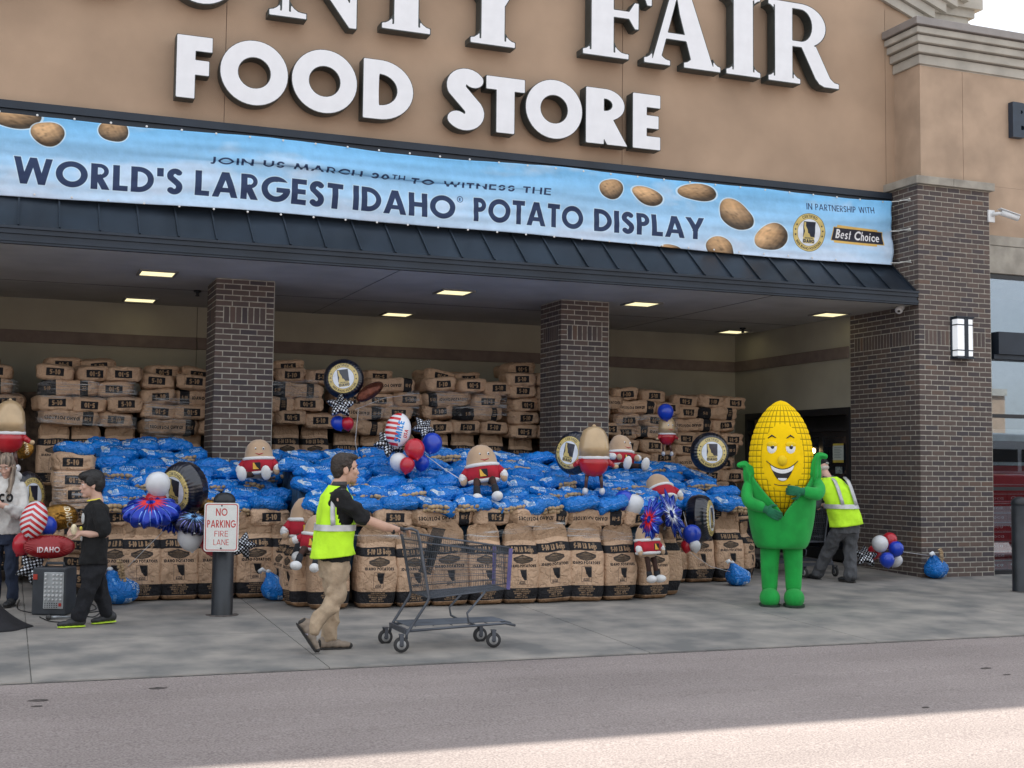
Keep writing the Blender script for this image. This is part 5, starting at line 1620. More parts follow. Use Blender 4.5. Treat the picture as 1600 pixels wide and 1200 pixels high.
# ================================================================ people and costume
def ellm(mb, c, A, B, C_, nu=12, nv=8):
    """ellipsoid with axes given as vectors"""
    n0 = len(mb.v)
    mb.ell((0, 0, 0), (1, 1, 1), None, nu, nv)
    c = Vector(c)
    for i in range(n0, len(mb.v)):
        q = mb.v[i]
        mb.v[i] = tuple(c + A * q[0] + B * q[1] + C_ * q[2])
    return mb
def limb(mb, pts, rs, n=12, ry=None):
    mb.tube(pts, rs, n, True, ry)
    for p, r in zip(pts, rs): mb.ell(p, (r, r * (ry or 1), r), None, 12, 8)
    return mb
def hand(mb, W, F, N, s=1.0, curl=.7, side=1, thumb=True):
    W, F, N = Vector(W), Vector(F).normalized(), Vector(N).normalized()
    N = (N - F * N.dot(F)).normalized()
    S_ = F.cross(N)
    ellm(mb, W + F * .045 * s, F * .052 * s, S_ * .040 * s, N * .017 * s)
    for i, ln in enumerate((.92, 1.05, 1.0, .8)):
        p = W + F * .080 * s + S_ * side * (.030 - .0205 * i) * s
        d = F.copy(); pts = [W + F * .05 * s + S_ * side * (.026 - .018 * i) * s, p]
        for q, L_ in enumerate((.036, .026, .020)):
            d = (d * math.cos(curl * (.6 + .35 * q)) + N * math.sin(curl * (.6 + .35 * q))).normalized()
            p = p + d * L_ * s * ln; pts.append(p)
        limb(mb, pts, [.0105 * s, .0105 * s, .0095 * s, .0088 * s, .0075 * s], 8)
    if thumb:
        p0_ = W + F * .018 * s + S_ * side * .026 * s
        d = (F * .55 + S_ * side * .75 + N * .3).normalized()
        p1_ = p0_ + d * .040 * s; d = (F * .8 + S_ * side * .15 + N * .6).normalized()
        p2_ = p1_ + d * .030 * s
        limb(mb, [p0_, p1_, p2_, p2_ + d * .02 * s], [.015 * s, .012 * s, .0105 * s, .008 * s], 8)
def smooth_path(P_, rs, k=7):
    P_ = [Vector(p) for p in P_]; out, ro = [], []
    for i in range(len(P_) - 1):
        a, b_, c, d = P_[max(0, i - 1)], P_[i], P_[i + 1], P_[min(len(P_) - 1, i + 2)]
        for j in range(k):
            t = j / k; out.append(.5 * ((2 * b_) + (-a + c) * t + (2 * a - 5 * b_ + 4 * c - d) * t * t + (-a + 3 * b_ - 3 * c + d) * t ** 3)); ro.append(rs[i] + (rs[i + 1] - rs[i]) * t)
    return out + [P_[-1]], ro + [rs[-1]]
def loft(secs, n=28, cap=True, pw=2.4):
    """secs: (x, y, z, a, b[, rot]) rings in roughly horizontal planes"""
    mb = MB()
    for sct in secs:
        x, y, z, a, b_ = sct[:5]; tx = sct[5] if len(sct) > 5 else 0; ty = sct[6] if len(sct) > 6 else 0
        for k in range(n):
            q = 2 * PI * k / n; c, s_ = math.cos(q), math.sin(q)
            u = a * math.copysign(abs(c) ** (2 / pw), c); v = b_ * math.copysign(abs(s_) ** (2 / pw), s_)
            mb.v.append((x + u, y + v, z + u * tx + v * ty))
    for i in range(len(secs) - 1):
        for k in range(n):
            a = i * n + k; b_ = i * n + (k + 1) % n
            mb.f.append((a, b_, b_ + n, a + n))
    if cap:
        mb.f.append(tuple(range(n))[::-1]); mb.f.append(tuple((len(secs) - 1) * n + k for k in range(n)))
    return mb
def head_mb(mb, c, f, s=1.0, up=(0, 0, 1)):
    """head with brow, nose, lips, chin and ears; f = where it looks"""
    c = Vector(c); f = Vector(f).normalized(); u = Vector(up); u = (u - f * u.dot(f)).normalized(); r = f.cross(u)
    P = lambda a, b_, d: c + (f * a + r * b_ + u * d) * s
    ellm(mb, P(-.012, 0, .025), f * .095 * s, r * .074 * s, u * .092 * s, 20, 14)
    ellm(mb, P(.022, 0, -.038), f * .066 * s, r * .056 * s, u * .078 * s, 16, 10)
    ellm(mb, P(.060, 0, -.095), f * .026 * s, r * .030 * s, u * .022 * s)
    ellm(mb, P(.072, 0, .035), f * .014 * s, r * .050 * s, u * .012 * s)
    limb(mb, [P(.078, 0, .018), P(.088, 0, -.008), P(.096, 0, -.024)], [.007 * s, .009 * s, .011 * s], 8)
    for q in (-1, 1):
        ellm(mb, P(.092, q * .012, -.028), f * .010 * s, r * .009 * s, u * .008 * s, 8, 6)
        ellm(mb, P(.062, q * .036, -.016), f * .022 * s, r * .022 * s, u * .024 * s)
        ellm(mb, P(-.008, q * .074, -.012), f * .021 * s, r * .009 * s, u * .031 * s)
    ellm(mb, P(.083, 0, -.052), f * .012 * s, r * .023 * s, u * .006 * s)
    ellm(mb, P(.081, 0, -.063), f * .012 * s, r * .020 * s, u * .007 * s)
    limb(mb, [P(-.025, 0, -.06), P(-.045, 0, -.16)], [.052 * s, .056 * s])
    return P
EYEM = M('eye_dark', (.02, .015, .012), rough=.2, var=0); EYEW = M('eye_white', (.7, .7, .68), rough=.3, var=0)
LIP = M('lip', (.45, .2, .17), rough=.5)
def face_bits(P, root, s, brow):
    for q in (-1, 1):
        mb = MB(); mb.ell(P(.073, q * .030, .010), (.009 * s, .011 * s, .008 * s), None, 10, 6); mb.put('eye', EYEW, root, True)
        mb = MB(); mb.ell(P(.080, q * .030, .010), (.0045 * s, .005 * s, .005 * s), None, 8, 6); mb.put('pupil', EYEM, root, True)
        mb = MB(); mb.tube([P(.080, q * .016, .034), P(.084, q * .032, .040), P(.074, q * .050, .034)], [.004 * s, .005 * s, .003 * s], 6); mb.put('eyebrow', brow, root, True)
    mb = MB(); mb.tube([P(.090, -.018, -.058), P(.0955, 0, -.057), P(.090, .018, -.058)], [.003 * s, .0045 * s, .003 * s], 6); mb.put('lips', LIP, root, True)
def hair_mb(P, s, f, r, u, cover):
    mb = MB()
    rr = random.Random(5)
    for q in cover: ellm(mb, P(*q[0]), f * q[1][0] * s, r * q[1][1] * s, u * q[1][2] * s, 16, 10)
    for k in range(46):
        a = rr.uniform(-2.6, 2.6); b_ = rr.uniform(-.2, 1.2)
        p = P(-.02 - .085 * math.cos(a) * math.cos(b_), .07 * math.sin(a) * math.cos(b_), .03 + .09 * math.sin(b_))
        mb.ell(p, (.017 * s, .014 * s, .02 * s), (a, b_, 0), 6, 5)
    return mb
def shoe(root, heel, toe, mup, msole, s=1.0, up=(0, 0, 1), name='shoe', mtoe=None):
    heel, toe = Vector(heel), Vector(toe); F = (toe - heel).normalized(); L_ = (toe - heel).length
    U = Vector(up); U = (U - F * U.dot(F)).normalized(); S_ = F.cross(U)
    mb = MB()
    for t, a, b_, h_ in ((.14, .16, .040, .045), (.32, .20, .042, .046), (.52, .2, .045, .036), (.74, .2, .047, .027), (.88, .12, .038, .022)):
        ellm(mb, heel + F * L_ * t + U * (h_ + .012) * s, F * L_ * a, S_ * b_ * s, U * h_ * s)
    ellm(mb, heel + F * L_ * .24 + U * .085 * s, F * L_ * .17, S_ * .040 * s, U * .038 * s)
    o = put(name, fuse(mb, name, mup, .006, 3), root)
    mb = MB()
    for t, a, b_ in ((.18, .2, .044), (.4, .22, .042), (.65, .24, .048), (.82, .18, .044)):
        ellm(mb, heel + F * L_ * t + U * .010 * s, F * L_ * a, S_ * b_ * s, U * .010 * s)
    put('sole', fuse(mb, 'sole', msole, .006, 2), o)
    if mtoe:
        mb = MB()
        ellm(mb, heel + F * L_ * .93 + U * .030 * s, F * L_ * .085, S_ * .040 * s, U * .022 * s)
        ellm(mb, heel + F * L_ * .06 + U * .055 * s, F * L_ * .07, S_ * .036 * s, U * .036 * s)
        put('toe_cap', mb.me('toe_cap', mtoe, True), o)
    mb = MB()
    for k in range(4):
        q = heel + F * L_ * (.42 + .08 * k) + U * (.088 - .010 * k) * s
        mb.tube([q - S_ * .022 * s, q + U * .006 * s, q + S_ * .022 * s], .0035 * s, 5)
    put('laces', mb.me('laces', mup if mtoe is None else mtoe, True), o)
    return o
def cloth(name, col, **k):
    kk = dict(rough=.9, var=.12, scale=7, bump=.7, bscale=11, bdist=.035, sheen=0); kk.update(k)
    return M(name, col, **kk)
SKIN = M('skin', (.55, .34, .25), rough=.55, var=.06, scale=9); SKIN2 = M('skin_pink', (.58, .36, .28), rough=.55, var=.08, scale=9)
BLKC = cloth('black_cotton', (.006, .0065, .008)); NEON = cloth('neon_mesh', (.55, .95, .03), var=.05, bump=.4)
_b = NEON.node_tree.nodes['Principled BSDF']
SILV = M('reflective_tape', (.55, .56, .57), rough=.35, metal=.2, var=.08, scale=14)
KHAKI = cloth('khaki_twill', (.42, .32, .22)); GREYT = cloth('grey_trouser', (.085, .09, .10)); NAVYJ = cloth('dark_jeans', (.02, .03, .06))
HAIRB = M('brown_hair', (.035, .024, .018), rough=.6, var=.3, scale=60, bump=.8, bscale=90); HAIRK = M('black_hair', (.010, .009, .010), rough=.5, var=.2, scale=60, bump=.8, bscale=90)
TAUPE = cloth('taupe_suede', (.27, .22, .175), bump=.3); SOLEB = M('dark_sole', (.03, .028, .027), rough=.8)
V3 = Vector
# ---------------------------------------------------------------- worker with the cart
wk = empty('person', (-8.80, -3.56, gz(-3.56)), label='young worker in neon vest and khaki trousers pushing the grey shopping cart', cat='person')
mb = MB()
P = head_mb(mb, (.085, 0, 1.485), (1, -.12, -.05), 1.06)
limb(mb, [(.02, 0, 1.36), (-.0, 0, 1.22), (-.0, 0, .8)], [.06, .11, .12])
for q in (-1, 1):
    limb(mb, [(-.01, q * .17, 1.25), (.21, q * .20, 1.075), (.36, q * .185, 1.02), (.475, q * .165, .995)], [.055, .043, .042, .028])
    hand(mb, (.475, q * .165, .995), (1, -.1 * q, .05), (.1, 0, -1), 1.0, 1.15, -q)
bo_ = put('body', fuse(mb, 'body', SKIN, .006, 3), wk)
f_ = V3((1, -.12, -.05)).normalized(); u_ = V3((0, 0, 1)); u_ = (u_ - f_ * u_.dot(f_)).normalized(); r_ = f_.cross(u_)
face_bits(P, wk, 1.06, HAIRB)
mb = hair_mb(P, 1.06, f_, r_, u_, [((-.028, 0, .048), (.098, .082, .085)), ((-.055, 0, .01), (.070, .078, .080)), ((.012, 0, .098), (.078, .066, .032)), ((-.06, 0, -.045), (.042, .060, .040))])
for q in (-1, 1): ellm(mb, P(.012, q * .068, .012), f_ * .016, r_ * .010, u_ * .038)
put('hair', fuse(mb, 'hair', HAIRB, .006, 2), wk)
mb = MB(); ellm(mb, P(.052, 0, -.085), f_ * .040, r_ * .052, u_ * .030); 
put('beard', fuse(mb, 'beard', M('stubble', (.36, .22, .16), rough=.8), .006, 2), wk)
# polo
mb = loft([(.0, 0, .735, .125, .175), (-.005, 0, .80, .125, .175), (-.01, 0, .95, .125, .17), (.01, 0, 1.10, .13, .18), (.005, 0, 1.22, .12, .19), (.005, 0, 1.30, .085, .14), (.02, 0, 1.355, .062, .07)])
for q in (-1, 1): limb(mb, [(0, q * .15, 1.255), (.085, q * .19, 1.18), (.175, q * .205, 1.095)], [.078, .075, .068])
put('polo_shirt', wrinkle(fuse(mb, 'polo_shirt', BLKC, .009, 3), .016, 9, 3), wk)
mb = MB()
for k in range(20):
    a = 2 * PI * k / 20
mb = loft([(.022, 0, 1.345, .070, .078), (.03, 0, 1.385, .060, .066)], 24, False)
o = put('collar', mb.me('collar', cloth('charcoal_collar', (.05, .05, .055)), True), wk); o.modifiers.new('s', 'SOLIDIFY').thickness = .008
# vest
secs = [(-.02, 0, .775, .185, .205, .10), (-.015, 0, .83, .175, .20, .08), (-.01, 0, .93, .158, .192, .03), (.0, 0, 1.02, .152, .190), (.01, 0, 1.10, .150, .192), (.008, 0, 1.18, .140, .185, -.05), (.004, 0, 1.26, .125, .155, -.08), (.006, 0, 1.315, .095, .115, -.1), (.012, 0, 1.345, .078, .09, -.1)]
def holed(secs, n, holes):
    m_ = loft(secs, n, False)
    f = []
    for q in m_.f:
        c = sum((V3(m_.v[i]) for i in q), V3()) / len(q)
        if not any(abs((c.x - h[0]) / h[3]) ** 2 + abs((c.z - h[2]) / h[4]) ** 2 < 1 and c.y * h[1] > .06 for h in holes): f.append(q)
    m_.f = f
    return m_
fine = []
for a, b_ in zip(secs[:-1], secs[1:]):
    a = list(a) + [0] * (6 - len(a)); b_ = list(b_) + [0] * (6 - len(b_))
    for k in range(5): fine.append(tuple(a[i] + (b_[i] - a[i]) * k / 5 for i in range(6)))
fine.append(tuple(list(secs[-1])))
mb = holed(fine, 88, [(.055, 1, 1.155, .085, .135), (.055, -1, 1.155, .085, .135)])
mb.v = [(x + .008 * noise.noise(V3((x * 8, y * 8, z * 4))), y + .01 * noise.noise(V3((x * 9, 4, z * 5))), z) for x, y, z in mb.v]
o = put('safety_vest', wrinkle(mb.me('safety_vest', NEON, True), .014, 7, 2), wk); o.modifiers.new('s', 'SOLIDIFY').thickness = .006
vest = o
def ringband(secs, z0, z1, m, name, par, grow=.004, n=60, arc_=None):
    def at_z(z):
        for a, b_ in zip(secs[:-1], secs[1:]):
            if a[2] <= z <= b_[2]:
                t = (z - a[2]) / (b_[2] - a[2]); return [a[i] + (b_[i] - a[i]) * t for i in range(5)]
        return secs[-1]
    ss = []
    for k in range(4):
        q = at_z(z0 + (z1 - z0) * k / 3); ss.append((q[0], q[1], z0 + (z1 - z0) * k / 3, q[3] + grow, q[4] + grow))
    m_ = loft(ss, n, False)
    return put(name, m_.me(name, m, True), par)
ringband([s_[:5] for s_ in secs], .985, 1.035, SILV, 'reflective_band', vest, .013)
for q in (-1, 1):     # strip from the waist over the shoulder, following the vest
    v, f = [], []
    for k, (x, y, z) in enumerate(((-.062, .188, 1.03), (-.066, .188, 1.08), (-.068, .182, 1.15), (-.060, .165, 1.22), (-.040, .145, 1.275), (-.01, .118, 1.32), (.035, .105, 1.325))):
        wd = .019
        v += [(x - wd, q * (y + .006) , z), (x + wd, q * (y + .008), z)]
        if k: f.append((2 * k - 2, 2 * k - 1, 2 * k + 1, 2 * k))
    o = put('reflective_strip', mesh('reflective_strip', v, f, SILV, True), vest); o.modifiers.new('s', 'SOLIDIFY').thickness = .01
# trousers
mb = loft([(.0, 0, .60, .11, .155), (-.005, 0, .68, .125, .165), (-.005, 0, .78, .118, .158)])
limb(mb, [(-.01, -.085, .68), (.005, -.095, .45), (-.09, -.095, .33), (-.185, -.095, .205)], [.098, .078, .072, .068])
limb(mb, [(0, .085, .68), (.03, .09, .44), (.005, .09, .26), (-.01, .09, .12)], [.098, .076, .068, .066])
for k, (p, r) in enumerate((((-.05, -.13, .5), .05), ((.0, -.15, .36), .028), ((-.12, -.13, .28), .03))): mb.ell(p, (r, r * .5, r), None, 10, 6)
put('trousers', wrinkle(fuse(mb, 'trousers', KHAKI, .009, 2), .016, 9, 3), wk)
MB().tube([(-.19, -.095, .225), (-.235, -.095, .15)], [.036, .034], 10).put('sock', M('white_sock', (.55, .52, .62), rough=.9), wk, smooth=True)
shoe(wk, (-.335, -.095, .245), (-.165, -.095, -.003), TAUPE, SOLEB, 1.05, (.8, 0, .55), mtoe=SOLEB)
shoe(wk, (-.105, .09, .0), (.185, .09, -.002), TAUPE, SOLEB, 1.05, mtoe=SOLEB)
MB().tube([(.435, -.168, .985), (.45, -.167, .99)], [.034, .034], 12).put('wristwatch', BLACKP, wk, smooth=True)

# ---------------------------------------------------------------- boy in black
by = empty('person', (-10.60, -1.78, gz(-1.78)), label='dark haired boy in black shirt and black trousers walking left holding a bread roll', cat='person')
mb = MB()
P = head_mb(mb, (-.02, 0, 1.262), (-1, -.1, -.12), .98)
limb(mb, [(.03, 0, 1.14), (.03, 0, 1.0), (.03, 0, .65)], [.05, .09, .1])
limb(mb, [(.04, -.145, 1.03), (.105, -.165, .825), (-.02, -.17, .825), (-.10, -.15, .835)], [.045, .036, .032, .024])
hand(mb, (-.10, -.15, .835), (-1, .1, .1), (0, .6, -.6), .85, .9, 1)
limb(mb, [(.04, .145, 1.03), (.10, .165, .83), (-.02, .12, .84), (-.10, .08, .85)], [.045, .036, .032, .024])
hand(mb, (-.10, .08, .85), (-1, -.2, .1), (0, -.6, -.6), .85, .9, -1)
put('body', fuse(mb, 'body', SKIN2, .006, 3), by)
f_ = V3((-1, -.1, -.12)).normalized(); u_ = V3((0, 0, 1)); u_ = (u_ - f_ * u_.dot(f_)).normalized(); r_ = f_.cross(u_)
face_bits(P, by, .98, HAIRK)
mb = hair_mb(P, .98, f_, r_, u_, [((-.025, 0, .052), (.108, .092, .090)), ((-.06, 0, .01), (.072, .086, .085)), ((.035, 0, .085), (.070, .078, .045)), ((-.055, 0, -.04), (.05, .07, .045))])
for q in (-1, 1): ellm(mb, P(.01, q * .075, .03), f_ * .045, r_ * .016, u_ * .045)
put('hair', fuse(mb, 'hair', HAIRK, .006, 2), by)
mb = loft([(.02, 0, .545, .125, .165), (.025, 0, .64, .12, .16), (.03, 0, .8, .112, .155), (.035, 0, .95, .115, .165), (.035, 0, 1.05, .10, .16), (.025, 0, 1.105, .07, .11), (.015, 0, 1.13, .055, .065)])
limb(mb, [(.04, -.14, 1.035), (.075, -.175, .92), (.10, -.18, .85)], [.068, .068, .064]); limb(mb, [(.04, .14, 1.035), (.075, .17, .92), (.095, .175, .86)], [.068, .066, .062])
put('t_shirt', wrinkle(fuse(mb, 't_shirt', BLKC, .008, 3), .016, 9, 3), by)
YEL = M('yellow_trim', (.8, .7, .08), rough=.8)
mb = loft([(.012, 0, 1.122, .062, .072, .18), (.010, 0, 1.134, .058, .068, .18)], 24, False); o = put('collar_trim', mb.me('collar_trim', YEL, True), by); o.modifiers.new('s', 'SOLIDIFY').thickness = .006
GRF = M('shirt_print_white', (.6, .62, .62), rough=.8)
mb = MB().ell((-.082, -.07, .96), (.012, .03, .05), (0, 0, .3), 10, 6).ell((-.088, -.055, .78), (.012, .028, .022), None, 10, 6); mb.put('shirt_print', GRF, by, smooth=True)
mb = MB().ell((-.095, -.06, .87), (.014, .03, .022), None, 10, 6); mb.put('shirt_print', YEL, by, smooth=True)
mb = loft([(.02, 0, .44, .105, .14), (.025, 0, .52, .115, .15), (.03, 0, .60, .105, .14)])
limb(mb, [(.02, -.075, .50), (-.02, -.08, .32), (-.09, -.08, .10)], [.092, .078, .066])
limb(mb, [(.03, .075, .50), (.09, .08, .30), (.155, .08, .11)], [.092, .076, .062])
put('trousers', wrinkle(fuse(mb, 'trousers', cloth('black_twill', (.007, .008, .012)), .008, 2), .016, 9, 3), by)
LIME = M('lime_sole', (.55, .8, .05), rough=.6); SHB = M('black_trainer', (.03, .032, .036), rough=.6)
shoe(by, (-.03, -.08, .0), (-.275, -.08, -.002), SHB, LIME, .95)
shoe(by, (.245, .08, .015), (.02, .08, -.0), SHB, LIME, .95)
bun = tag(MB().ell((0, 0, 0), (.028, .04, .052), None, 14, 10).put('bread_roll', M('bread', (.72, .62, .42), rough=.8, var=.15, scale=20), None, smooth=True), 'pale round bread roll held in the hand of the boy in black', 'food')
bun.location = (-10.76, -1.93, gz(-1.78) + .865)

# ---------------------------------------------------------------- woman at the left edge
wo = empty('person', (-11.28, -.35, gz(-.35)), label='woman with long grey hair in a light grey hooded sweatshirt at the left edge', cat='person')
wo.rotation_euler = (0, 0, -.45); wo.scale = (.9, .95, .98); wo.location.x -= .05
mb = MB()
P = head_mb(mb, (.02, -.05, 1.40), (.1, -1, -.55), .98)
limb(mb, [(0, .02, 1.30), (0, .02, 1.15), (0, .02, .8)], [.055, .10, .12])
for q in (-1, 1):
    limb(mb, [(q * .17, .02, 1.17), (q * .21, -.04, .95), (q * .11, -.21, 1.0), (q * .05, -.25, 1.02)], [.05, .04, .034, .026])
    hand(mb, (q * .06, -.25, 1.02), (-q * .9, -.3, .2), (0, 1, .2), .9, .8, q)
put('body', fuse(mb, 'body', SKIN2, .007, 3), wo)
f_ = V3((.1, -1, -.55)).normalized(); u_ = V3((0, 0, 1)); u_ = (u_ - f_ * u_.dot(f_)).normalized(); r_ = f_.cross(u_)
HAIRG = M('grey_hair', (.24, .185, .14), rough=.55, var=.35, scale=50, bump=.9, bscale=70, stretch=(1, 1, .12))
face_bits(P, wo, .98, HAIRG)
mb = hair_mb(P, .98, f_, r_, u_, [((-.02, 0, .045), (.098, .086, .088)), ((-.055, 0, -.02), (.070, .084, .11))])
rr = random.Random(2)
for k in range(34):
    a = rr.uniform(-1, 1); q = 1 if a > 0 else -1
    st = P(.02 - .05 * abs(a), a * .075, .06)
    pts = [st, V3((q * .088 + .02 * a, -.03 + rr.uniform(-.03, .03), 1.38)), V3((q * (.10 + rr.uniform(-.015, .015)), -.075 + rr.uniform(-.03, .03), 1.26)), V3((q * (.085 + rr.uniform(-.03, .03)), -.125 + rr.uniform(-.02, .02), 1.10 + rr.uniform(-.04, .05)))]
    mb.tube(pts, [.012, .017, .015, .005], 6)
put('hair', fuse(mb, 'hair', HAIRG, .006, 1), wo)
HOOD = cloth('heather_sweat', (.58, .57, .55))
mb = loft([(0, .02, .72, .19, .14), (0, .02, .78, .20, .15), (0, .02, .95, .185, .14), (0, .02, 1.12, .19, .14), (0, .02, 1.22, .15, .12), (0, .02, 1.29, .09, .085)])
for q in (-1, 1): limb(mb, [(q * .15, .02, 1.17), (q * .225, -.03, .95), (q * .21, -.10, .93), (q * .12, -.20, .985)], [.075, .065, .06, .045])
limb(mb, [(-.08, .08, 1.29), (0, .12, 1.30), (.08, .08, 1.29)], [.05, .06, .05])
put('sweatshirt', wrinkle(fuse(mb, 'sweatshirt', HOOD, .009, 3), .016, 9, 3), wo)
for ch, x in (('C', -.01), ('O', .075)):
    lo_ = contours(lambda X, Y, c=ch: glyph_sdf(c, X, Y, .26), -.1, 1.2, -.1, 1.1, 40)
    q = put('printed_letter', extruded([[(p[0] * .075, p[1] * .085) for p in l] for l in lo_], .01, 'printed_letter', BLKC), wo, (x, -.140, 1.04)); q.rotation_euler = (-.08, 0, .0)
mb = loft([(0, .02, .62, .16, .13), (0, .02, .74, .17, .135)])
for q in (-1, 1): limb(mb, [(q * .09, .02, .68), (q * .095, .0, .40), (q * .1, .03, .09)], [.098, .072, .058])
put('jeans', wrinkle(fuse(mb, 'jeans', NAVYJ, .009, 2), .016, 9, 3), wo)
for q in (-1, 1): shoe(wo, (q * .1, .08, 0), (q * .11, -.16, 0), SHB, SOLEB, .9)

# ---------------------------------------------------------------- older worker seen from behind
ol = empty('person', (-1.47, -.25, gz(-.25)), label='older man in black cap and neon vest bending over carts at the dark entrance', cat='person')
mb = MB()
P = head_mb(mb, (-.19, .12, 1.435), (-.45, 1, -.45), 1.0)
limb(mb, [(-.15, .06, 1.32), (-.06, .0, 1.12), (.02, -.05, .8)], [.06, .12, .13])
limb(mb, [(-.25, .03, 1.20), (-.27, .12, .98), (-.22, .30, .95), (-.2, .40, .96)], [.052, .044, .038, .028]); hand(mb, (-.2, .40, .96), (.1, 1, 0), (0, 0, -1), 1, 1.0, 1)
limb(mb, [(.13, .05, 1.20), (.2, .12, 1.0), (.1, .34, .96), (.06, .42, .96)], [.052, .044, .038, .028]); hand(mb, (.06, .42, .96), (-.1, 1, 0), (0, 0, -1), 1, 1.0, -1)
put('body', fuse(mb, 'body', SKIN2, .008, 3), ol)
f_ = V3((-.45, 1, -.45)).normalized(); u_ = V3((0, 0, 1)); u_ = (u_ - f_ * u_.dot(f_)).normalized(); r_ = f_.cross(u_)
mb = MB(); ellm(mb, P(-.045, 0, -.012), f_ * .058, r_ * .074, u_ * .040); put('hair', fuse(mb, 'hair', M('white_hair', (.45, .42, .38), rough=.8), .007, 1), ol)
mb = MB(); ellm(mb, P(-.012, 0, .062), f_ * .104, r_ * .084, u_ * .074); ellm(mb, P(.12, 0, .045), f_ * .075, r_ * .065, u_ * .010)
capo = put('cap', fuse(mb, 'cap', BLKC, .006, 2), ol)
mb = MB(); ellm(mb, P(-.108, 0, .028), f_ * .012, r_ * .034, u_ * .016); put('cap_strap', mb.me('cap_strap', M('cap_patch', (.30, .30, .27), rough=.7), True), capo)
osec = [(.05, -.07, .72, .215, .165, .12), (.04, -.06, .82, .205, .16, .1), (.0, -.04, .95, .205, .155, .08), (-.04, -.02, 1.08, .205, .15, .08), (-.07, .01, 1.18, .20, .14, .08), (-.10, .03, 1.26, .165, .12, .06), (-.13, .05, 1.325, .10, .09, .04)]
fine = []
for a, b_ in zip(osec[:-1], osec[1:]):
    for k in range(5): fine.append(tuple(a[i] + (b_[i] - a[i]) * k / 5 for i in range(6)))
fine.append(osec[-1])
mb = loft(fine, 64, False)
o = put('safety_vest', wrinkle(mb.me('safety_vest', NEON, True), .014, 7, 5), ol); o.modifiers.new('s', 'SOLIDIFY').thickness = .008
vest = o
ringband([(s_[0], s_[1], s_[2] + .0, s_[3], s_[4]) for s_ in osec], .93, .985, SILV, 'reflective_band', vest, .018)
for x in (-.11, .09):
    v, f = [], []
    for k, (dx, y, z) in enumerate(((0.02, -.195, .98), (.0, -.185, 1.06), (-.015, -.165, 1.14), (-.02, -.135, 1.21), (-.025, -.09, 1.28), (-.03, -.02, 1.33))):
        v += [(x + dx - .024, y - .008, z), (x + dx + .024, y - .008, z)]
        if k: f.append((2 * k - 2, 2 * k - 1, 2 * k + 1, 2 * k))
    o = put('reflective_strip', mesh('reflective_strip', v, f, SILV, True), vest); o.modifiers.new('s', 'SOLIDIFY').thickness = .012
mb = loft([(.04, -.05, .70, .18, .13), (-.0, -.03, 1.0, .18, .13), (-.07, .02, 1.2, .19, .12), (-.14, .05, 1.34, .07, .07)])
limb(mb, [(-.24, .03, 1.19), (-.27, .10, 1.05), (-.272, .12, .985)], [.08, .074, .066]); limb(mb, [(.12, .05, 1.19), (.19, .10, 1.06), (.2, .13, 1.0)], [.08, .072, .066])
put('t_shirt', wrinkle(fuse(mb, 't_shirt', cloth('grey_cotton', (.07, .075, .085)), .009, 2), .016, 9, 3), ol)
mb = loft([(.05, -.05, .62, .17, .14), (.05, -.05, .74, .18, .145)])
limb(mb, [(.13, -.06, .66), (.13, -.02, .40), (.12, -.05, .08)], [.108, .088, .085])
limb(mb, [(-.04, -.04, .66), (-.05, .16, .40), (-.10, .34, .10)], [.105, .085, .078])
put('trousers', wrinkle(fuse(mb, 'trousers', GREYT, .009, 2), .016, 9, 3), ol)
shoe(ol, (.13, -.14, 0), (.06, .12, 0), SHB, SOLEB, 1.05); shoe(ol, (-.09, .28, 0), (-.14, .54, 0), SHB, SOLEB, 1.05)

# ---------------------------------------------------------------- corn costume
co = empty('costumed_person', (-3.46, -1.97, gz(-1.97)), label='person in a tall yellow corn cob costume with green husk, sleeves, gloves and boots', cat='person')
GREEN = M('green_plush', (.010, .35, .055), rough=.95, var=.10, scale=5, bump=.3, bscale=160, sheen=.08)
GLOVE = M('dark_green_glove', (.01, .14, .065), rough=.9, var=.15, bump=.3, bscale=100, sheen=.05)
def cobR(z):
    t = (z - .93) / (2.225 - .93)
    t = min(max(t, 0), 1)
    # narrow foot, widest at two fifths, long rounded top
    return .412 * (math.sin(PI * t ** .82) ** .74 if t < .45 else (1 - ((t - .45) / .55) ** 2.25) ** .64 * 1.0) if True else 0
zz = [.93 + (2.225 - .93) * k / 110 for k in range(111)]
tw, th_ = 1200, 900
cb = Cv(tw, th_, (.96, .80, .06))
NU = 30
v, f, uv = [], [], []
nu = 180
def in_face(x, z):       # smooth front part
    return ((x / .265) ** 2 + ((z - 1.60) / .36) ** 2) < 1
for j, z in enumerate(zz):
    R_ = cobR(z)
    for i in range(nu + 1):
        a = 2 * PI * i / nu
        x = R_ * math.cos(a); y = R_ * .80 * math.sin(a)
        ku = (a / (2 * PI) * NU) % 1; kv = ((z - .93) / .062) % 1
        bmp = (math.sin(PI * ku) * math.sin(PI * kv)) ** .35 * .012
        if y < 0 and in_face(x, z): bmp = .012
        s_ = 1 + (bmp - .012) / max(R_, .08)
        v.append((x * s_, y * s_, z)); uv.append((i / nu, (z - .93) / 1.295))
for j in range(110):
    for i in range(nu):
        a = j * (nu + 1) + i; f.append((a, a + 1, a + nu + 2, a + nu + 1))
OLV = (.42, .36, .08)
XX, YY = np.meshgrid(np.arange(tw) / tw, 1 - np.arange(th_) / th_)
zzz = .93 + YY * 1.295
Rz = np.array([cobR(float(q)) for q in zzz[:, 0]])[:, None]
xw = Rz * np.cos(2 * PI * XX); fr = (np.sin(2 * PI * XX) < 0) & (((xw / .265) ** 2 + ((zzz - 1.60) / .36) ** 2) < 1)
du = np.abs(((XX * NU + .5) % 1) - .5) / NU * 2 * PI * Rz
dv = np.abs((((zzz - .93) / .062 + .5) % 1) - .5) * .062
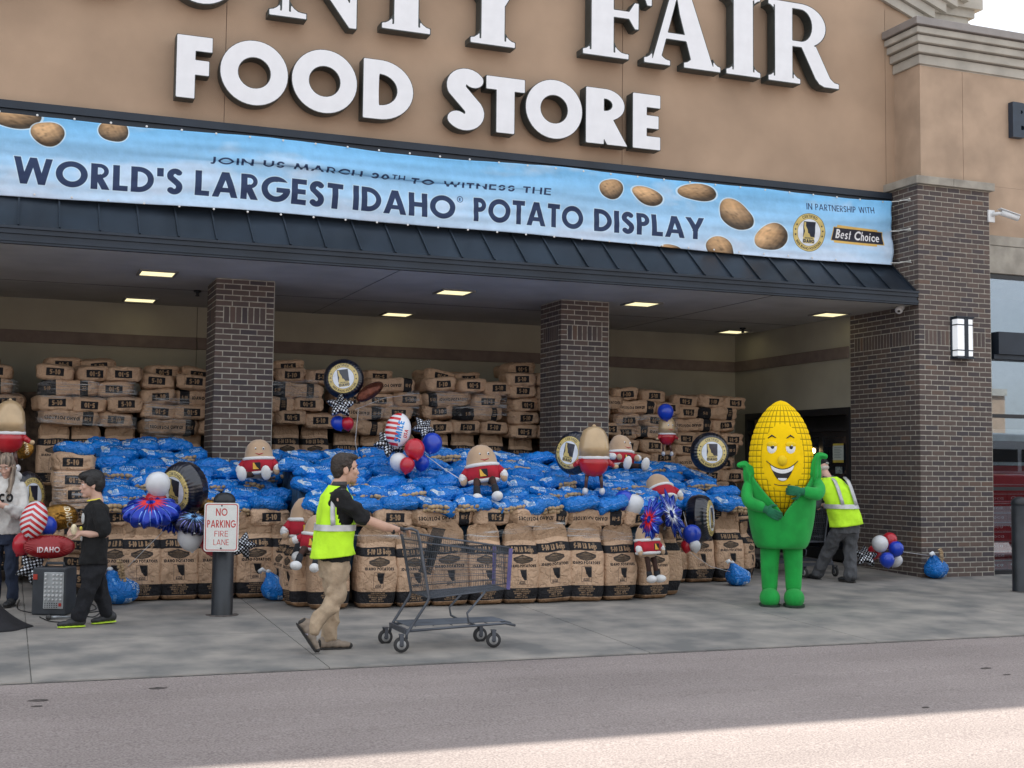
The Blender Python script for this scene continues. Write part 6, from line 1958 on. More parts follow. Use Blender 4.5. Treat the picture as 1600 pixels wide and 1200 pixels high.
ln = np.clip(1 - np.minimum(du, dv) / .0075, 0, 1); ln[fr] = 0
fade = np.clip(1 - (zzz - 2.1) / .1, 0, 1)
nz_ = NP.rand(th_, tw) * .3 + .75
ln = (ln * fade * nz_)[..., None]
cb.a[:] = cb.a * (1 - ln) + np.array(OLV, np.float32) * ln
co.rotation_euler = (0, 0, R(-29)); co.scale = (.85, .92, 1)
COB = print_mat('corn_plush', image_from('corn', cb.a), rough=.95, bump=.3, bscale=140, bdist=.004, spec=.2, ext='REPEAT')
put('cob', mesh('cob', v, f, COB, True, uv), co)
# husk shell: its upper edge dips to a point in front
def huskR(z):
    return .335 + .10 * math.sin(PI / 2 * min(1, max(0, (z - .62) / .55))) if z < 1.17 else .435 - .05 * (z - 1.17)
v, f = [], []
nA, nT = 96, 26
for i in range(nA):
    a = 2 * PI * i / nA
    fa = abs(((a + PI / 2 + PI) % (2 * PI)) - PI) / PI      # 0 at the front, 1 at the back
    edge = .96 + .52 * min(1, fa / .42) ** .80 if fa < .42 else 1.48 - .4 * (fa - .42)
    for j in range(nT + 1):
        t = j / nT
        z = .62 + (edge - .62) * t
        rr_ = huskR(z)
        if t < .1: rr_ *= .90 + .1 * (t / .1) ** .5
        fl = .02 * t ** 4
        v.append(((rr_ + fl) * math.cos(a), (rr_ * .84 + fl) * math.sin(a), z))
for i in range(nA):
    for j in range(nT):
        a = i * (nT + 1) + j; b_ = ((i + 1) % nA) * (nT + 1) + j
        f.append((a, b_, b_ + 1, a + 1))
f.append(tuple(i * (nT + 1) for i in range(nA))[::-1])
o = put('husk', mesh('husk', v, f, GREEN, True), co); md = o.modifiers.new('s', 'SOLIDIFY'); md.thickness = .03; md.offset = -1
for sgn, tip in ((-1, (-.54, -.16, 1.52)), (1, (.54, -.16, 1.62))):
    mb = MB()
    pts = [(sgn * .385, -.12, 1.18), (sgn * .405, -.13, 1.38), (sgn * .415, -.15, 1.44), (sgn * .425, -.16, tip[2] - .07), (sgn * .46, -.165, tip[2]), (tip[0], tip[1], tip[2] - .005)]
    pts, rr2 = smooth_path(pts, [.05, .085, .080, .060, .042, .032]); limb(mb, pts, rr2, 14, .45)
    put('husk_leaf', fuse(mb, 'husk_leaf', GREEN, .009, 4), co)
for sgn, pts in ((-1, [(-.385, -.08, 1.34), (-.44, -.19, 1.20), (-.41, -.30, 1.115), (-.275, -.375, 1.07)]), (1, [(.40, -.08, 1.36), (.455, -.19, 1.27), (.415, -.31, 1.215), (.285, -.385, 1.235)])):
    mb = MB(); w9, r9 = smooth_path(pts, [.078, .080, .072, .060]); limb(mb, w9, r9, 14)
    put('sleeve', fuse(mb, 'sleeve', GREEN, .009, 3), co)
    w0 = pts[-1]
    mb = MB()
    if sgn < 0:
        limb(mb, [(-.275, -.375, 1.07), (-.225, -.39, 1.045)], [.045, .042]); hand(mb, (-.22, -.39, 1.04), (1, -.1, -.42), (.2, 1, .1), 1.35, .35, 1)
    else:
        limb(mb, [(.285, -.385, 1.235), (.23, -.40, 1.24)], [.045, .042]); hand(mb, (.22, -.40, 1.24), (-1, -.1, .06), (-.1, 1, 0), 1.35, .75, 1)
    put('glove', fuse(mb, 'glove', GLOVE, .007, 3), co)
mb = MB()
for q in (-1, 1):
    limb(mb, [(q * .138, 0, .66), (q * .15, -.01, .42), (q * .15, 0, .20)], [.132, .114, .100], 16)
for z, r in ((.22, .10), (.30, .105)): 
    for q in (-1, 1): mb.ell((q * .15, 0, z), (r * 1.02, r * 1.02, .03), None, 16, 6)
put('leggings', fuse(mb, 'leggings', GREEN, .01, 3), co)
for q in (-1, 1):
    mb = MB(); x = q * .152
    mb.ell((x, -.06, .085), (.130, .18, .112), None, 20, 12).ell((x, .05, .09), (.12, .13, .10), None, 18, 10).tube([(x, .02, .1), (x, .02, .21)], [.10, .085], 16)
    o = put('boot', fuse(mb, 'boot', GREEN, .009, 3), co)
    put('sole', loft([(x, -.03, -.004, .132, .195), (x, -.03, .018, .136, .20)], 30).me('sole', M('boot_sole', (.02, .05, .03), rough=.8)), o)
# plain friendly face
def on_cob(x, z, d=0):
    R_ = cobR(z); return V3((x, -R_ * .80 * math.sqrt(max(0, 1 - (x / R_) ** 2)) - d, z))
WHT = M('costume_white', (.78, .80, .82), rough=.6, var=.02); BLK = M('costume_black', (.012, .012, .014), rough=.5, var=.1)
YLW = M('costume_yellow', (.80, .56, .01), rough=.95, var=.04, sheen=.05)
for q in (-1, 1):
    cx, cz = q * .115 - .02, 1.70
    p = on_cob(cx, cz, -.004)
    e = MB().ell((p.x, p.y, p.z), (.062, .022, .066), (0, 0, q * .22), 24, 14).put('eye', WHT, co, smooth=True)
    MB().ell((p.x + .004, p.y - .017, p.z + .014), (.027, .010, .030), (0, 0, q * .22), 16, 10).put('pupil', BLK, e, smooth=True)
    MB().ell((p.x + .014, p.y - .026, p.z + .026), (.007, .004, .008), None, 10, 6).put('glint', WHT, e, smooth=True)
    put('eyelid', MB().ell((p.x, p.y - .004, p.z + .036), (.066, .024, .034), (0, 0, q * .22), 20, 12).me('eyelid', YLW, True), co)
    mb = MB().tube([on_cob(cx - .048, cz + .105, .004), on_cob(cx, cz + .135, .006), on_cob(cx + .048, cz + .110, .004)], [.005, .010, .005], 8); mb.put('eyebrow', BLK, co, smooth=True)
p = on_cob(-.012, 1.565, .01); MB().ell((p.x, p.y, p.z), (.060, .052, .056), None, 24, 14).put('nose', YLW, co, smooth=True)
def strip_cob(fn_top, fn_bot, x0, x1, d, n=20, rows=8):
    v, f = [], []
    for i in range(n + 1):
        x = x0 + (x1 - x0) * i / n
        for j in range(rows + 1):
            z = fn_bot(x) + (fn_top(x) - fn_bot(x)) * j / rows
            v.append(on_cob(x, z, d))
    for i in range(n):
        for j in range(rows):
            a = i * (rows + 1) + j; f.append((a, a + rows + 1, a + rows + 2, a + 1))
    return v, f
mw = .155
ft = lambda x: 1.475 + .055 * ((x + .01) / mw) ** 2
fb = lambda x: 1.345 + .185 * abs((x + .01) / mw) ** 2.2
for nm, a, b_, m_, d, xs in (('mouth', ft, fb, BLK, .006, 1.0), ('teeth', lambda x: ft(x) - .006, lambda x: max(ft(x) - .048, fb(x) + .004), WHT, .010, .93), ('tongue', lambda x: min(ft(x) - .06, 1.378), lambda x: fb(x) + .004, WHT, .010, .35)):
    v, f = strip_cob(a, b_, -.01 - mw * xs, -.01 + mw * xs, d)
    o = put(nm, mesh(nm, v, f, m_, True), co); o.modifiers.new('s', 'SOLIDIFY').thickness = .004
mb = MB().tube([on_cob(x, ft(x), .006) for x in [-.01 + .195 * (k / 10 - 1) for k in range(21)]], .0045, 6); mb.put('lip_line', BLK, co, smooth=True)
mb = MB().tube([on_cob(x, 1.30 + 1.4 * (x + .01) ** 2, .004) for x in [-.01 + .10 * (k / 6 - 1) for k in range(13)]], .004, 6); mb.put('chin_line', BLK, co, smooth=True)
# ================================================================ plain plush potato dolls
PLUSH = M('tan_plush', (.46, .32, .21), rough=.95, var=.08, scale=6, bump=.3, bscale=150, bdist=.004, sheen=.3)
REDF = M('red_fabric', (.42, .012, .03), rough=.85, var=.12, scale=8, bump=.4, bscale=25); WHF = M('white_plush', (.70, .71, .72), rough=.95, var=.04, bump=.3, bscale=90)
BRNF = M('brown_fabric', (.045, .02, .015), rough=.9, var=.2, bump=.3); BLKF = M('black_fabric', (.012, .014, .02), rough=.85)
GOLDF = M('gold_patch', (.75, .42, .05), rough=.6)
def wob(me, amt, s_, seed=0):
    for v_ in me.vertices:
        n_ = noise.noise(v_.co * s_ + Vector((seed, 0, 0))); v_.co += v_.normal * n_ * amt
    return me
def doll(px, py, Y, h_, rz, label, tilt=0, roll=0, legs='sit', arms='down', cat='doll'):
    """egg bodied soft toy; (px, py) is where its base sits, h_ the height of the body"""
    p = at(px, py, Y)
    o = empty('plush_doll', tuple(p), label=label, cat='plush toy', group='plush potato dolls in red shirts')
    o.rotation_euler = (tilt, roll, rz); k = h_ / .46; o.scale = (k, k, k)
    prof = [(0.02, 0), (.10, .012), (.155, .07), (.172, .15), (.170, .24), (.155, .33), (.125, .40), (.08, .445), (.03, .462)]
    body = put('body', wob(MB().lathe(prof, n=28, sy=.86).me('body', PLUSH, True), .008, 9, px), o)
    put('shirt', wob(MB().lathe([(.150, .05), (.176, .07), (.187, .13), (.184, .20), (.174, .225)], n=28, sy=.88).me('shirt', REDF, True), .007, 11, px), o)
    put('collar', MB().lathe([(.172, .215), (.188, .222), (.190, .245), (.170, .255)], n=28, sy=.88).me('collar', WHF, True), o)
    put('hem', MB().lathe([(.150, .045), (.172, .050), (.184, .07), (.175, .088)], n=28, sy=.88).me('hem', WHF, True), o)
    mb = MB().box(-.045, .045, -.172, -.14, .10, .185); put('patch', bevel(mb.me('patch', BLKF), .01, 2), o)
    mb = MB().prism([(-.04, .105), (.03, .105), (.0, .135), (-.025, .18), (-.04, .18)], -.176, -.16); put('patch_shape', mb.me('patch_shape', GOLDF), o)
    for q in (-1, 1):
        MB().ell((q * .045 + .03, -.118, .345), (.013, .010, .020), (.3, 0, 0), 10, 8).put('eye', WHF, o, True)
        MB().ell((q * .045 + .034, -.128, .343), (.007, .005, .011), (.3, 0, 0), 8, 6).put('pupil', BLKF, o, True)
    MB().tube([(-.015, -.138, .292), (.03, -.145, .278), (.075, -.132, .292)], [.003, .006, .003], 6).put('smile', REDF, o, True)
    for q in (-1, 1):
        if arms == 'down': a, b_, c = (q * .165, -.02, .19), (q * .225, -.045, .12), (q * .215, -.075, .055)
        elif arms == 'out': a, b_, c = (q * .165, -.02, .19), (q * .235, -.03, .15), (q * .30, -.05, .12)
        else: a, b_, c = (q * .165, -.02, .19), (q * .22, -.10, .16), (q * .10, -.20, .14)
        a, b_, c = V3(a), V3(b_), V3(c)
        e = a.lerp(b_, .85)
        limb(MB(), [a, e], [.045, .042]).put('sleeve', REDF, o, True)
        s_ = limb(MB(), [e, b_.lerp(c, .2)], [.044, .043]).put('cuff', WHF, o, True)
        mb = MB(); mb.ell(b_.lerp(c, .7), (.036, .03, .042), None, 12, 8)
        mb.ell(b_.lerp(c, .6) + V3((-q * .03, -.01, .01)), (.013, .013, .02), None, 8, 6)
        mb.put('mitt', PLUSH, o, True)
    for q in (-1, 1):
        if legs == 'sit': P_ = [(q * .07, -.10, .05), (q * .085, -.20, .06), (q * .095, -.27, -.03), (q * .10, -.30, -.12)]
        elif legs == 'flat': P_ = [(q * .07, -.10, .05), (q * .09, -.19, .04), (q * .12, -.28, .03), (q * .14, -.34, .03)]
        else: P_ = [(q * .06, -.03, .03), (q * .065, -.05, -.08), (q * .07, -.06, -.19), (q * .075, -.07, -.26)]
        P_ = [V3(a) for a in P_]
        limb(MB(), P_[:3], [.038, .034, .032]).put('leg', BRNF, o, True)
        limb(MB(), [P_[2], P_[3]], [.037, .040]).put('boot_top', BLKF, o, True)
        e = P_[3]; d = V3((q * .15, -1, 0)).normalized() if legs != 'flat' else V3((0, -.35, .94)).normalized()
        mb = MB(); ellm(mb, e + d * .035 + V3((0, 0, -.015)), d * .092, V3((.058, 0, 0)), V3((0, .0, .052)) if legs != 'flat' else V3((0, .042, .01)))
        f_ = mb.put('sneaker', WHF, o, True)
        mb = MB(); mb.tube([e + d * .01 + V3((-.03, 0, .022)), e + d * .03 + V3((0, 0, .032)), e + d * .01 + V3((.03, 0, .022))], .004, 5); mb.tube([e + d * .03 + V3((-.03, 0, .018)), e + d * .05 + V3((0, 0, .028)), e + d * .03 + V3((.03, 0, .018))], .004, 5)
        mb.put('laces', BLKF, f_, True)
    return o
doll(405, 748, .25, .43, -.35, 'plush potato doll sitting with white feet forward in front of the left brick column', legs='flat', tilt=-.05, roll=-.05)
doll(478, 848, -.92, .46, -.15, 'upper plush potato doll sitting behind the worker, face turned to the car park', tilt=-.05)
doll(492, 868, -1.42, .40, -.5, 'lower plush potato doll half hidden behind the back of the neon vest', tilt=-.1, arms='out', roll=.1)
doll(757, 762, -.75, .47, -.3, 'plush potato doll sitting alone in the middle of the blue heap, legs dangling', tilt=-.12, roll=-.12)
doll(970, 735, .1, .43, .15, 'plush potato doll sitting at the right column with hands in its lap', tilt=-.12, legs='flat', arms='lap', roll=.05)
doll(1040, 790, -.75, .42, 2.7, 'plush potato doll lying face down over the blue bags above the burst balloons', tilt=.55, roll=.35, legs='hang')
doll(1013, 872, -1.42, .38, .35, 'plush potato doll hanging below the red burst balloon, sneakers against the sacks', tilt=-.1, legs='hang', arms='down')

# ================================================================ balloons
def B_(name, c, rough=.25, coat=.5, metal=0, bump=0, bs=8):
    return M(name, c, rough=rough, var=.05, scale=3, coat=coat, metal=metal, bump=bump, bscale=bs, bdist=.02)
RUB = {'white': B_('rubber_white', (.66, .68, .72), .35, .2), 'red': B_('rubber_red', (.50, .012, .03), .3, .3), 'blue': B_('rubber_blue', (.008, .05, .50), .3, .3)}
STR = M('ribbon', (.6, .62, .66), rough=.5)
def place(px, py, Y): return at(px, py, Y)
def latex(px, py, Y, rpx, colr, label, tilt=(0, 0), group='round rubber balloons'):
    p = place(px, py, Y); d = (p - CAM).length; r = rpx / FPX * d
    o = empty('balloon', tuple(p), label=label, cat='balloon', group=group)
    o.rotation_euler = (tilt[0], tilt[1], 0)
    MB().lathe([(.012 * r / .1, -1.19 * r), (.10 * r, -1.16 * r), (.35 * r, -1.02 * r), (.66 * r, -.78 * r), (.88 * r, -.42 * r), (.985 * r, -.05 * r), (.97 * r, .28 * r), (.85 * r, .62 * r), (.62 * r, .86 * r), (.33 * r, 1.0 * r), (.05 * r, 1.05 * r)], n=28).put('skin', RUB[colr], o, True)
    MB().lathe([(.05 * r, -1.26 * r), (.10 * r, -1.24 * r), (.05 * r, -1.20 * r), (.08 * r, -1.17 * r)], n=10).put('knot', RUB[colr], o, True)
    return o
def foil(px, py, Y, rpx, normal, label, im_mat, rb=lambda a: 1, thick=.42, spin=0, sx=1, sy=1, wr=.03, nspk=40, name='balloon', group='printed foil balloons', nr=14, back=None, drum=False):
    """inflated flat balloon: outline rb(angle), front normal given, print planar on both faces"""
    p = place(px, py, Y); d = (p - CAM).length; r = rpx / FPX * d
    o = empty('balloon', tuple(p), label=label, cat='balloon', group=group)
    n_ = V3(normal).normalized(); up = V3((0, 0, 1)); rt = up.cross(n_).normalized() * 1; up = n_.cross(rt)
    c, s_ = math.cos(spin), math.sin(spin); rt2 = rt * c + up * s_; up2 = -rt * s_ + up * c
    nA = 144; v, f, uv = [], [], []
    for side in (1, -1):
        b0 = len(v)
        for j in range(nr + 1):
            t = j / nr; t = 1 - (1 - t) ** 1.5 if not drum else t
            for i in range(nA):
                a = 2 * PI * i / nA
                R_ = rb(a)
                x, y = t * R_ * math.cos(a) * sx, t * R_ * math.sin(a) * sy
                h_ = math.sqrt(max(0, 1 - t ** 2.2)) if not drum else math.sqrt(max(0, 1 - t ** 5))
                w_ = wr * (t ** 3) * math.sin(a * nspk + 3 * math.sin(a * 3)) + wr * .8 * t * noise.noise(V3((x * 6, y * 6, px)))
                z = (thick * h_ * min(1, .55 + .45 * R_) + w_ * (h_ + .15)) * side
                q = (rt2 * x + up2 * y) * r + n_ * z * r
                v.append(tuple(q)); uv.append((.5 + .5 * x * side / max(sx, 1e-3) * .98, .5 + .5 * y / sy * .98))
        for j in range(nr):
            for i in range(nA):
                a = b0 + j * nA + i; b_ = b0 + j * nA + (i + 1) % nA
                f.append((a, b_, b_ + nA, a + nA) if side < 0 else (a, a + nA, b_ + nA, b_))
    me = mesh('foil', v, f, im_mat, True, uv)
    bm = bmesh.new(); bm.from_mesh(me); 
    bmesh.ops.remove_doubles(bm, verts=bm.verts, dist=1e-5)
    bmesh.ops.recalc_face_normals(bm, faces=bm.faces); bm.to_mesh(me); bm.free()
    put('foil', me, o)
    tl = -up2 * (rb(-PI / 2 - 0) * sy * r)
    MB().tube([tl * .96, tl * 1.06, tl * 1.10], [.010, .006, .014], 8).put('valve', im_mat if False else FOILT, o, True)
    return o, r
FOILT = M('foil_tail', (.35, .36, .38), rough=.25, metal=.7)
sm = Cv(512, 512, (.03, .055, .13)); seal(sm, 256, 256, 190)
SEALM = print_mat('seal_foil', image_from('seal', sm.a), rough=.28, bump=.25, bscale=6, bdist=.02, spec=.6, coat=.5)
def seal_balloon(px, py, Y, rpx, n_, lab, spin=0, thick=.55):
    return foil(px, py, Y, rpx, n_, lab, SEALM, thick=thick, spin=spin, drum=True, group='round navy balloons with a gold seal')
seal_balloon(537, 592, 1.0, 31, (-.30, -1, .05), 'navy round balloon with gold seal floating highest, between the columns', .15, .38)
seal_balloon(1109, 707, .6, 31, (-.25, -1, 0), 'navy round balloon with gold seal at the right end of the blue heap', 0, .42)
seal_balloon(289, 763, -.85, 41, (-1.0, -.62, -.22), 'large navy balloon with gold seal turned left, behind the white balloon by the post', -.25, .52)
seal_balloon(897, 708, -.75, 34, (-1.0, -.55, .05), 'navy balloon with gold seal turned left behind the figure balloon', -.2, .42)
seal_balloon(1094, 810, -.35, 37, (.75, -.68, .05), 'navy balloon with gold seal seen edge on beside the right standing sacks', 0, .5)
seal_balloon(42, 775, .35, 36, (.9, -.75, 0), 'navy and gold seal balloon mostly hidden behind the woman', 0, .3)
# figure balloons: plain egg of foil, tan above, red below
def figure(px, py, Y, h_px, rz, lab, face=True, tilt=0):
    p = place(px, py, Y); k = h_px / FPX * (p - CAM).length / .70
    o = empty('figure_balloon', tuple(p), label=lab, cat='balloon', group='potato figure foil balloons')
    o.rotation_euler = (tilt, 0, rz); o.scale = (k, k, k)
    FT = TANFOIL; FR = REDFOIL
    top = [(.165, .06), (.162, .16), (.148, .26), (.115, .335), (.06, .375), (.012, .385)]
    bot = [(.012, -.16), (.08, -.145), (.135, -.09), (.160, -.02), (.166, .035)]
    mt = wob(MB().lathe(top, n=64, sy=.8).me('foil_top', FT, True), .006, 16); put('foil_top', mt, o)
    put('foil_shirt', wob(MB().lathe(bot, n=64, sy=.8).me('foil_shirt', FR, True), .006, 16), o)
    put('foil_collar', MB().lathe([(.164, .03), (.169, .035), (.169, .058), (.163, .064)], n=48, sy=.8).me('foil_collar', WFOIL, True), o)
    MB().ell((.0, 0, .388), (.02, .006, .016), None, 8, 6).put('crimp', FT, o, True)
    for q in (-1, 1):
        limb(MB(), [(q * .155, -.02, .0), (q * .20, -.03, -.03)], [.034, .026]).put('foil_sleeve', FR, o, True)
        MB().ell((q * .235, -.035, -.045), (.032, .018, .026), None, 10, 8).put('foil_hand', FT, o, True)
        limb(MB(), [(q * .07, 0, -.13), (q * .08, 0, -.20), (q * .085, -.01, -.27)], [.022, .019, .017]).put('foil_leg', BRFOIL, o, True)
        MB().ell((q * .09, -.02, -.31), (.032, .045, .042), None, 12, 8).put('foil_foot', WFOIL, o, True)
    if face:
        for q in (-1, 1):
            MB().ell((q * .045, -.118, .20), (.017, .008, .022), None, 10, 6).put('eye', WFOIL, o, True)
            MB().ell((q * .045, -.126, .198), (.008, .004, .011), None, 8, 6).put('pupil', BLKF, o, True)
        MB().tube([(-.05, -.128, .13), (0, -.14, .115), (.05, -.128, .13)], [.003, .007, .003], 6).put('smile', REDFOIL, o, True)
    return o
TANFOIL = M('tan_foil', (.46, .33, .19), rough=.28, var=.08, metal=.15, coat=.4, bump=.2, bscale=5, bdist=.03)
REDFOIL = M('red_foil', (.42, .01, .02), rough=.28, var=.08, coat=.4, bump=.2, bscale=5, bdist=.03)
WFOIL = M('white_foil', (.66, .67, .70), rough=.3, var=.03, coat=.3); BRFOIL = M('brown_foil', (.09, .035, .025), rough=.35, coat=.3)
figure(928, 722, -1.0, 102, 2.75, 'potato figure balloon in red seen from behind, standing over the blue heap', False)
figure(14, 684, .1, 100, 2.6, 'large potato figure balloon with dark legs floating at the left edge above the woman', False)
figure(1042, 682, 1.45, 60, .1, 'small potato figure balloon facing out in front of the sack stacks right of the column')
# latex balloons
for a in ((247, 757, -1.05, 18.5, 'white', 'white round balloon just left of the large seal balloon'), (243, 785, -1.0, 17, 'red', 'red round balloon tucked under the white one by the large seal balloon'),
          (297, 840, -1.15, 19, 'white', 'white round balloon hanging left of the no parking sign'), (332, 848, -1.05, 19, 'red', 'red round balloon half behind the no parking sign'),
          (648, 702, -.55, 16, 'red', 'upper red round balloon of the cluster right of the striped balloon'), (675, 693, -.35, 16, 'blue', 'upper blue round balloon at the right of the striped balloon'),
          (623, 722, -.5, 14, 'white', 'white round balloon at the bottom of the striped balloon cluster'), (636, 727, -.6, 12, 'red', 'lower red round balloon of the striped balloon cluster'), (659, 724, -.4, 12, 'blue', 'lower blue round balloon of the striped balloon cluster'),
          (1040, 644, 1.35, 12.5, 'blue', 'blue round balloon above the small figure balloon'), (1042, 658, 1.5, 10, 'white', 'pale round balloon behind the blue one above the small figure balloon'),
          (975, 783, -1.05, 16, 'blue', 'blue round balloon beside the burst balloons on the front blue bags'), (990, 790, -1.1, 17, 'white', 'white round balloon beside the burst balloons on the front blue bags'),
          (1081, 835, -.85, 14.5, 'blue', 'blue round balloon in front of the edge on seal balloon'), (1073, 853, -.8, 9.5, 'red', 'small red balloon under the blue one at the right sacks'), (1086, 853, -.9, 9, 'white', 'small white balloon under the blue one at the right sacks'),
          (1375, 850, -.25, 12.3, 'white', 'white round balloon on the walk by the corner pillar, upper left of its cluster'), (1390, 844, -.1, 11, 'red', 'upper red round balloon on the walk by the corner pillar'), (1400, 858, -.2, 11.3, 'blue', 'upper blue round balloon by the corner pillar'),
          (1386, 875, -.3, 11, 'blue', 'lower blue round balloon by the corner pillar'), (1400, 876, -.05, 9.5, 'white', 'lower white round balloon by the corner pillar'), (1366, 863, -.05, 10, 'red', 'lower red round balloon behind the others by the corner pillar'),
          (74, 822, -.75, 14, 'blue', 'blue round balloon beside the striped foil balloon at the left'), (38, 850, -.7, 17, 'red', 'dark red round balloon under the striped foil balloon at the left'),
          (528, 661, .95, 11, 'blue', 'small blue balloon under the highest checkered balloon'), (543, 662, .9, 10, 'red', 'small red balloon under the highest checkered balloon'), (12, 702, .3, 14, 'white', 'pale balloon between the legs of the large figure balloon')):
    latex(*a[:3], a[3], a[4], a[5], tilt=(rnd.uniform(-.5, .5), rnd.uniform(-.5, .5)))
# foil prints
def chk(seed=1):
    c_ = Cv(256, 256, (.05, .06, .07)); r_ = np.random.RandomState(seed)
    for i in range(16):
        for j in range(16):
            if (i + j) % 2 == 0: c_.rect(i * 16 + r_.rand() * 2, j * 16 + r_.rand() * 2, i * 16 + 14, j * 16 + 14, (.82, .84, .88))
    return c_
c_ = chk(); CHKM = print_mat('checker_foil', image_from('checker', c_.a), rough=.2, bump=.5, bscale=12, bdist=.03, spec=.8, metal=.45)
def star(a): 
    q = (a / (2 * PI) * 5) % 1; return .52 + .48 * abs(2 * q - 1) ** 1.4
def burst(n_, lo):
    return lambda a: lo + (1 - lo) * abs(2 * ((a / (2 * PI) * n_) % 1) - 1) ** 1.2
for a in ((532, 634, .85, 23, (-.2, -1, .6), 'black and white checkered star balloon under the highest seal balloon'), (607, 695, -.3, 26, (.2, -1, .8), 'black and white checkered star balloon left of the striped balloon'), (662, 668, .2, 20, (.1, -1, .5), 'black and white checkered star balloon behind the blue balloon of the cluster'),
          (52, 888, -.75, 26, (0, -1, .2), 'black and white checkered star balloon low at the left by the speaker'), (380, 853, -.8, 22, (.2, -1, .1), 'black and white checkered star balloon behind the right edge of the no parking sign'), (1352, 869, -.15, 20, (-.3, -1, .9), 'black and white checkered star balloon lying by the corner pillar')):
    foil(a[0], a[1], a[2], a[3], a[4], a[5], CHKM, star, .38, spin=rnd.uniform(0, 1), wr=.05, group='checkered star balloons')
cs = Cv(256, 320, (.84, .85, .88))
for k in range(-1, 12):
    y = k * 46 - 20
    cs.poly([(0, y + 60), (128, y), (256, y + 60), (256, y + 84), (128, y + 24), (0, y + 84)], (.75, .06, .10))
cs2 = Cv(256, 320, (.84, .85, .88))
for k in range(8): cs2.poly([(0, k * 46), (150, k * 46 + 10), (150, k * 46 + 34), (0, k * 46 + 24)], (.75, .06, .10))
cs2.rect(150, 0, 256, 320, (.86, .87, .9)); cs2.text('SMILE', 168, 280, 60, (.1, .5, .8), .24, .12, rot=-PI / 2 * .92); cs2.text('USA', 225, 230, 32, (.75, .1, .15), .22, rot=-PI / 2 * .92)
STM = print_mat('striped_foil', image_from('stripes', cs.a), rough=.25, bump=.3, bscale=6, spec=.6, coat=.4); STM2 = print_mat('striped_foil_lettered', image_from('stripes2', cs2.a), rough=.25, bump=.3, bscale=6, spec=.6, coat=.4)
foil(622, 672, -.45, 27, (-.4, -1, .1), 'red and white striped oval balloon with lettering in the middle cluster', STM2, thick=.6, spin=-.1, sx=.74, wr=.02)
foil(53, 812, -.85, 28, (-.3, -1, .2), 'red and white chevron striped oval balloon beside the woman', STM, thick=.6, spin=-.15, sx=.68, wr=.02)
cr_ = Cv(320, 160, (.55, .08, .11)); cr_.text('IDAHO', 160, 128, 34, (.85, .8, .82), .2, center=True); cr_.rect(0, 0, 320, 14, (.7, .5, .3))
foil(77, 854, -.9, 36, (-.1, -1, .3), 'red oval foil balloon reading IDAHO low at the left', print_mat('red_idaho_foil', image_from('red_idaho', cr_.a), rough=.22, bump=.4, bscale=6, spec=.7, metal=.3), thick=.34, sy=.5, wr=.03)
cg_ = Cv(256, 256, (.55, .40, .17)); cg_.speck(.3, 16, 4); cg_.text('IDAHO', 150, 60, 40, (.85, .8, .7), .2, rot=PI / 2 * .9)
GOLDM = print_mat('gold_foil', image_from('gold_foil', cg_.a), rough=.22, bump=.5, bscale=5, bdist=.05, metal=.75)
foil(92, 808, -.6, 28, (.1, -1, .3), 'crumpled gold and bronze potato shaped balloon reading IDAHO at the left', GOLDM, lambda a: .9 + .1 * math.sin(2 * a + 1), .5, sx=1, sy=.85, wr=.05)
foil(326, 796, -.85, 15, (-.3, -1, .2), 'small bronze foil balloon just above the no parking sign', GOLDM, thick=.6)
foil(36, 700, .5, 16, (-.3, -1, .2), 'small gold foil balloon below the large figure balloon', GOLDM, thick=.5)
BRZ = M('bronze_foil', (.16, .05, .03), rough=.25, metal=.7, var=.2, bump=.5, bscale=8, bdist=.04)
foil(578, 612, .9, 27, (.2, -1, .2), 'dark bronze potato shaped foil balloon below the highest seal balloon', BRZ, thick=.42, spin=.55, sy=.40, wr=.03)
def bst(c0, c1, c2, seed):
    c_ = Cv(256, 256, c0); r_ = np.random.RandomState(seed)
    for k in range(34):
        a = 2 * PI * k / 34 + r_.rand() * .1; rr_ = 50 + 50 * r_.rand()
        c_.poly([(128 + 20 * math.cos(a - .2), 128 + 20 * math.sin(a - .2)), (128 + rr_ * math.cos(a), 128 + rr_ * math.sin(a)), (128 + 20 * math.cos(a + .2), 128 + 20 * math.sin(a + .2))], c1)
    for k in range(26):
        a = 2 * PI * k / 26; c_.poly([(128 + 70 * math.cos(a - .02), 128 + 70 * math.sin(a - .02)), (128 + 127 * math.cos(a), 128 + 127 * math.sin(a)), (128 + 70 * math.cos(a + .03), 128 + 70 * math.sin(a + .03))], c2)
    return c_
BU1 = print_mat('burst_foil_red', image_from('burst1', bst((.02, .19, .66), (.85, .1, .12), (.55, .72, .95), 1).a), rough=.18, bump=.3, bscale=9, spec=.8, metal=.45)
BU2 = print_mat('burst_foil_white', image_from('burst2', bst((.02, .17, .6), (.88, .9, .94), (.6, .75, .95), 2).a), rough=.18, bump=.3, bscale=9, spec=.8, metal=.45)
BU3 = print_mat('burst_foil_navy', image_from('burst3', bst((.02, .05, .2), (.45, .65, .85), (.6, .6, .95), 3).a), rough=.15, bump=.3, bscale=9, spec=.8, metal=.5)
foil(236, 800, -1.15, 44, (-.25, -1, 2.3), 'blue and red starburst foil balloon lying tilted left of the large seal balloon', BU1, burst(13, .80), .40, spin=-.25, wr=.06, nspk=26, nr=10)
foil(268, 812, -1.0, 30, (.1, -1, 1.2), 'blue and white starburst foil balloon behind the red starburst one at left', BU2, burst(20, .76), .36, wr=.06, nr=10)
foil(301, 818, -1.2, 32, (.3, -1, 2.3), 'dark blue iridescent starburst foil balloon left of the no parking sign', BU3, burst(12, .80), .40, spin=-.3, wr=.06, nspk=24, nr=10)
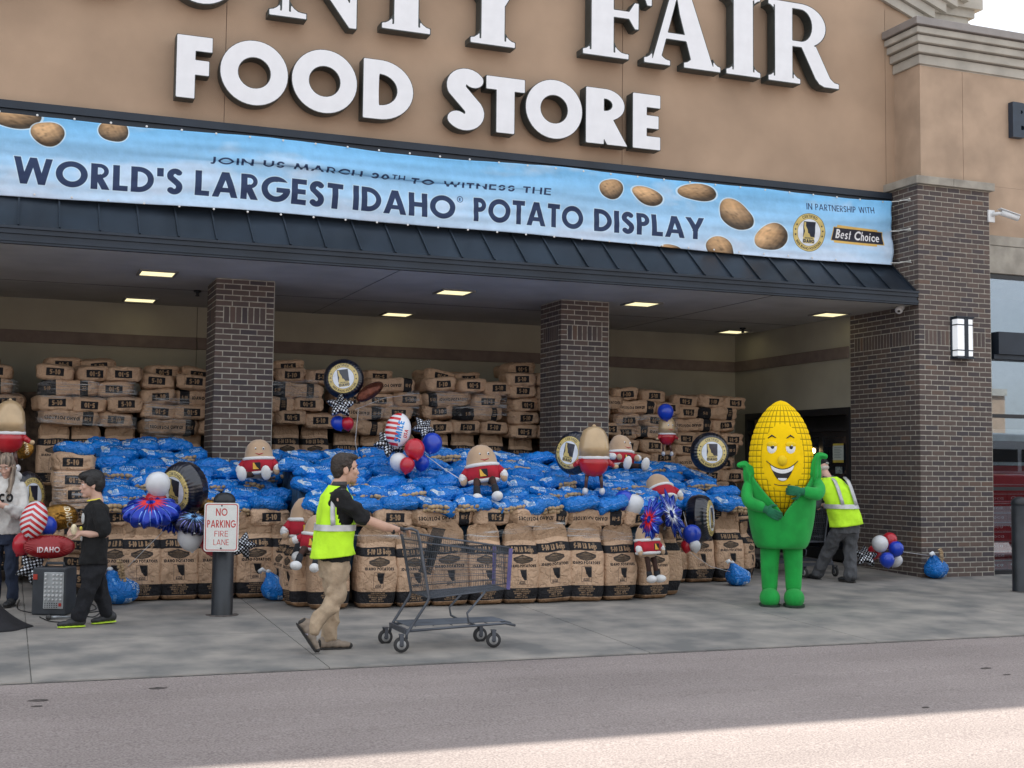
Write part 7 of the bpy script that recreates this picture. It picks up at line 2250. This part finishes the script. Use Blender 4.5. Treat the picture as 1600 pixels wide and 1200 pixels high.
foil(1018, 812, -1.5, 32, (-1, -.75, .1), 'red and blue starburst foil balloon hanging over the front right sacks', BU1, burst(12, .72), .34, spin=-.2, sx=.62, sy=1.15, wr=.09, nspk=24, nr=10)
foil(1050, 803, -1.2, 34, (-.6, -1, .0), 'blue and white starburst foil balloon with curled red streak at the front right', BU2, burst(9, .66), .3, spin=.35, sx=.5, sy=1.25, wr=.09, nspk=18, nr=10)
# ribbons
def ribbon(pts, lab, r=.003):
    P_ = [at(*q) for q in pts]; out = []
    for a, b_ in zip(P_[:-1], P_[1:]):
        for k in range(5): out.append(a.lerp(b_, k / 5))
    out.append(P_[-1])
    tag(MB().tube(out, r, 5).put('ribbon', STR, smooth=True), lab, 'ribbon', 'balloon ribbons')
ribbon([(560, 640, .8), (555, 690, .6), (563, 735, .2)], 'thin ribbon falling from the highest balloon bunch')
ribbon([(664, 710, -.5), (690, 730, -.7), (724, 752, -.9)], 'pale ribbon running from the middle cluster down to the blue bags', .004)
ribbon([(555, 640, .8), (600, 622, 1.4), (650, 615, 2.3)], 'long pale ribbon stretched from the bronze balloon to the stack behind')
ribbon([(1410, 862, -.2), (1430, 865, -.18), (1452, 868, -.15)], 'white ribbons tied from the balloons to the loose bag at the pillar')
ribbon([(252, 779, -1.0), (262, 800, -.9), (255, 830, -.8), (200, 885, -.5)], 'white ribbon from the left balloons to the loose blue bag')
ribbon([(1068, 800, -.9), (1075, 828, -.85)], 'short ribbon above the small red and white balloons')
ribbon([(1073, 860, -.8), (1110, 885, -.5), (1140, 893, -.35)], 'ribbon from the small balloons to the slumped blue bag')

# ================================================================ shopping cart
def cart(loc, rz, label, grp):
    o = empty('shopping_cart', loc, rz, label, 'shopping cart', grp)
    FR = CARTM; hw = .27
    # frame tubes: x forward, y across
    for q in (-1, 1):
        y = q * hw; yf = q * .245
        MB().tube([(-.42, y, 1.0), (-.36, y, 1.005), (-.31, y, .985), (-.285, y, .90), (-.20, y, .44), (-.215, y, .40), (-.38, y * .95, .15), (-.385, y * .95, .10)], .0125, 8).put('frame_tube', FR, o, True)
        MB().tube([(-.385, y * .95, .17), (.10, y * .9, .19), (.50, yf * .8, .20), (.60, yf * .62, .175)], .011, 8).put('frame_tube', FR, o, True)
        MB().tube([(.30, yf * .95, .47), (.14, yf, .30), (.155, yf, .23), (.22, yf * .9, .195)], .010, 8).put('frame_tube', FR, o, True)
    MB().tube([(-.42, -hw, 1.0), (-.42, hw, 1.0)], .017, 10).put('handle', HANDM, o, True)
    MB().tube([(-.20, -hw, .44), (-.20, hw, .44)], .009, 6).put('cross_tube', FR, o, True)
    MB().tube([(.60, -.15, .175), (.605, .15, .175)], .010, 6).put('cross_tube', FR, o, True)
    mb = MB(); mb.box(-.395, -.37, -.25, .25, .145, .185); mb.put('rear_bar', FR, o)
    mb = MB()
    for k in range(17):
        t = k / 16; y = -.21 + .42 * t; mb.tube([(-.36, y, .205), (.50, y * .78, .215), (.57, y * .7, .20)], .0028, 4, False)
    for k in range(6): x = -.3 + k * .16; mb.tube([(x, -.235 + .03 * k / 6, .203), (x, .235 - .03 * k / 6, .203)], .0035, 4, False)
    tag(mb.put('lower_rack', FR, o), kind='stuff')
    # basket
    TB = [(-.285, .26, .955), (.53, .20, .835)]; BBt = [(-.19, .235, .43), (.515, .185, .49)]
    def P3(s_, t, q): # s along, t up, q side
        a = V3(BBt[0]).lerp(V3(BBt[1]), s_); b_ = V3(TB[0]).lerp(V3(TB[1]), s_); p = a.lerp(b_, t); return V3((p.x, p.y * q, p.z))
    mb = MB()
    for q in (-1, 1):
        for k in range(47): s_ = k / 46; mb.tube([P3(s_, 0, q), P3(s_, 1, q)], .0016, 4, False)
        for k in range(9): t = k / 8; mb.tube([P3(0, t, q), P3(1, t, q)], .0022, 4, False)
    for k in range(17):
        q = -1 + 2 * k / 16; mb.tube([P3(1, 0, q), P3(1, 1, q)], .0018, 4, False); mb.tube([P3(0, 0, q), P3(1, 0, q)], .0018, 4, False); mb.tube([P3(0, .02, q), P3(0, 1, q)], .0018, 4, False)
    for k in range(9): t = k / 8; mb.tube([P3(1, t, -1), P3(1, t, 1)], .0022, 4, False)
    for k in range(15): s_ = k / 14; mb.tube([P3(s_, 0, -1), P3(s_, 0, 1)], .0022, 4, False)
    for k in range(7): t = k / 6; mb.tube([P3(0, t, -1), P3(0, t, 1)], .0022, 4, False)
    tag(mb.put('wire_basket', FR, o), kind='stuff')
    mb = MB()
    for q in (-1, 1): mb.tube([P3(0, 1, q), P3(1, 1, q)], .0065, 6); mb.tube([P3(0, 0, q), P3(1, 0, q)], .0065, 6); mb.tube([P3(0, .88, q), P3(1, .84, q)], .0045, 6); mb.tube([P3(0, .12, q), P3(1, .12, q)], .0045, 6)
    mb.tube([P3(1, 1, -1), P3(1, 1, 1)], .0065, 6); mb.put('basket_rim', FR, o, True)
    for q in (-1, 1):
        a, b_ = P3(1, -.02, q), P3(1, .98, q)
        MB().box(-.011, .011, -.013, .013, 0, 1, Matrix.Translation(a + V3((.008, q * .004, 0))) @ (b_ - a).to_track_quat('Z', 'Y').to_matrix().to_4x4() @ Matrix.Scale((b_ - a).length, 4, (0, 0, 1))).put('corner_bumper', PURP, o)
    # folded child seat
    mb = MB()
    for k in range(12): y = -.17 + .34 * k / 11; mb.tube([(-.16, y, .62), (-.04, y, .99)], .004, 5, False)
    for k in range(4): t = k / 3; mb.tube([(-.16 + .12 * t, -.18, .62 + .37 * t), (-.16 + .12 * t, .18, .62 + .37 * t)], .005, 5, False)
    mb.put('seat_back', HANDM, o)
    put('seat_flap', bevel(MB().box(-.012, .012, -.09, .09, 0, .24, Matrix.Translation((-.12, 0, .68)) @ Matrix.Rotation(.32, 4, 'Y')).me('seat_flap', HANDM), .008, 2), o)
    for x, q, sp_ in ((-.405, -1, 0), (-.405, 1, 0), (.42, -1, .6), (.42, 1, .6)):
        y = q * (.255 if x < 0 else .175)
        wl_ = empty('wheel', (x - .02, y, .0625)); wl_.parent = o; wl_.rotation_euler = (0, 0, .12 * q)
        mb = MB(); mb.lathe([(.045, -.014), (.0625, -.012), (.064, 0), (.0625, .012), (.045, .014)], n=28)
        q1 = put('tyre', mb.me('tyre', TYRE, True), wl_); q1.rotation_euler = (PI / 2, 0, 0)
        q1 = put('rim', MB().lathe([(.016, -.017), (.046, -.013), (.046, .013), (.016, .017)], n=24).me('rim', RIMM, True), wl_); q1.rotation_euler = (PI / 2, 0, 0)
        q1 = put('hub', MB().lathe([(.005, -.024), (.018, -.023), (.018, .023), (.005, .024)], n=14).me('hub', HANDM, True), wl_); q1.rotation_euler = (PI / 2, 0, 0)
        MB().box(-.016, .016, -.026, -.022, -.01, .075).box(-.016, .016, .022, .026, -.01, .075).box(-.02, .02, -.026, .026, .0755, .085).put('fork', FR, wl_)
    return o
CARTM = M('cart_grey_paint', (.10, .112, .135), rough=.42, metal=.45, var=.12); HANDM = M('cart_black_plastic', (.02, .024, .03), rough=.45); PURP = M('purple_bumper', (.14, .12, .32), rough=.5)
TYRE = M('tyre_dark', (.03, .03, .032), rough=.7); RIMM = M('rim_grey', (.30, .30, .30), rough=.6)
CK = cart((-7.86, -3.56, gz(-3.56) - .0), 0, 'empty grey wire shopping cart with purple corner bumpers pushed by the young worker', 'shopping carts')
CK.rotation_euler = (0, 0, -.02)
c_2 = cart((-1.50, .62, gz(.62)), R(95), 'dark shopping cart at the entrance in front of the older man', 'shopping carts')
c_3 = cart((-1.78, .95, gz(.95)), R(98), 'second dark shopping cart behind the corn costume at the entrance', 'shopping carts')

# ================================================================ bollards and sign
BOLM = M('black_post_sleeve', (.016, .020, .026), rough=.42, var=.25, scale=4, bump=.15, bscale=30)
for x, y, lab, h_ in ((-9.355, -1.34, 'black domed bollard carrying the no parking sign', 1.17), (.285, -1.49, 'plain black domed bollard at the right edge', 1.15)):
    o = empty('bollard', (x, y, gz(y)), label=lab, cat='bollard', group='black bollards on the walk')
    put('sleeve', MB().lathe([(.106, -.01), (.106, .0), (.102, .006), (.101, h_ - .10)], n=32).me('sleeve', BOLM, True), o)
    put('dome', MB().lathe([(.101, h_ - .10), (.104, h_ - .095), (.103, h_ - .06), (.088, h_ - .03), (.058, h_ - .008), (.02, h_), (.001, h_)], n=32).me('dome', BOLM, True), o)
    put('base_ring', MB().lathe([(.102, .001), (.15, .002), (.17, -.004)], n=24).me('base_ring', SPOT, True), o)  # flat dark ring round the foot of the post
sw, sh = 420, 600
cg = Cv(sw, sh, (.86, .87, .86)); RD = (.72, .13, .12)
def rrect(c_, x0, y0, x1, y1, r, col): c_.sdf(lambda X, Y: np.hypot(np.maximum(np.maximum(x0 + r - X, X - x1 + r), 0), np.maximum(np.maximum(y0 + r - Y, Y - y1 + r), 0)) - r, x0 - 2, y0 - 2, x1 + 2, y1 + 2, col)
rrect(cg, 14, 14, sw - 14, sh - 14, 34, RD); rrect(cg, 24, 24, sw - 24, sh - 24, 26, (.86, .87, .86))
def fit(c_, t, y, h_, wd, th): c_.text(t, (sw - wd) / 2, y, h_, RD, th, .14, wd / (text_width(t, th, .14) * h_))
fit(cg, 'NO', 160, 92, 140, .16); fit(cg, 'PARKING', 305, 92, 345, .17); fit(cg, 'FIRE', 415, 70, 165, .11); fit(cg, 'LANE', 520, 70, 185, .11)
cg.speck(.05, 7, 3)
pth = []
def rounded(w_, h_, r, n=6):
    P_ = []
    for cx, cy, a0 in ((w_ - r, h_ - r, 0), (-w_ + r, h_ - r, 90), (-w_ + r, -h_ + r, 180), (w_ - r, -h_ + r, 270)):
        for k in range(n + 1): P_.append((cx + r * math.cos(R(a0 + 90 * k / n)), cy + r * math.sin(R(a0 + 90 * k / n))))
    return P_
so_ = empty('parking_sign', (-9.40, -1.475, .795), label='white metal sign with red letters NO PARKING FIRE LANE on the black bollard', cat='sign')
so_.rotation_euler = (0, 0, -.30)
PP = rounded(.163, .232, .03)
v = [(x, -.002, z) for x, z in PP] + [(x, .001, z) for x, z in PP]; n_ = len(PP)
f = [tuple(range(n_))[::-1], tuple(range(n_, 2 * n_))] + [(i, (i + 1) % n_, (i + 1) % n_ + n_, i + n_) for i in range(n_)]
SGM = print_mat('sign_print', image_from('no_parking', cg.a), rough=.35, bump=0, spec=.5)
me = mesh('panel', v, f, SGM, False, [(.5 + x / .326, .5 + z / .464) for x, z in PP] * 2)
bm = bmesh.new(); bm.from_mesh(me); bmesh.ops.recalc_face_normals(bm, faces=bm.faces); bm.to_mesh(me); bm.free()
put('panel', me, so_)
for z in (.205, -.20): MB().ell((0, -.005, z), (.008, .004, .008), None, 10, 6).put('bolt', BLACKP, so_, True)

# ================================================================ small fixtures
sc_l = empty('wall_lamp', (.665, -.01, 3.21), label='tall white glass wall lamp in a dark frame on the corner pillar', cat='lamp')
LGL = emit_mat('lamp_glass', (.80, .83, .87), .18); 
put('back_plate', bevel(MB().box(-.15, .15, -.008, .008, -.27, .27).me('back_plate', DARKM), .004, 1), sc_l)
for x0, x1 in ((-.13, -.015), (.045, .125)):
    put('glass', bevel(MB().box(x0, x1, -.115, -.009, -.25, .25).me('glass', LGL), .006, 2), sc_l)
MB().box(-.014, .044, -.125, -.0085, -.262, .262).put('post', DARKM, sc_l)
for z in (-.27, -.18, .165, .255): MB().box(-.14, -.0145, -.12, -.0086, z, z + .014).box(.0445, .135, -.12, -.0086, z, z + .014).put('bar', DARKM, sc_l)
MB().box(-.15, .145, -.13, -.0085, .2705, .285).box(-.15, .145, -.13, -.0085, -.285, -.2712).put('cap', DARKM, sc_l)
cm1 = empty('security_camera', (1.225, -.005, 4.93), label='white bullet security camera on an arm at the right edge of the brick pillar', cat='camera')
put('mount', bevel(MB().box(-.055, .055, -.03, -.001, -.085, .085).me('mount', WHITEP), .006, 2), cm1)
limb(MB(), [(0, -.03, .02), (.06, -.09, .03), (.13, -.10, .035)], [.028, .024, .022]).put('arm', WHITEP, cm1, True)
MB().tube([(.10, -.10, .045), (.34, -.16, -.03)], [.042, .040], 18).put('housing', WHITEP, cm1, True)
MB().box(-.04, .26, -.05, .05, .036, .046, Matrix.Translation((.10, -.10, .045)) @ V3((.24, -.06, -.075)).to_track_quat('X', 'Z').to_matrix().to_4x4()).put('sun_shield', WHITEP, cm1)
MB().tube([(.335, -.159, -.028), (.347, -.162, -.032)], [.035, .033], 16).put('lens', BLACKP, cm1, True)
cm2 = empty('security_camera', (-.06, .32, 3.6), label='small white dome camera under the canopy corner at the pillar', cat='camera')
limb(MB(), [(.055, 0, .045), (.0, -.0, .01)], [.04, .045]).put('base', WHITEP, cm2, True)
MB().ell((-.02, -.01, -.01), (.055, .052, .052), None, 18, 12).put('dome', WHITEP, cm2, True)
MB().ell((-.05, -.045, -.03), (.022, .018, .016), None, 12, 8).put('lens', BLACKP, cm2, True)
for k, (x, y) in enumerate(((-9.10, 2.9), (-.55, 3.55))):
    o = empty('horn_strobe', (x, y, 3.645), label=('small dark fixture on the soffit beside the left column' if k == 0 else 'small dark fixture on the soffit above the corner light'), cat='fixture')
    MB().lathe([(.05, 0), (.05, -.02), (.02, -.03), (.02, -.06), (.03, -.075), (.001, -.08)], n=14).put('body', BLACKP, o, True)

# ================================================================ speaker, cables, draped cloth
sp = empty('portable_speaker', (-10.86, -.95, gz(-.95)), label='dark grey portable speaker with a pale knob panel standing on the walk', cat='speaker')
sp.rotation_euler = (0, 0, -.42)
SPG = M('speaker_grey', (.045, .052, .062), rough=.6, bump=.2, bscale=80)
put('case', bevel(MB().box(-.17, .15, -.14, .14, 0, .44).me('case', SPG), .02, 3), sp)
put('top_handle', MB().tube([(-.10, 0, .44), (-.09, 0, .475), (.07, 0, .475), (.08, 0, .44)], .014, 8).me('top_handle', SPG, True), sp)
put('panel', bevel(MB().box(-.055, .135, -.152, -.1405, .06, .40).me('panel', M('panel_silver', (.40, .42, .43), rough=.4)), .004, 1), sp)
kn = M('knob_white', (.62, .63, .64), rough=.4); kb = bevel(MB().lathe([(.010, 0), (.0095, .012), (.007, .014)], n=12).me('knob', kn), .001, 1)
for r_ in range(7):
    for c_q in range(5):
        if c_q == 1 and r_ < 3: continue
        q = put('knob', kb, sp, (-.035 + c_q * .037, -.153, .375 - r_ * .038), (PI / 2, 0, 0)); s_ = 1.3 if r_ in (5,) else .95; q.scale = (s_, s_, 1)
MB().box(.095, .12, -.158, -.153, .085, .115).put('red_switch', M('switch_red', (.5, .03, .02), rough=.4), sp)
MB().box(-.16, -.12, -.145, -.1405, .33, .38).put('badge', M('badge_red', (.5, .06, .04), rough=.4), sp)
for k in range(3):
    for c_q in range(6): MB().box(-.04 + c_q * .022, -.03 + c_q * .022, -.156, -.153, .072 + k * .018, .08 + k * .018).put('fader', BLACKP, sp)
mi = at(98, 953, -1.35); g_ = gz(-1.35)
mic = empty('microphone', (mi.x, -1.35, g_ + .02), label='silver and black microphone lying on the walk in front of the speaker', cat='microphone')
MB().tube([(-.10, 0, .002), (-.06, 0, .003), (.08, 0, 0)], [.018, .016, .011], 12).put('body', M('mic_metal', (.3, .32, .34), rough=.3, metal=.7), mic, True)
MB().ell((-.12, 0, .004), (.028, .024, .024), None, 12, 8).put('grille', M('mic_grille', (.08, .08, .08), rough=.5, metal=.5, bump=.5, bscale=200), mic, True)
for k, (pts, lab) in enumerate(((((30, 938), (28, 952), (48, 958), (60, 957)), 'black cable looping from the speaker towards the woman'), (((62, 965), (80, 972), (110, 972), (118, 962), (140, 958), (165, 955)), 'black cable lying before the speaker and the boy'), (((120, 952), (140, 944), (150, 952), (128, 960), (145, 965), (158, 957)), 'tangled black cable between the feet of the boy'))):
    P_ = []
    for (px, py) in pts:
        d = FW * FPX + RT * (px - 800) + UP * (600 - py); t_ = (SL * CAM.y - CAM.z) / (d.z - SL * d.y); q = CAM + d * t_; P_.append(V3((q.x, q.y, gz(q.y) + .006)))
    out = []
    for i in range(len(P_) - 1):
        p0_, p1_, p2_, p3_ = P_[max(0, i - 1)], P_[i], P_[i + 1], P_[min(len(P_) - 1, i + 2)]
        for j in range(6):
            t = j / 6; out.append(.5 * ((2 * p1_) + (-p0_ + p2_) * t + (2 * p0_ - 5 * p1_ + 4 * p2_ - p3_) * t * t + (-p0_ + 3 * p1_ - 3 * p2_ + p3_) * t ** 3))
    out.append(P_[-1])
    tag(MB().tube(out, .005, 6).put('cable', BLACKP, smooth=True), lab, 'cable', 'cables round the speaker')
# black cloth over a stand, flaring onto the walk
v, f = [], []
nA, nT = 72, 24
cx, cy = -11.78, -1.72
for j in range(nT + 1):
    t = j / nT
    for i in range(nA):
        a = 2 * PI * i / nA
        fl = .30 + .16 * t + .42 * max(0, t - .55) ** 1.6 * 1.5 * (1 + .35 * math.cos(4 * a))
        fl *= 1 + .035 * math.sin(a * 11 + 1) * t
        x = cx + fl * math.cos(a); y = cy + fl * .75 * math.sin(a)
        z = gz(y) + .004 + .66 * (1 - t) ** 1.15
        v.append((x, y, z))
for j in range(nT):
    for i in range(nA):
        a = j * nA + i; b_ = j * nA + (i + 1) % nA; f.append((a, a + nA, b_ + nA, b_))
f.append(tuple(range(nA)))
dr = put('draped_table', mesh('draped_table', v, f, cloth('black_stretch_cloth', (.016, .016, .02), bump=.3), True)); dr.modifiers.new('s', 'SOLIDIFY').thickness = .004
tag(dr, 'black stretch cloth draped over a small table, its corner flaring at the left edge', 'tablecloth')
index_children()
